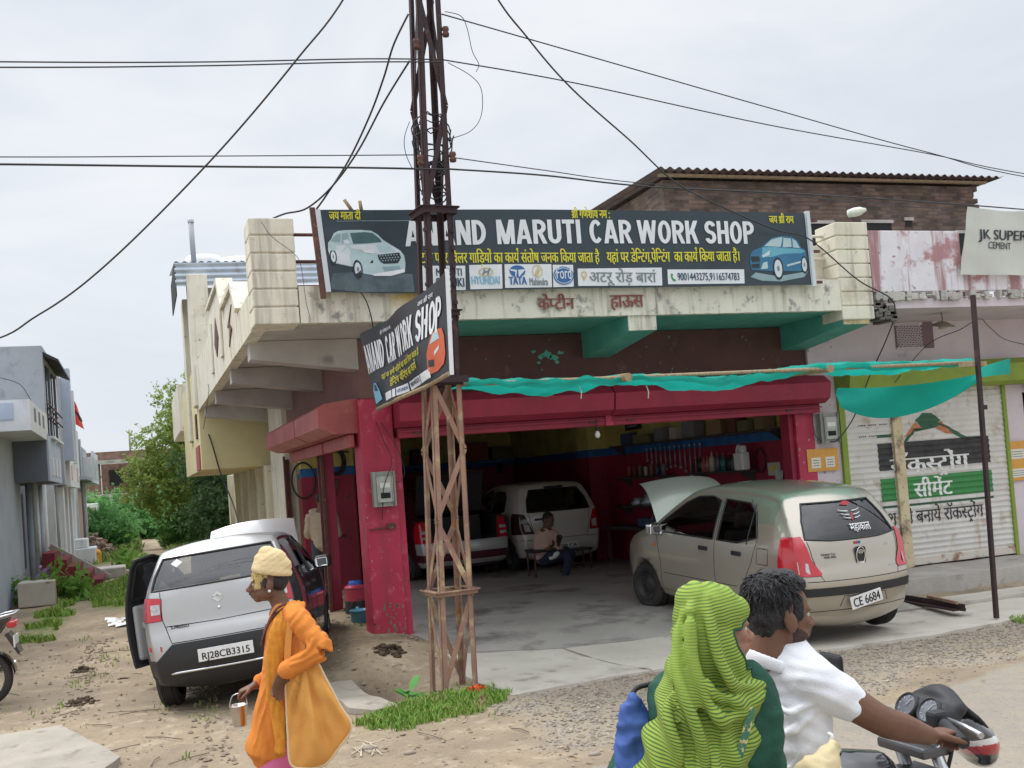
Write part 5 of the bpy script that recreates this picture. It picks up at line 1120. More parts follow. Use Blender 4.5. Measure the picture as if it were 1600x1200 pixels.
# -- white cloth banner, right edge
wbn = thing('cloth_banner', 'hand lettered white cloth banner on the stained balcony at right edge', 'banner', (10.6, 10.62, 4.0))
A0, A1 = FY(1511, 323, 10.62), FY(1501, 429, 10.62)
def wb_(p): return Vector((p.x, 10.62-.015*math.sin(p.x*5+p.z*3)-.03*fbm((p.x*1.7, p.z*2.2+p.x, 3), 3), p.z))
def wg(i, j):
 u, v = i/30, j/12; x = A1.lerp(A0, v).x; x1 = 12.6
 return wb_(Vector((x+(x1-x)*u, 0, A1.z+(A0.z-A1.z)*v-.06*math.sin(u*6)*v*.5-.05*u)))
mb = MB(); mb.grid(31, 13, wg); mb.build('cloth', M('greyish_white_cloth', (.56, .57, .52), (.50, .51, .46), 2, rough=.8, spot=((.42, .40, .30), 3, .66, .8)), wbn)
def wword(t, x0, y0, x1, h, bold):
 a, b = FY(x0, y0, 10.62), FY(x1, y0, 10.62); lettering(t, (a.x, 10.62, a.z), (1, 0, -.02), (.12, 0, 1), width=b.x-a.x, height=h, bold=bold, off=.012, fn=wb_, slices=((0, .15),)).build('lettering', mi['dark'], wbn)
wword('JK SUPER', 1526, 374, 1604, .17, .02); wword('CEMENT', 1541, 389, 1580, .09, .01)
# -- meter boxes, posters, bulbs
m_box = M('grey_meter_box', (.34, .35, .31), (.28, .29, .26), 5, rough=.45, spot=((.2, .19, .16), 9, .6, .75)); m_clear = M('dusty_clear_cover', (.46, .47, .42), (.36, .37, .33), 7, rough=.25, coat=.4)
def meter(px0, py0, px1, py1, label, Y=12.0):
 a, b = FY(px0, py1, Y), FY(px1, py0, Y); t = thing('electric_meter', label, 'electric meter', ((a.x+b.x)/2, Y, a.z), 0, 'electric meters on the shop front')
 mb = MB(); mb.bbox((a.x, Y-.10, a.z), (b.x, Y-.002, b.z), .03, seg=3); mb.build('box', m_box, t)
 w_ = b.x-a.x; h = b.z-a.z; mb = MB(); mb.bbox((a.x+w_*.1, Y-.13, a.z+h*.12), (b.x-w_*.1, Y-.098, b.z-h*.1), .014, seg=3); mb.build('cover', m_clear, t)
 mb = MB(); mb.bbox((a.x+w_*.25, Y-.136, b.z-h*.36), (b.x-w_*.25, Y-.128, b.z-h*.2), .004); mb.build('display', m_dark, t)
 mb = MB(); mb.bbox((a.x+w_*.22, Y-.136, a.z+h*.3), (b.x-w_*.22, Y-.128, a.z+h*.45), .003); mb.build('name_plate', m_white, t); return t
meter(583, 786, 613, 742, 'grey electric meter box on the red corner pillar', 12.0); meter(1277, 688, 1303, 650, 'grey electric meter box on pink wall by the white shutter', 12.0)
wire([(588, 660, 11.97), (600, 690, 11.9), (612, 720, 11.86), (600, 760, 11.84), (598, 790, 11.9), (597, 812, 11.95)], .007, 'thin cable hanging over the meter on the red pillar')
wire([(596, 660, 11.97), (620, 700, 11.9), (632, 735, 11.86), (626, 752, 11.86), (618, 752, 11.9)], .006, 'wire looping out from the meter on the red pillar')
wire([(1278, 640, 11.98), (1270, 650, 11.95), (1274, 680, 11.95), (1284, 690, 11.95)], .006, 'cable feeding the meter beside the white shutter')
mb = MB(); mb.bar(FY(578, 828, 11.98), FY(616, 822, 11.98), .03, .012, (0, 0, 1)); mb.bbox(FY(606, 827, 11.96), FY(618, 817, 11.96)+Vector((0, .03, 0)), .006); one(mb, 'door_latch', m_steel, 'black iron hasp across the red corner pillar', 'latch')
m_post = M('orange_poster_paper', (.70, .36, .07), (.64, .30, .06), 6, rough=.6); mpw = M('poster_white', (.74, .70, .60), rough=.6)
for k, (px0, py0, px1, py1, lab) in enumerate(((1263, 699, 1308, 738, 'orange printed poster pasted across red jamb and pink wall'), (1577, 688, 1604, 752, 'tall orange printed poster pasted on the pink wall at right edge'))):
 a, b = FY(px0, py1, 11.99), FY(px1, py0, 11.99); t = thing('poster', lab, 'poster', (a.x, 11.99, a.z), 0, 'orange posters')
 mb = MB(); mb.box((a.x, 11.988, a.z), (b.x, 11.992, b.z)); mb.build('sheet', m_post, t); w_, h = b.x-a.x, b.z-a.z
 cells = ((.12, .15, .42, .62), (.58, .15, .88, .62)) if k == 0 else ((.15, .08, .8, .3), (.15, .55, .8, .8))
 for u0, v0, u1, v1 in cells:
  mb = MB(); mb.box((a.x+w_*u0, 11.984, a.z+h*v0), (a.x+w_*u1, 11.987, a.z+h*v1)); f = mb.build('white_panel', mpw, t)
  for q in range(3): mb = MB(); mb.box((a.x+w_*(u0+.05), 11.982, a.z+h*(v0+(v1-v0)*(.2+.25*q))), (a.x+w_*(u1-.05), 11.9835, a.z+h*(v0+(v1-v0)*(.27+.25*q)))); mb.build('printed_line', mi['grey'], f)
for px, py, lab in ((638, 652, 'bare bulb hanging under the red hood beside the corner pillar'), (933, 671, 'lit looking white bulb hanging under the middle of the red hood')):
 a = FY(px, py, 11.85); t = thing('hanging_bulb', lab, 'bulb', a, 0, 'bulbs under the red hoods')
 mb = MB(); mb.tube([a+Vector((0, 0, .12)), a+Vector((0, 0, .03))], .006); mb.lathe([(.018, .03), (.02, -.01), (.016, -.02)], 10, Matrix.Translation(a)); mb.build('holder', m_black, t)
 mb = MB(); mb.lathe([(.014, -.02), (.03, -.05), (.033, -.075), (.02, -.1), (0, -.107)], 14, Matrix.Translation(a)); mb.build('glass', m_white, t)
c = FY(1473, 508, 11.2); t = thing('lamp_shade', 'round dish shaped lamp hanging under the stained balcony', 'lamp', c)
mb = MB(); mb.lathe([(0, .05), (.05, .045), (.15, .0), (.152, -.012), (.05, .02), (0, .02)], 18, Matrix.Translation(c) @ Matrix.Rotation(R(14), 4, 'X')); mb.build('dish', M('dull_olive_enamel', (.20, .18, .13), rough=.5), t)
mb = MB(); mb.lathe([(0, .0), (.05, -.005), (.06, -.045), (0, -.06)], 12, Matrix.Translation(c)); mb.build('globe', M('cream_glass', (.52, .46, .36), rough=.4), t); mb = MB(); mb.tube([c+Vector((0, 0, .05)), (c.x, c.y, 3.66)], .006); mb.build('stem', m_steel, t)

# -- things by the side opening
m_plred = M('red_plastic', (.48, .05, .09), rough=.35); m_plblk = M('black_plastic', (.02, .02, .022), rough=.4); m_plblue = M('blue_plastic', (.03, .13, .50), rough=.35)
jb = Vector((2.66, 14.35, .24)); jug = thing('water_cooler_jug', 'red and black insulated water jug with blue lid at the side opening', 'water jug', jb)
T = Matrix.Translation(jb)
mb = MB(); mb.lathe([(0, 0), (.15, 0), (.155, .02), (.15, .2)], 24, T); mb.build('base', m_plblk, jug); mb = MB(); mb.lathe([(.15, .2), (.155, .21), (.15, .36), (.155, .365), (.15, .385), (.11, .41), (0, .412)], 24, T); mb.build('body', m_plred, jug)
mb = MB(); mb.lathe([(.09, .41), (.09, .45), (.08, .46), (0, .462)], 20, T); mb.build('lid', m_plblue, jug); mb = MB(); mb.lathe([(.151, .352), (.157, .355), (.151, .36)], 24, T); mb.build('band', m_plblk, jug); mb = MB(); mb.lathe([(0, .02), (.022, .01), (.022, 0)], 10, T @ Matrix.Translation((-.02, -.152, .11)) @ Matrix.Rotation(R(90), 4, 'X')); mb.build('tap', mi['skyblue'], jug)
bb = Vector((2.50, 13.3, .17)); bk = thing('bucket', 'light blue plastic bucket standing behind the red corner pillar', 'bucket', bb); T = Matrix.Translation(bb)
mb = MB(); mb.lathe([(0, .003), (.095, 0), (.125, .25), (.132, .25), (.132, .262), (.12, .262), (.09, .012), (0, .012)], 22, T); mb.build('pail', M('sky_blue_plastic', (.12, .36, .52), rough=.4), bk)
mb = MB(); mb.tube([bb+Vector((.13*math.cos(a), 0, .25+.14*math.sin(a))) for a in np.linspace(0, math.pi, 12)], .004); mb.build('handle', m_steel, bk)
def hose(px, py, r, label, Y=18.0, n=3):
 mb = MB(); c = FY(px, py, Y); rnd = random.Random(px)
 for k in range(n):
  rr = r*(1+.08*k); mb.tube([c+Vector((rr*.75*math.cos(a)+.01*k, -.03*k-.02, rr*math.sin(a)*1.15)) for a in np.linspace(0, 6.28, 26)], .016, 7)
 return one(mb, 'hose_coil', m_black, label, 'hose')
hose(523, 722, .17, 'black air hose looped over a hook on the yellow and blue wall'); hose(474, 751, .26, 'single thin hose ring on the wall behind the yellow column', n=1)
mb = MB(); a = FY(524, 755, 17.95); mb.bbox(a+Vector((-.05, -.05, -.1)), a+Vector((.05, .0, .08)), .02); mb.tube([a, a+Vector((0, -.02, -.22))], .015); one(mb, 'spray_gun', m_steel, 'metal spray gun hanging below the coiled hose', 'spray gun')
mb = MB(); mb.bar(FY(505, 706, 18.02), FY(545, 706, 18.02), .02, .03); one(mb, 'wall_rod', m_steel, 'iron rod on the painted wall holding the hose', 'rod')

# -- garage shelves and goods
m_shelf = M('dark_shelf_board', (.06, .05, .05), rough=.7)
cart = [M('carton_'+k, c, rough=.8) for k, c in (('brown', (.25, .17, .10)), ('grey', (.20, .21, .24)), ('maroon', (.16, .05, .05)), ('white', (.48, .47, .44)), ('blue', (.06, .10, .20)), ('orange', (.32, .09, .04)), ('olive', (.16, .16, .07)))]
def shelf(y0, y1, z, label, d=.28):
 t = thing('wall_shelf', label, 'shelf', (8.25, (y0+y1)/2, z-.04), 0, 'shelves on the right garage wall')
 mb = MB(); mb.box((8.4-d, y0, z-.03), (8.398, y1, z)); mb.build('board', m_shelf, t)
 for y in (y0+.1, y1-.1): mb = MB(); mb.prism([(8.398, y, z-.03), (8.4-d+.03, y, z-.03), (8.398, y, z-.2)], (0, .02, 0)); mb.build('bracket', m_shelf, t)
def bottle_mb(h, r): return [(0, 0), (r, 0), (r, h*.62), (r*.75, h*.75), (r*.3, h*.85), (r*.3, h), (0, h)]
shelf(13.3, 14.9, 1.78, 'shelf of oil bottles on the red part of the right garage wall'); shelf(12.5, 17.8, 2.33, 'long upper shelf with cartons along the blue band'); shelf(15.8, 17.6, 1.76, 'dim shelf with spray cans deeper in the garage'); shelf(15.6, 17.7, 1.25, 'low dim shelf with engine parts deeper in the garage')
rnd = random.Random(8)
bcol = [M('bottle_'+k, c, rough=.35) for k, c in (('black', (.03, .03, .035)), ('rose', (.40, .14, .13)), ('slate', (.10, .12, .15)), ('teal', (.04, .16, .15)), ('cream', (.50, .45, .36)))]
def goods(name, label, cat, mb, m, cap=None, group=None):
 xs_ = np.array([tuple(v) for v in mb.v]); base = Vector((xs_[:, 0].mean(), xs_[:, 1].mean(), xs_[:, 2].min())); t = thing(name, label, cat, base, 0, group); mb.build('body', m, t)
 if cap: cap.build('cap', m_plred, t)
blab = ['black oil bottle at the far end of the bottle shelf', 'pale rose oil bottle, second from the far end of the bottle shelf', 'rose bottle beside the black ones on the bottle shelf', 'cream bottle mid shelf among the oil bottles', 'slate grey oil bottle in the middle of the shelf', 'teal oil bottle left of the white can', 'black bottle touching the white can', 'small dark bottle behind the white can']
for i, (y, k) in enumerate(((14.75, 0), (14.6, 1), (14.45, 1), (14.3, 4), (14.15, 2), (14.0, 3), (13.85, 0), (13.68, 2))):
 mb = MB(); h = rnd.uniform(.22, .29); T = Matrix.Translation((8.24+rnd.uniform(-.03, .03), y, 1.78)) @ Matrix.Scale(1.25, 4, (0, 1, 0)); mb.lathe(bottle_mb(h, .045), 12, T); cp = MB(); cp.lathe([(0, h), (.02, h), (.02, h+.025), (0, h+.025)], 10, T); goods('oil_bottle', blab[i], 'bottle', mb, bcol[k], cp, 'oil bottles on the wall shelf')
mb = MB(); T = Matrix.Translation((8.2, 13.42, 1.78)) @ Matrix.Rotation(R(90), 4, 'Z')
mb.bbox((-.12, -.07, 0), (.12, .07, .26), .03, T, 3); mb.bbox((-.1, -.045, .24), (.02, .045, .36), .03, T, 3); mb.tube([T @ Vector(p) for p in ((-.02, 0, .34), (.06, 0, .36), (.11, 0, .3), (.1, 0, .2))], .022, 8); goods('oil_can', 'large white plastic oil can with handle on bottle shelf', 'oil can', mb, m_white)
for i, (y, w_, h, k, lab) in enumerate(((12.75, .25, .2, 0, 'brown carton nearest the opening on the upper shelf'), (13.15, .3, .16, 6, 'low olive carton on upper shelf'), (13.5, .2, .3, 2, 'tall maroon carton on upper shelf by the opening'), (13.9, .35, .22, 0, 'wide brown carton mid upper shelf'), (14.7, .4, .26, 1, 'big grey carton on upper shelf'), (15.3, .25, .2, 3, 'white box on upper shelf next to grey carton'), (15.75, .35, .22, 1, 'grey box far along the upper shelf'), (16.3, .5, .15, 6, 'long flat olive box far along the upper shelf'), (17.1, .35, .2, 4, 'blue box at the inner end of the upper shelf'))):
 mb = MB(); mb.bbox((8.17, y, 2.332), (8.37, y+w_, 2.332+h), .008, Matrix.Translation((8.27, y, 0)) @ Matrix.Rotation(R(rnd.uniform(-6, 6)), 4, 'Z') @ Matrix.Translation((-8.27, -y, 0))); fl = MB(); fl.box((8.165, y+w_*.3, 2.332+h*.3), (8.168, y+w_*.7, 2.332+h*.7))
 t = one(mb, 'carton', cart[k], lab, 'carton', 'cartons on the upper shelf')
for i in range(7):
 y = 16.0+i*.22; mb = MB(); T = Matrix.Translation((8.27, y, 1.762)); h = rnd.uniform(.12, .2); mb.lathe([(0, 0), (.035, 0), (.035, h), (.02, h+.02), (0, h+.02)], 10, T); one(mb, 'spray_can', cart[(i*3+1) % 7], 'small can in the row on the dim shelf with spray cans', 'can', 'row of small cans')
for i, (y, s) in enumerate(((15.9, .16), (16.4, .2), (16.9, .14))):
 mb = MB(); mb.lathe([(0, 0), (s*.7, 0), (s, s*.3), (s*.6, s*.8), (s*.62, s), (0, s)], 12, Matrix.Translation((8.2, y, 1.252))); one(mb, 'engine_part', m_galv, 'metal engine part on the low dim shelf', 'engine part', 'engine parts on the low shelf')
for i in range(12):
 y = 14.9+i*.17; mb = MB(); l = .42-.02*i+.05*math.sin(i); T = Matrix.Translation((8.37, y, 2.2-l)); mb.tube([T @ Vector((0, 0, 0)), T @ Vector((0, 0, l))], .011, 6); mb.bbox((-.015, -.03, -.05), (.015, .03, .0), .01, T); mb.bbox((-.012, -.022, l), (.012, .022, l+.04), .008, T); one(mb, 'spanner', m_galv, 'steel spanner in the row hung below the blue band', 'spanner', 'spanners hung in a row')
a, b = FX(979, 673, 8.38), FX(1001, 658, 8.38); pf = thing('picture_frame', 'small dark framed picture high on the yellow garage wall', 'picture', (8.38, a.y, a.z))
mb = MB(); y0, y1 = min(a.y, b.y), max(a.y, b.y); mb.bbox((8.35, y0, a.z), (8.395, y1, b.z), .01); mb.build('frame', m_dark, pf); mb = MB(); mb.box((8.343, y0+.09, a.z+.05), (8.349, y1-.09, b.z-.05)); mb.build('print', cart[1], pf)
for z, x, w_, h, k, lab in ((2.32, 4.2, .5, .35, 5, 'orange red carton at left on the back wall ledge'), (2.32, 5.0, .4, .3, 0, 'brown carton on the back wall ledge'), (2.32, 5.9, .6, .35, 2, 'maroon carton on the back wall ledge'), (2.32, 6.9, .8, .42, 5, 'large red carton on the back wall ledge'), (2.32, 7.8, .5, .3, 6, 'olive carton at right on the back wall ledge')):
 mb = MB(); mb.bbox((x, 23.6, z), (x+w_, 23.95, z+h), .01); one(mb, 'carton', cart[k], lab, 'carton', 'cartons on the back wall ledge')
t = thing('wall_shelf', 'long blue ledge shelf across the back of the garage', 'shelf', (6, 23.8, 2.25)); mb = MB(); mb.box((3.6, 23.5, 2.25), (8.3, 23.98, 2.318)); mb.build('board', m_blue, t); mb = MB()
for x in (4, 5.5, 7, 8): mb.box((x, 23.6, 2.0), (x+.04, 23.98, 2.249))
mb.build('brackets', m_shelf, t)
wk = thing('workbench', 'dark workbench with tools at the inner right of the garage', 'workbench', (8.1, 16.8, .235)); mb = MB(); mb.box((7.9, 15.9, .85), (8.39, 17.8, .9)); mb.build('top', m_shelf, wk)
for y in (15.95, 17.7): mb = MB(); mb.box((7.92, y, .235), (7.98, y+.06, .85)); mb.build('leg', m_steel, wk)
mb = MB(); mb.bbox((8.0, 16.2, .9), (8.3, 16.6, 1.05), .02); one(mb, 'toolbox', cart[4], 'dark blue toolbox on the dim workbench', 'toolbox')
stb = thing('metal_stool', 'low dark metal stand on the garage floor right of the seated man', 'stool', (7.15, 17.3, .235))
mb = MB(); mb.bbox((6.95, 17.1, .56), (7.35, 17.5, .6), .01); mb.build('seat', m_plblk, stb)
for x in (6.97, 7.31):
 for y in (17.12, 17.46): mb = MB(); mb.tube([(x, y, .235), (x, y, .56)], .014); mb.build('leg', m_steel, stb)
mb = MB(); mb.bar((6.97, 17.12, .35), (7.31, 17.12, .35), .02, .02); mb.build('stretcher', m_steel, stb)
cp_ = thing('wall_calendar', 'small white paper card on the red wall behind the champagne car', 'paper card', (8.38, 13.0, 1.7)); mb = MB(); mb.box((8.385, 12.75, 1.68), (8.395, 13.05, 1.86)); mb.build('sheet', cart[3], cp_); mb = MB(); mb.box((8.38, 12.79, 1.72), (8.384, 13.01, 1.82)); mb.build('print', m_innery, cp_)

# -- ground clutter near the pole and road
mb = slab('slab', [tuple(G(*p, .03)[:2]) for p in ((512, 1062), (534, 1064), (622, 1108), (585, 1116), (546, 1112), (520, 1090))], lambda x, y: gz(x, y)*.3+.06, m_apron, .05, .01, kind=False); one(mb, 'concrete_slab', M('grey_drain_cover', (.40, .36, .30), (.31, .28, .23), 2, spot=((.22, .19, .15), 5, .58, .72), rough=.95, bump=.4, bscale=30), 'loose cracked concrete slab lying beside the grass by the pole', 'concrete slab')
mb = slab('slab', [tuple(G(*p, .03)[:2]) for p in ((-60, 1165), (95, 1140), (190, 1190), (120, 1240), (-60, 1240))], lambda x, y: .07, m_apron, .06, .015, kind=False); one(mb, 'concrete_slab', M('grey_drain_cover', (.40, .36, .30), (.31, .28, .23), 2, spot=((.22, .19, .15), 5, .58, .72), rough=.95, bump=.4, bscale=30), 'flat concrete drain cover at bottom left corner', 'concrete slab')
wd = thing('broadleaf_weed', 'broad leaved green weed sprouting left of the pole foot', 'weed', (2.2, 9.62, -.05))
mb = MB(); rnd = random.Random(11)
for i in range(9):
 a = i*2.4; el = R(rnd.uniform(15, 60)); L_ = rnd.uniform(.12, .22); d = Vector((math.cos(a)*math.cos(el), math.sin(a)*math.cos(el), math.sin(el))); s = Vector((-math.sin(a), math.cos(a), 0)); b0 = Vector((2.2, 9.62, -.03))+d*.04+Vector((0, 0, .008*i))
 pts = [b0, b0+d*L_*.35+s*L_*.3, b0+d*L_*.75+s*L_*.22-Vector((0, 0, .02)), b0+d*L_-Vector((0, 0, .05)), b0+d*L_*.75-s*L_*.22-Vector((0, 0, .02)), b0+d*L_*.35-s*L_*.3]; mid = [b0, b0+d*L_*.4+Vector((0, 0, -.015)), b0+d*L_*.75+Vector((0, 0, -.03)), pts[3]]
 mb.add(pts+mid, [(0, 1, 7), (1, 2, 8, 7), (2, 3, 8), (0, 7, 5), (7, 8, 4, 5), (8, 3, 4)], True)
mb.build('leaves', M('weed_leaf', (.08, .26, .05), (.11, .32, .07), 9, rough=.5), wd); mb = MB(); mb.tube([(2.2, 9.62, -.1), (2.2, 9.62, .05)], .010); mb.build('stem', lm_scrub, wd)
mb = MB(); rnd = random.Random(12); c = Vector((2.76, 9.33, .05))
for i in range(90):
 d = Vector((rnd.gauss(0, 1), rnd.gauss(0, 1), abs(rnd.gauss(0, .7)))).normalized(); p = c+Vector((d.x*.08, d.y*.05, d.z*.05)); s = d.orthogonal().normalized()*.022; q = d.cross(s).normalized()*.022; mb.quad(p-s, p-q+d*.01, p+s, p+q+d*.01)
one(mb, 'marigold_garland', M('marigold_orange', (.75, .13, .02), (.65, .08, .02), 30, rough=.6), 'small heap of orange marigold flowers at the pole foot', 'flowers')
def pile(px, py, r, h, m, name, label, cat, n=60, seed=1, s=.04):
 rnd = random.Random(seed); c = G(px, py, 0); mb = MB()
 for i in range(n):
  a = rnd.random()*6.28; q = math.sqrt(rnd.random()); x, y = c.x+r*q*math.cos(a), c.y+r*1.3*q*math.sin(a); z = gz(x, y)+h*(1-q)*rnd.random(); k = s*rnd.uniform(.5, 1.2)
  bm = bmesh.new(); bmesh.ops.create_icosphere(bm, subdivisions=1, radius=k)
  for v in bm.verts: v.co = Vector((v.co.x*rnd.uniform(.8, 1.3), v.co.y*rnd.uniform(.8, 1.3), v.co.z*rnd.uniform(.4, .8)))+Vector((x, y, z))
  mb.frombm(bm, True); bm.free()
 return one(mb, name, m, label, cat)
m_dung = M('dark_dung', (.05, .035, .022), (.09, .06, .035), 12, rough=1, bump=.5)
pile(128, 1046, .13, .05, m_dung, 'dung_pile', 'dark dung heap on the dirt left of the silver car', 'dung', 40, 1, .035); pile(125, 1098, .18, .04, m_dung, 'dung_pile', 'flat dung patch near the bottom left of the dirt', 'dung', 40, 2, .03); pile(192, 1060, .05, .03, m_dung, 'dung_pile', 'tiny dung lump beside the rear wheel of the silver car', 'dung', 9, 3, .025)
pile(610, 1050, .16, .08, m_dung, 'soil_clods', 'dark wet soil clods in the hollow by the pole', 'soil clods', 40, 5, .04)
mb = MB(); a, b, c_ = G(1412, 938, .1), G(1500, 953, .1), Vector((0, 0, 0)); mb.bar(a, b, .16, .02); mb.bar(a+Vector((0, -.08, .03)), b+Vector((0, -.08, .03)), .012, .08); mb.bar(a+Vector((0, .08, .03)), b+Vector((0, .08, .03)), .012, .08); mb.bar(b+Vector((.0, -.08, .03)), b+Vector((0, .08, .03)), .012, .08)
one(mb, 'steel_channel', m_rusthi, 'rusty steel channel lying on the concrete behind the champagne car', 'steel channel'); mb = MB(); mb.bar(G(1450, 932, .19), G(1496, 942, .19), .03, .03); one(mb, 'iron_rod', m_rustlow, 'short rusty rod resting on the steel channel', 'rod')
for i, (px, py, s) in enumerate(((575, 1175, .04), (1090, 1060, .03), (45, 1150, .05), (640, 1180, .03), (930, 1180, .03))):
 c = G(px, py, 0); bm = bmesh.new(); bmesh.ops.create_icosphere(bm, subdivisions=2, radius=s)
 for v in bm.verts: v.co = Vector((v.co.x*1.4, v.co.y, v.co.z*.6))*(1+.35*fbm(v.co*18+Vector((i, 0, 0)), 2))+Vector((c.x, c.y, gz(c.x, c.y)+s*.3))
 mb = MB(); mb.frombm(bm, True); bm.free(); one(mb, 'stone', m_stone, ['stone by the orange bag on the dirt', 'stone on the gravel behind the green veil', 'stone next to the drain cover', 'stone below the grass patch', 'stone left of the blue bag'][i], 'stone')
mb = MB(); rnd = random.Random(3)
for i in range(22):
 c = G(572+rnd.uniform(-16, 22), 1172+rnd.uniform(-10, 10), 0); a = rnd.random()*3; mb.bar(c+Vector((-.06*math.cos(a), -.06*math.sin(a), .015)), c+Vector((.06*math.cos(a), .06*math.sin(a), .03)), .008, .006)
one(mb, 'straw_litter', M('pale_straw', (.50, .43, .32), rough=.9), 'scatter of pale straw on the dirt right of the orange bag', None, kind='stuff')

# -- side street clutter
m_oxide = M('oxide_red_steps', (.20, .03, .04), (.14, .02, .03), 3, spot=((.26, .12, .12), 5, .62, .75), rough=.9)
st = thing('red_steps', 'dark red painted steps down from the grey house', 'steps', (-1.6, 28.5, 0))
mb = MB(); n = 5
for i in range(n): mb.box((-2.2+.0, 27.5, 0), (-1.85+.2*(n-1-i)+.0, 29.8, .2*(i+1)-.0)) if False else mb.box((-2.25, 27.5+.001*i, .18*i), (-.95-.26*i, 29.6-.001*i, .18*(i+1)))
mb.build('flight', m_oxide, st); mb = MB(); mb.bar((-2.25, 29.75, 1.0), (-.85, 29.75, .05), .12, .14); mb.build('side_slab', m_conc, st)
pb = G(58, 948, 0); pl = thing('planter_block', 'square concrete planter blackened on the front, below the red steps', 'planter', pb)
k = .26; mb = MB(); mb.bbox((pb.x-.35, pb.y, 0), (pb.x+.35, pb.y+.8, .5), .02); mb.build('block', M('stained_planter', (.50, .47, .40), (.40, .37, .32), 2, spot=((.03, .03, .03), 1.4, .56, .62), rough=.9, bump=.3), pl)
for i, (x, y, h, lab) in enumerate(((pb.x+.45, pb.y+.7, .45, 'bushy garden plant with broad green leaves beside the planter'), (pb.x-.15, pb.y+1.1, .6, 'garden plant with small purple flowers behind the planter'))):
 t = plant('garden_plant', lab, 'plant', (x, y, 0), [(0, 0, h*.45, .22, .2, .2), (.3, .1, h*.4, .22, .2, .16), (.5, 0, h*.25, .2, .2, .12)], 420, .10, lm_br, seed=70+i)
 if i: mb = leaves_mesh([(x-.0, y, h-.05, .3, .2, .1)], 60, .06, 8); mb.build('flowers', M('purple_flower', (.30, .18, .34), rough=.7), t)
def bricks(name, px, py, n, w_, h, m, label, cat, seed, d=.6):
 rnd = random.Random(seed); c = G(px, py, 0); mb = MB()
 for i in range(n):
  u = rnd.uniform(-1, 1); x = c.x+u*w_; y = c.y+rnd.uniform(0, d); z = h*(1-abs(u))*rnd.random(); A = Matrix.Translation((x, y, z)) @ Matrix.Rotation(rnd.random()*3, 4, 'Z') @ Matrix.Rotation(rnd.uniform(-.5, .5), 4, 'X'); mb.box((-.11, -.05, 0), (.11, .05, .07), A)
 return one(mb, name, m, label, cat)
m_rub = M('rubble_brick', (.34, .20, .15), (.42, .36, .30), 6, rough=.95)
bricks('brick_heap', 150, 870, 150, .75, .9, m_rub, 'heap of broken bricks and rubble before the far whitewashed house', 'rubble', 3, 1.5); bricks('firewood_stack', 22, 935, 40, .22, .8, m_wood, 'small stack of broken bricks and wood against the grey house', 'wood stack', 4, .5); bricks('brick_heap', 175, 900, 25, .5, .12, m_rub, 'loose flat bricks at the end of the red steps', 'rubble', 5, 1.2)
mb = MB(); c = G(165, 905, 0); mb.bbox((c.x-.5, c.y, 0), (c.x+.5, c.y+1.2, .28), .03); one(mb, 'concrete_plinth', m_conc, 'low concrete plinth past the red steps', 'plinth')
mb = MB(); c = G(133, 883, 0); mb.bbox((c.x-.55, c.y, 0), (c.x+.35, c.y+1.5, .55), .03); mb.bbox((c.x-.55, c.y+.2, .55), (c.x+.1, c.y+1.4, .85), .03); one(mb, 'water_trough', m_ltgrey, 'stepped pale concrete trough by the pale house', 'trough')
mb = MB(); c = G(153, 880, 0); mb.bbox((c.x-.12, c.y, 0), (c.x+.12, c.y+.15, .35), .02); mb.lathe([(.12, 0), (.1, .07), (.05, .11), (0, .12)], 12, Matrix.Translation((c.x, c.y+.075, .35))); one(mb, 'milestone', M('orange_paint', (.62, .30, .04), rough=.7), 'small orange rounded stone marker by the trough', 'stone marker')
c = G(145, 850, 0); ac = thing('air_cooler', 'white box air cooler on a stand at the far house', 'air cooler', (c.x, c.y, 0))
mb = MB(); mb.bbox((c.x-.5, c.y, .75), (c.x+.35, c.y+.8, 2.0), .03); mb.build('case', m_white, ac); mb = MB(); mb.box((c.x-.2, c.y-.01, 1.1), (c.x+.25, c.y-.002, 1.8)); mb.build('grille', M('cooler_pad', (.36, .33, .24), rough=.9), ac)
for x in (c.x-.45, c.x+.3): mb = MB(); mb.box((x, c.y+.1, 0), (x+.05, c.y+.15, .75)); mb.build('leg', m_steel, ac)
pl2 = thing('garden_plant', 'low leafy plant growing by the path past the red steps', 'plant', (-.6, 33, 0)); leaves_mesh([(-.6, 33, .12, .28, .3, .14)], 220, .12, 91).build('foliage', lm_br, pl2)
mb = MB(); rnd = random.Random(31)
for i in range(30):
 c = G(185+rnd.uniform(-16, 22), 972+rnd.uniform(-6, 6), .01); s = rnd.uniform(.03, .1); mb.quad(c+Vector((-s, -s, .0)), c+Vector((s, -s*.6, .02)), c+Vector((s*.8, s, .01)), c+Vector((-s, s*.8, .03)))
one(mb, 'plastic_litter', m_white, 'crumpled white plastic litter in the wet patch left of the silver car', 'litter')

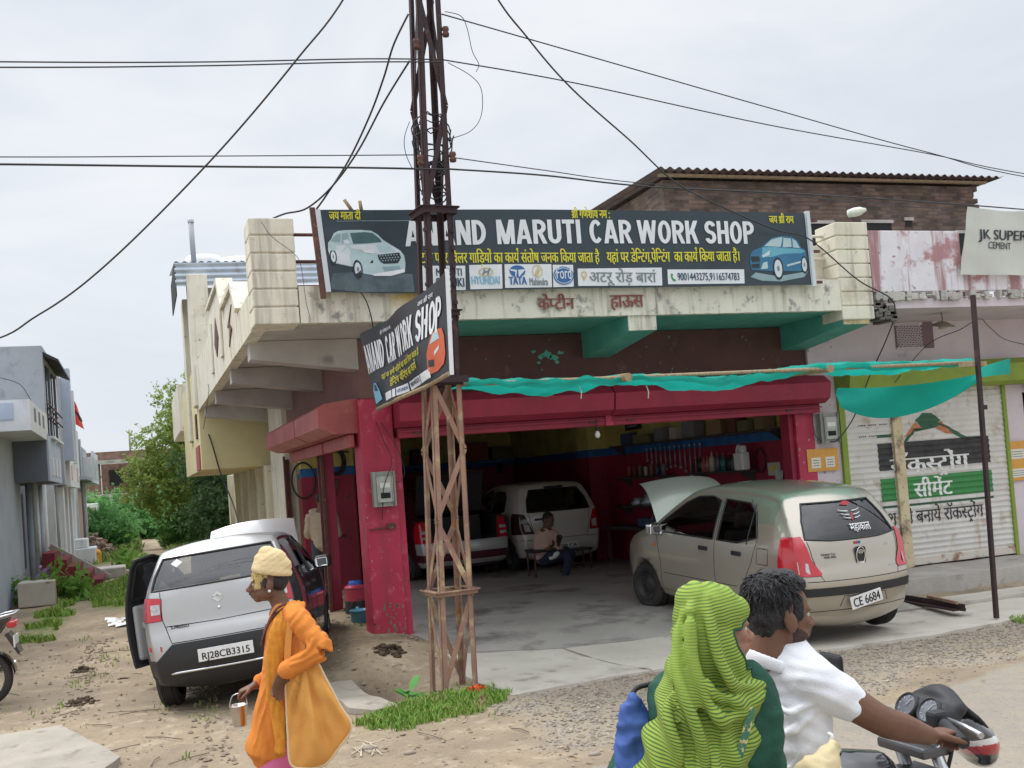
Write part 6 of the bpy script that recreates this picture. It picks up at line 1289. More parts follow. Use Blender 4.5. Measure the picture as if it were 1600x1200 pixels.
# -- more garage clutter
def tyre_at(x, y, z, label, r=.29, tilt=None):
 mb = MB(); T = Matrix.Translation((x, y, z)) @ (Matrix.Rotation(R(tilt), 4, 'X') if tilt else Matrix.Identity(4)); mb.lathe([(r*.62, -.08), (r*.9, -.09), (r, -.06), (r, .06), (r*.9, .09), (r*.62, .08), (r*.6, 0), (r*.62, -.08)], 28, T); one(mb, 'spare_tyre', m_black, label, 'tyre', 'old tyres in the garage')
tyre_at(7.95, 14.6, .33, 'bottom tyre of the pair lying by the right garage wall'); tyre_at(7.98, 14.62, .52, 'top tyre of the pair lying by the right garage wall'); tyre_at(8.1, 15.3, .53, 'tyre leaning on the right garage wall past the stacked pair', tilt=78)
dr = thing('oil_drum', 'blue oil drum by the back of the garage next to the red wall', 'drum', (8.0, 19.8, .235)); T = Matrix.Translation((8.0, 19.8, .235)); mb = MB(); mb.lathe([(0, 0), (.28, 0), (.28, .28), (.295, .3), (.28, .32), (.28, .56), (.295, .58), (.28, .6), (.28, .87), (.27, .86), (0, .86)], 26, T); mb.build('body', m_plblue, dr); mb = MB(); mb.lathe([(0, .885), (.03, .885), (.03, .86)], 10, T @ Matrix.Translation((.15, 0, 0))); mb.build('bung', m_steel, dr)
for i, (y, z, l, k) in enumerate(((12.75, 1.75, .45, 3), (13.05, 1.5, .3, 0), (15.1, 1.6, .5, 4), (15.45, 1.62, .4, 6))):
 mb = MB(); mb.grid(6, 9, lambda a, b: Vector((8.37-.02*math.sin(a*1.7+b*.5), y-.1+.04*a, z-l*b/8-.02*math.sin(a*1.3))), True); one(mb, 'hanging_rag', cart[k], ['white rag on a nail behind the champagne car', 'brown rag beside the white rag', 'blue rag hanging left of the bottle shelf', 'olive rag by the blue rag'][i], 'rag')
for i, y in enumerate((12.5, 13.2, 15.05)):
 mb = MB(); mb.tube([(8.37, y+.12*math.cos(a), 2.0+.0*i-.17*math.sin(a)-.1*i) for a in np.linspace(0, 6.28, 20)], .012, 6); one(mb, 'belt_loop', m_black, ['black rubber belt hung nearest the opening', 'black belt hung above the white oil can', 'black belt hung beside the spanners'][i], 'belt')
for i, (x, y, h, k, lab) in enumerate(((7.6, 19.5, .5, 0, 'brown carton on the floor at the back right of the garage'), (4.0, 22.5, .9, 2, 'tall maroon crate at the back left of the garage'), (3.9, 19.6, .6, 1, 'grey crate on the floor left of the saloon'))): mb = MB(); mb.bbox((x, y, .236), (x+.5, y+.5, .236+h), .015); one(mb, 'floor_carton', cart[k], lab, 'carton')
# pipes, grilles and a meter on the side street houses
for i, (y, x) in enumerate(((33.3, -2.27), (39.6, -2.25), (45.9, -2.15))): mb = MB(); mb.tube([(x, y, 0), (x, y, 4.6)], .045); mb.build('drain_pipe', m_gplast, h2 if i == 0 else h3)
for y0 in (34.4, 36.8):
 mb = MB()
 for k in range(6): mb.bar((-1.965, y0+.1+k*.24, 3.6), (-1.965, y0+.1+k*.24, 5.0), .02, .02, (1, 0, 0))
 mb.bar((-1.965, y0, 4.3), (-1.965, y0+1.4, 4.3), .02, .02); mb.build('window_grille', m_steel, h2)
mb = MB(); mb.bar((-1.85, 26.4, 4.35), (-1.85, 31, 4.35), .03, .03); mb.bar((-1.85, 26.4, 4.1), (-1.85, 31, 4.1), .03, .03); mb.build('balcony_rail', m_steel, h1)
# -- cars: inflated side profile, cut into panels, glass and lamps
def paint(key, c, metal=.45, rough=.34, back=(.05, .05, .055), c2=None, spot=None):
 return M(key, c, c2 or tuple(v*.93 for v in c), 1.2, rough=rough, metal=metal, coat=.9, back=back, spot=spot)
m_tyre = M('tyre_rubber', (.022, .022, .024), (.05, .045, .04), 6, rough=.85); m_trim = M('black_trim', (.022, .023, .026), rough=.45); m_gap = M('panel_gap', (.012, .012, .012), rough=.9)
m_lred = M('lamp_red', (.50, .012, .025), rough=.12, coat=1); m_lwhite = M('lamp_clear', (.62, .62, .62), (.35, .35, .36), 30, rough=.12, coat=1); m_lorange = M('lamp_amber', (.70, .16, .03), rough=.15, coat=1)
m_chrome = M('chrome', (.75, .75, .76), rough=.12, metal=1.); m_seat = M('seat_fabric', (.20, .19, .18), (.26, .25, .23), 8, rough=.9); m_cabin = M('cabin_plastic', (.05, .05, .052), rough=.8); m_plate = M('plate_white', (.76, .76, .74), (.66, .66, .64), 12, rough=.5); m_rimk = M('black_steel_rim', (.035, .035, .038), (.06, .055, .05), 9, rough=.5, metal=.3); m_rims = M('silver_rim', (.40, .41, .42), rough=.4, metal=.7)
g_tint = glass_mat('car_glass', (.42, .45, .45), 1.0); g_dark = glass_mat('car_glass_dark', (.10, .11, .11), .9)
class Car:
 def __init__(s, prof, L, w0, wr, belt, wheels, RW=.28, crown=(.035, .05), taper=(.10, .16), nsub=5, tuck=.06, corner=.06):
  s.L, s.w0, s.wr, s.belt, s.wheels, s.RW = L, w0, wr, belt, wheels, RW; s.taper = taper
  s.zmax = max(p[1] for p in prof); s.tuck = tuck; s.parts = []
  lp = catmull([(p[0], 0, p[1]) for p in prof], nsub, True)
  # even resampling
  P = lp+[lp[0]]; d = [0]
  for a, b in zip(P, P[1:]): d.append(d[-1]+(b-a).length)
  N_ = 150; s.loop = []
  for k in range(N_):
   t = d[-1]*k/N_; i = max(j for j in range(len(d)-1) if d[j] <= t); f = (t-d[i])/max(1e-9, d[i+1]-d[i]); s.loop.append(P[i].lerp(P[i+1], f))
  nrm = []
  for k in range(N_):
   t = (s.loop[(k+1) % N_]-s.loop[k-1]).normalized(); nrm.append(Vector((t.z, 0, -t.x)))
  cen = sum(s.loop, Vector())/N_
  area = sum(s.loop[k].x*s.loop[(k+1) % N_].z-s.loop[(k+1) % N_].x*s.loop[k].z for k in range(N_))
  if area > 0: nrm = [-n for n in nrm]   # inward normals
  # make inward: test
  if (s.loop[0]+nrm[0]*.05-cen).length > (s.loop[0]-cen).length: nrm = [-n for n in nrm]
  r = corner; cols = []
  cs = [(t, 0) for t in (0, .25, .5, .7, .85, .95, 1)]+[(1, a) for a in (22, 45, 68, 90)]
  def row(k, sgn, c):
   p, n = s.loop[k], nrm[k]; W = s.W(p.x, p.z); t, a = c
   ends = 1-sstep(.25, .6, min(p.x, s.L-p.x)); up = max(0, -n.z)
   cr = crown[1]*ends+crown[0]*(1-ends)
   if a == 0: y = (W-r)*t; off = -cr*(1-t*t)
   else: y = W-r+r*math.sin(R(a)); off = r*(1-math.cos(R(a)))
   q = p+n*off; return Vector((q.x, y*sgn, q.z))
  sp0, sp1, zm = .85, L-.85, .66
  bm = bmesh.new(); cols = []
  full = [( -1, c) for c in cs[::-1]]+[(1, c) for c in cs[1:]]
  rings = [.08, .2, .35, .5, .66, .82, 1.0]
  seq = []
  def siderow(k, sgn, f):
   p = s.loop[k]+nrm[k]*r; q = Vector((min(max(p.x, sp0), sp1), 0, zm)); g = p.lerp(q, f*.97); return Vector((g.x, sgn*s.W(g.x, g.z), g.z))
  for f in rings[::-1]: seq.append([bm.verts.new(siderow(k, -1, f)) for k in range(N_)])
  for sg_, c in full: seq.append([bm.verts.new(row(k, sg_, c)) for k in range(N_)])
  for f in rings: seq.append([bm.verts.new(siderow(k, 1, f)) for k in range(N_)])
  for a, b in zip(seq, seq[1:]):
   for k in range(N_): bm.faces.new((a[k], a[(k+1) % N_], b[(k+1) % N_], b[k]))
  bm.faces.new(seq[0]); bm.faces.new(seq[-1])
  bmesh.ops.recalc_face_normals(bm, faces=bm.faces)
  me = bpy.data.meshes.new('shell'); bm.to_mesh(me); bm.free(); o = bpy.data.objects.new('shell', me); COL.objects.link(o)
  cut = MB()
  for wx in wheels:
   for sg_ in (-1, 1):
    w_ = s.W(wx, .3); cut.lathe([(0, -.17), (RW+.055, -.17), (RW+.055, .2), (0, .2)], 40, Matrix.Translation((wx, sg_*(w_-.03), RW+.01)) @ Matrix.Rotation(R(90), 4, 'X'), False)
  co = cut.build('cutter', m_gap, None, fix=True)
  md = o.modifiers.new('b', 'BOOLEAN'); md.operation = 'DIFFERENCE'; md.object = co; md.solver = 'EXACT'
  dg = bpy.context.evaluated_depsgraph_get(); e = o.evaluated_get(dg); s.bm = bmesh.new(); s.bm.from_mesh(e.to_mesh()); e.to_mesh_clear()
  bpy.data.objects.remove(o); bpy.data.objects.remove(co)
  for f in s.bm.faces: f.smooth = True; f.material_index = 0
  s.bm.normal_update(); s.bvh = BVHTree.FromBMesh(s.bm)
  arch = []
  for f in s.bm.faces:
   c = f.calc_center_median()
   for wx in wheels:
    if (Vector((c.x-wx, c.z-RW-.01)).length < RW+.052) and abs(c.y) < s.w0-.0: arch.append(f); f.smooth = False; break
  if arch: s.parts.append(('wheel_arch', s.split(arch), m_gap))
 def W(s, x, z):
  zb = s.belt; w = s.w0
  if z < .4: w *= 1-s.tuck*((.4-z)/.2)**1.5
  if z <= zb: w *= 1-.045*((max(z, .4)-.72)/.35)**2
  else:
   w *= 1-.045*((zb-.72)/.35)**2; k = (z-zb)/(s.zmax-zb); w = w+(s.wr-w)*(k**1.15)
  rf, ff = s.taper; L = s.L
  if x < .55: w *= 1-rf*((.55-x)/.55)**2.4
  if x > L-.8: w *= 1-ff*((x-L+.8)/.8)**2.4
  return max(w, .05)
 def split(s, faces):
  faces = list(faces); nb = bmesh.new(); mp = {}
  for f in faces:
   vs = []
   for v in f.verts:
    if v not in mp: mp[v] = nb.verts.new(v.co)
    vs.append(mp[v])
   try: g = nb.faces.new(vs); g.smooth = f.smooth
   except ValueError: pass
  bmesh.ops.delete(s.bm, geom=faces, context='FACES'); return nb
 def cut(s, view, poly, xlim=None, src=None):
  """split off the faces whose outline lies inside poly as seen in a view: left/right (x,z), rear/front (y,z), top (x,y)"""
  bm = src or s.bm
  ax = {'left': (0, 2, Vector((0, 1, 0))), 'right': (0, 2, Vector((0, -1, 0))), 'rear': (1, 2, Vector((-1, 0, 0))), 'front': (1, 2, Vector((1, 0, 0))), 'top': (0, 1, Vector((0, 0, 1)))}[view]
  a, b, d = ax; thr = {'left': .25, 'right': .25, 'rear': .12, 'front': .12, 'top': .3}[view]
  if xlim is not None:
   thr = -.35; fs = [f for f in bm.faces if f.calc_center_median().x < xlim+.2]; bmesh.ops.bisect_plane(bm, geom=fs+list({e for f in fs for e in f.edges})+list({v for f in fs for v in f.verts}), plane_co=(xlim, 0, 0), plane_no=(1, 0, 0), dist=1e-5); bm.normal_update()
  xs_ = [p[0] for p in poly]; ys_ = [p[1] for p in poly]; lo = (min(xs_)-.12, min(ys_)-.12); hi = (max(xs_)+.12, max(ys_)+.12)
  def cand():
   out = []
   for f in bm.faces:
    c = f.calc_center_median()
    if f.normal.dot(d) > thr and c.dot(d) > (0.05 if view in ('left', 'right') else -99) and lo[0] < c[a] < hi[0] and lo[1] < c[b] < hi[1]:
     if view == 'rear' and c.x > (s.L*.45 if xlim is None else xlim): continue
     if view == 'front' and c.x < s.L*.5: continue
     out.append(f)
   return out
  n = len(poly)
  for i in range(n):
   p, q = poly[i], poly[(i+1) % n]; e = (q[0]-p[0], q[1]-p[1]); no = Vector((0, 0, 0)); no[a] = -e[1]; no[b] = e[0]
   if no.length < 1e-6: continue
   co = Vector((0, 0, 0)); co[a], co[b] = p
   fs = cand(); geo = fs+list({ed for f in fs for ed in f.edges})+list({v for f in fs for v in f.verts})
   bmesh.ops.bisect_plane(bm, geom=geo, plane_co=co, plane_no=no.normalized(), dist=1e-5)
  def inside(x, y):
   r_ = False; j = n-1
   for i in range(n):
    xi, yi = poly[i]; xj, yj = poly[j]
    if (yi > y) != (yj > y) and x < (xj-xi)*(y-yi)/(yj-yi)+xi: r_ = not r_
    j = i
   return r_
  bm.normal_update()
  sel = [f for f in cand() if inside(f.calc_center_median()[a], f.calc_center_median()[b])]
  if src is None: return s.split(sel)
  keep = s.bm; s.bm = src; r_ = s.split(sel); s.bm = keep; return r_
 def hit(s, view, u, v):
  o, d = {'left': ((u, 3, v), (0, -1, 0)), 'right': ((u, -3, v), (0, 1, 0)), 'rear': ((-3, u, v), (1, 0, 0)), 'front': ((8, u, v), (-1, 0, 0)), 'top': ((u, v, 4), (0, 0, -1))}[view]
  h = s.bvh.ray_cast(Vector(o), Vector(d)); return (h[0], h[1]) if h[0] else (None, None)
 def line(s, view, pts, r=.004, off=-.001, step=.04):
  out = []
  for p, q in zip(pts, pts[1:]):
   n = max(1, int(math.dist(p, q)/step))
   for k in range(n+(1 if q == pts[-1] else 0)):
    t = k/n; h, no = s.hit(view, p[0]+(q[0]-p[0])*t, p[1]+(q[1]-p[1])*t)
    if h: out.append(h+no*off)
  mb = MB()
  if len(out) > 1: mb.tube(out, r, 6)
  return mb
def bm_mb(bm, off=0.):
 bm.normal_update()
 if off:
  ns = [v.normal.copy() for v in bm.verts]
  for v, n in zip(bm.verts, ns): v.co += n*off
 mb = MB(); bm.verts.index_update(); mb.add([v.co.copy() for v in bm.verts], [[v.index for v in f.verts] for f in bm.faces], True); return mb
def rim_tube(bm, r):
 """tube along the boundary loops of a panel"""
 ed = [e for e in bm.edges if e.is_boundary]; adj = {}
 for e in ed:
  for v in e.verts: adj.setdefault(v, []).append(e)
 mb = MB(); left = set(ed)
 while left:
  e = left.pop(); ch = [e.verts[0], e.verts[1]]
  while True:
   nx_ = [g for g in adj[ch[-1]] if g in left]
   if not nx_: break
   g = nx_[0]; left.remove(g); ch.append(g.other_vert(ch[-1]))
  pts = [ch[0].co.copy()]
  for v in ch[1:]:
   if (v.co-pts[-1]).length > .012: pts.append(v.co.copy())
  if len(pts) > 2: mb.tube(pts, r, 6, caps=False)
 return mb
def wheel(root, x, y, RW, w_, rim_m, style, toe=0.):
 sg_ = 1 if y > 0 else -1
 t = MB(); T = Matrix.Translation((x, y, RW)) @ Matrix.Rotation(R(toe), 4, 'Z') @ Matrix.Rotation(R(-90*sg_), 4, 'X')
 h = w_/2; ri = RW*.66
 prof = [(ri, -h), (RW*.9, -h*1.02), (RW*.975, -h*.8), (RW, -h*.55)]
 for k in range(5): z = -h*.5+h*k/4; prof += [(RW, z-.006), (RW-.008, z-.004), (RW-.008, z+.004), (RW, z+.006)]
 prof += [(RW, h*.55), (RW*.975, h*.8), (RW*.9, h*1.02), (ri, h), (ri*.97, h*.6)]
 t.lathe(prof, 40, T); o = t.build('wheel', m_tyre, root, world=False)
 m = MB(); m.lathe([(ri*.99, h*.75), (ri*1.02, h*.96), (ri*.93, h*.9), (ri*.86, h*.35), (ri*.55, h*.3), (ri*.42, h*.55), (ri*.2, h*.6), (0, h*.6)], 32, T)
 if style == 'steel':
  for k in range(10): a = R(36*k); m.lathe([(0, h*.4), (ri*.1, h*.42), (ri*.12, h*.32)], 8, T @ Matrix.Translation((ri*.68*math.cos(a), ri*.68*math.sin(a), 0)))
 else:
  for k in range(7):
   a = R(51.43*k); m.bar(T @ Vector((ri*.2*math.cos(a), ri*.2*math.sin(a), h*.62)), T @ Vector((ri*.9*math.cos(a), ri*.9*math.sin(a), h*.72)), ri*.2, .02, T.to_3x3() @ Vector((0, 0, 1)))
 m.build('rim', rim_m, o, world=False); return o
def seat(root, x, y, w_, m=None, rear=False):
 mb = MB(); h = w_/2
 mb.bbox((x-.05, y-h, .36), (x+.42, y+h, .52), .05); mb.bbox((-.09, -h, 0), (.05, h, .6), .05, Matrix.Translation((x, y, .47)) @ Matrix.Rotation(R(-14), 4, 'Y'))
 for yy in ((-h/2, h/2) if rear else (0,)): mb.bbox((-.06, yy-.13, .62), (.04, yy+.13, .80), .04, Matrix.Translation((x, y, .47)) @ Matrix.Rotation(R(-14), 4, 'Y'))
 mb.build('seat', m or m_seat, root, world=False)
def cabin(root, c, dash_x, y_drv=-.33):
 L = c.L; mb = MB(); mb.box((.45, -.62, .2), (L-.9, .62, .24)); mb.box((dash_x, -.62, .55), (dash_x+.35, .62, .86)); mb.build('cabin_floor', m_cabin, root, world=False)
 seat(root, .78, 0, 1.1, rear=True); seat(root, 1.62, .33, .46); seat(root, 1.62, -.33, .46)
 T = Matrix.Translation((dash_x-.22, y_drv, .86)) @ Matrix.Rotation(R(-65), 4, 'Y'); mb = MB(); mb.tube([T @ Vector((.17*math.cos(a), .17*math.sin(a), 0)) for a in np.linspace(0, 6.283, 25)], .014, 7, caps=False)
 for a in (0, 2.1, 4.2): mb.tube([T @ Vector((0, 0, -.02)), T @ Vector((.17*math.cos(a), .17*math.sin(a), 0))], .012, 6)
 mb.build('steering_wheel', m_cabin, root, world=False)
def plate(root, c, y0, z0, w_, h, txt, tilt=0., x=None, roll=0., view='rear', th=.7):
 hp_, no = c.hit('rear', y0, z0); px = hp_.x-.03 if x is None else x
 T = Matrix.Translation((px, y0, z0)) @ Matrix.Rotation(R(roll), 4, 'X') @ Matrix.Rotation(R(tilt), 4, 'Y')
 t = MB(); t.bbox((-.004, -w_/2, -h/2), (.004, w_/2, h/2), .003, T); o = t.build('number_plate', m_plate, root, world=False)
 l = lettering(txt, (0, 0, 0), (1, 0, 0), (0, 1, 0), width=w_*.86, height=h*th, bold=.015, off=0)
 l.map(lambda p: T @ Vector((-.0055-p.z, w_*.43-p.x, p.y-h*th*.5))); l.build('plate_lettering', m_gap, o, world=False); return o
def fit_word(root, c, view, txt, u0, v0, wd, h, m, bold=.02, off=.004, name='badge_lettering', slices=None):
 l = lettering(txt, (0, 0, 0), (1, 0, 0), (0, 1, 0), width=wd, height=h, bold=bold, off=0, slices=slices)
 def f(p):
  if view == 'rear': hh, no = c.hit('rear', u0-p.x, v0+p.y)
  else: hh, no = c.hit(view, u0+p.x, v0+p.y)
  return hh+no*(off+p.z) if hh else Vector((0, 0, .5))
 l.map(f); return l.build(name, m, root, world=False)
def finish(root, c, body_m, name='body'):
 for nm, bm, m in c.parts: bm_mb(bm).build(nm, m, root, world=False)
 return bm_mb(c.bm).build(name, body_m, root, world=False)
def glassp(root, c, view, poly, m, name, trim=True, par=None):
 g = c.cut(view, poly);
 rt = rim_tube(g, .011) if trim else None
 o = bm_mb(g, -.004).build(name, m, par or root, world=False)
 if rt and rt.v: rt.build('window_seal', m_trim, o, world=False)
 return o
def lamp(root, c, view, poly, m, name, off=.008, par=None, xlim=None):
 g = c.cut(view, poly, xlim); rt = rim_tube(g, .004); o = bm_mb(g, off).build(name, m, par or root, world=False);
 if rt.v: rt.build('lamp_seal', m_gap, o, world=False)
 return o
def mirp(P): return [(x, z) for x, z in P]
def mirror_wing(root, c, x, side, m, z=1.0):
 sg_ = 1 if side == 'left' else -1; hh, _ = c.hit(side, x, z); mb = MB(); T = Matrix.Translation(hh+Vector((0, sg_*.1, .02))) @ Matrix.Rotation(R(12*sg_), 4, 'Z')
 mb.bbox((-.04, -.09, -.07), (.07, .09, .075), .035, T, 3); mb.tube([hh, hh+Vector((0, sg_*.06, -.02))], .025); o = mb.build('door_mirror', m, root, world=False)
 mb = MB(); mb.bbox((-.046, -.075, -.055), (-.041, .075, .06), .02, T); mb.build('mirror_glass', m_chrome, o, world=False)
def place_car(root, px_left, px_right): pass

# ---- champagne hatchback with its bonnet up, tail towards the road
m_champ = paint('champagne_paint', (.47, .425, .35), .5, .28)
prof = [(.35, .21), (.13, .25), (.05, .34), (.015, .46), (.0, .60), (.015, .70), (.06, .78), (.085, .92), (.12, 1.03), (.24, 1.22), (.37, 1.39), (.45, 1.475), (.60, 1.515), (.95, 1.545), (1.35, 1.55), (1.75, 1.53), (2.05, 1.47), (2.35, 1.31), (2.65, 1.11), (2.78, 1.02), (2.98, .97), (3.25, .88), (3.44, .76), (3.53, .62), (3.55, .45), (3.50, .30), (3.3, .22), (2.6, .2), (1.7, .2), (.9, .2)]
c = Car(prof, 3.56, .80, .56, .95, (.55, 2.93), .282, crown=(.035, .09), taper=(.155, .2), corner=.075)
hb = thing('hatchback_car', 'champagne hatchback with raised bonnet and dented number plate parked half inside the garage', 'car', (7.56, 9.80, 0))
SIDE_F = [(1.43, .985), (1.43, 1.40), (1.62, 1.435), (1.9, 1.42), (2.12, 1.34), (2.62, 1.03), (2.62, .985)]; SIDE_R = [(.66, 1.06), (.76, 1.30), (.9, 1.40), (1.35, 1.42), (1.35, .985), (.98, .985)]
bonnet = c.cut('top', [(2.80, -.62), (2.80, .62), (3.50, .55), (3.50, -.55)])
for sd in ('left', 'right'):
 glassp(hb, c, sd, SIDE_F, g_tint, 'front_window'); glassp(hb, c, sd, SIDE_R, g_tint, 'rear_side_window')
 mb = c.line(sd, [(.82, .98), (.8, 1.4)], .008); mb.build('quarter_bar', m_trim, hb, world=False)
glassp(hb, c, 'rear', [(-.57, 1.07), (-.52, 1.24), (-.43, 1.405), (.43, 1.405), (.52, 1.24), (.57, 1.07), (.3, 1.045), (-.3, 1.045)], g_tint, 'rear_window')
glassp(hb, c, 'front', [(-.55, 1.08), (-.45, 1.40), (.45, 1.40), (.55, 1.08)], g_tint, 'windscreen')
for sg_ in (1, -1):
 L_ = lamp(hb, c, 'rear', [(sg_*y, z) for y, z in ((.60, 1.10), (.90, 1.08), (.90, .72), (.50, .715), (.48, .74), (.56, .88))], m_lred, 'tail_light', xlim=.30)
 # clear lens low in the outer corner
for sg_ in (1, -1):
 pl_ = MB()
 P = [c.hit('rear', sg_*y, z) for y, z in ((.60, .84), (.69, .86), (.69, .74), (.60, .735))]
 P = [(h+n*.012) for h, n in P if h]
 if len(P) == 4: pl_.quad(*P); pl_.build('reversing_lens', m_lwhite, hb, world=False)
strip = c.cut('rear', [(-.9, .515), (-.9, .595), (.9, .595), (.9, .515)]); bm_mb(strip, .012).build('bumper_strip', m_trim, hb, world=False)
rf_ = c.cut('top', [(.44, -.7), (.44, .7), (2.12, .7), (2.12, -.7)]); bm_mb(rf_).build('roof', paint('sage_roof_paint', (.30, .36, .28), .4, .3), hb, world=False)  # awning's green reflection, with some film tint, painted into the roof colour
body = finish(hb, c, m_champ)
for pts in ([(-.49, .70), (-.47, .66), (.47, .66), (.49, .70)], [(-.56, 1.05), (-.545, .9), (-.49, .70)], [(.56, 1.05), (.545, .9), (.49, .70)], [(-.8, .665), (-.47, .66)], [(.8, .665), (.47, .66)], [(-.3, .40), (-.26, .5), (.26, .5), (.3, .40)], [(-.75, .36), (.75, .36)]): c.line('rear', pts, .0045).build('panel_gap', m_gap, hb, world=False)
for sd in ('left', 'right'):
 for pts in ([(1.39, 1.43), (1.39, .3)], [(2.6, 1.0), (2.5, .62), (2.55, .3), (1.42, .28), (.98, .3), (.88, .55), (.72, .8), (.64, 1.06), (.76, 1.33), (.92, 1.435)], [(1.0, .52), (2.45, .50)], [(.45, .80), (.63, .80), (.63, .96), (.45, .96), (.45, .80)]): c.line(sd, pts, .004).build('panel_gap', m_gap, hb, world=False)
 for x in (1.60, .98):
  hh, no = c.hit(sd, x, .87); mb = MB(); mb.bbox(hh+Vector((-.085, -.018, -.022)), hh+Vector((.085, .018, .026)), .012); mb.build('door_handle', m_trim, hb, world=False)
 hh, no = c.hit(sd, 2.62, .82); mb = MB(); mb.bbox(hh+Vector((-.03, -.008, -.018)), hh+Vector((.03, .008, .018)), .006); mb.build('indicator', m_lorange, hb, world=False)
mirror_wing(hb, c, 2.50, 'left', m_chrome, 1.0); mirror_wing(hb, c, 2.50, 'right', m_trim, 1.0)
bm_mb(bonnet).map(lambda p: Matrix.Translation((2.84, 0, .99)) @ Matrix.Rotation(R(-68), 4, 'Y') @ Matrix.Translation((-2.84, 0, -.99)) @ (p+Vector((0, 0, .07*(1-(p.y/.62)**2))))).build('bonnet', M('bonnet_mint', (.42, .46, .40), rough=.35, metal=.3, coat=.4, back=(.42, .62, .53)), hb, world=False)
mb = MB(); mb.bbox((2.95, -.45, .35), (3.35, .45, .82), .04); mb.build('engine', m_cabin, hb, world=False); mb = MB(); mb.tube([(3.2, .55, .85), (3.0, .5, 1.3)], .008); mb.build('bonnet_prop', m_steel, hb, world=False)
for x, toe in ((.55, 0), (2.93, 8)):
 for y in (.68, -.68): wheel(hb, x, y, .282, .175, m_rimk, 'steel', toe)
cabin(hb, c, 2.25)
plate(hb, c, .02, .45, .40, .125, 'CE 6684', 6, roll=-9)
hh, no = c.hit('rear', 0, .885); mb = MB(); mb.bbox(hh+Vector((-.012, -.06, -.10)), hh+Vector((.01, .06, .08)), .028, None, 3); bp_ = mb.build('boot_badge', m_trim, hb, world=False)
mb = MB(); mb.tube([hh+Vector((-.014, .055*math.cos(a), -.01+.075*math.sin(a)*1.15)) for a in np.linspace(0, 6.283, 25)], .006, 6, caps=False); mb.build('badge_ring', m_chrome, bp_, world=False)
e_ = ring2(0, 0, .036, .02, .006); mb = MB()
for q in e_: mb.poly([hh+Vector((-.0165, -a, .03+b)) for a, b in q])
for q in (((-.02, -.014), (-.012, -.014), (-.004, .014), (-.012, .014)), ((.008, -.014), (.016, -.014), (.024, .014), (.016, .014)), ((-.012, -.003), (.014, -.001), (.014, .004), (-.012, .002))): mb.poly([hh+Vector((-.017, -a, .03+b)) for a, b in q])
mb.build('badge_emblem', m_chrome, bp_, world=False)
fit_word(hb, c, 'rear', 'Global Car', .45, .905, .16, .022, m_gap, .01); fit_word(hb, c, 'rear', '99295 10765', .42, .875, .13, .022, m_gap, .01); fit_word(hb, c, 'rear', 'i10', -.37, .94, .06, .03, m_chrome, .02); fit_word(hb, c, 'rear', 'Sportz', -.36, .74, .1, .022, m_chrome, .01)
for u, mcol in ((.03, m_lred), (-.01, mi['logoblue'])):
 hh2, no = c.hit('rear', u, 1.005); mb = MB(); mb.box(hh2+Vector((-.006, -.022, -.014)), hh2+Vector((.0, .02, .014))); mb.build('sticker', mcol, hb, world=False)
mwh = M('sticker_white', (.8, .8, .8), rough=.6)
fit_word(hb, c, 'rear', 'महाकाल', .03, 1.11, .27, .085, mwh, .008, .012, 'window_sticker')
for k, (z, w_) in enumerate(((1.30, .28), (1.265, .25), (1.232, .22))):
 for s_ in (1, -1):
  P = []
  for i in range(7):
   t = i/6; u = -.06+s_*(.03+t*(w_/2-.03)); hh2, no = c.hit('rear', u, z+.018*t*t); P.append(hh2+no*.013)
  mb = MB(); mb.tube(P, [.0075*(1-.6*i/6) for i in range(7)], 5); mb.build('window_sticker', mwh, hb, world=False)
for z, rr, mm in ((1.245, (.012, .05), m_lred), (1.375, (.055, .022), m_lred)):
 hh2, no = c.hit('rear', -.055, z); mb = MB(); mb.poly([hh2+no*.016+Vector((.25*rr[1]*math.sin(a), rr[0]*math.cos(a), rr[1]*math.sin(a))) for a in np.linspace(0, 6.28, 17)[:-1]]); mb.build('window_sticker', mm, hb, world=False)
hb.rotation_euler = (0, R(-3.4), R(94.5)); hb.location = (6.80, 9.12, .03)

# ---- silver mini crossover, door and bonnet open, on the dirt
m_silver = paint('silver_paint', (.50, .50, .495), .5, .33); m_dkpanel = paint('dark_side_paint', (.055, .053, .058), .2, .25)
prof = [(.3, .24), (.1, .28), (.03, .36), (.0, .48), (.0, .60), (.02, .70), (.055, .78), (.07, .95), (.10, 1.12), (.21, 1.28), (.34, 1.43), (.43, 1.49), (.65, 1.505), (1.1, 1.515), (1.6, 1.505), (1.95, 1.465), (2.2, 1.385), (2.5, 1.2), (2.66, 1.10), (2.95, 1.05), (3.25, .99), (3.45, .9), (3.53, .72), (3.55, .5), (3.48, .32), (3.3, .24), (2.6, .22), (1.7, .22), (.9, .22)]
c = Car(prof, 3.56, .765, .56, 1.0, (.60, 2.98), .30, crown=(.035, .075), taper=(.125, .18), corner=.075)
sv = thing('crossover_car', 'silver compact car with open door and raised bonnet on the dirt side street', 'car', (.86, 10.45, 0))
DOOR = [(1.50, .34), (1.50, 1.45), (1.75, 1.49), (2.05, 1.42), (2.52, 1.10), (2.52, .34)]
bonnet = c.cut('top', [(2.74, -.56), (2.74, .56), (3.42, .5), (3.42, -.5)])
doorp = c.cut('left', DOOR)
SF = [(1.56, 1.03), (1.56, 1.42), (1.78, 1.45), (2.02, 1.38), (2.46, 1.07), (2.46, 1.03)]; SR = [(.78, 1.05), (.86, 1.36), (.98, 1.42), (1.46, 1.43), (1.46, 1.03)]
glassp(sv, c, 'right', SF, g_dark, 'front_window'); glassp(sv, c, 'right', SR, g_dark, 'rear_side_window'); glassp(sv, c, 'left', SR, g_tint, 'rear_side_window')
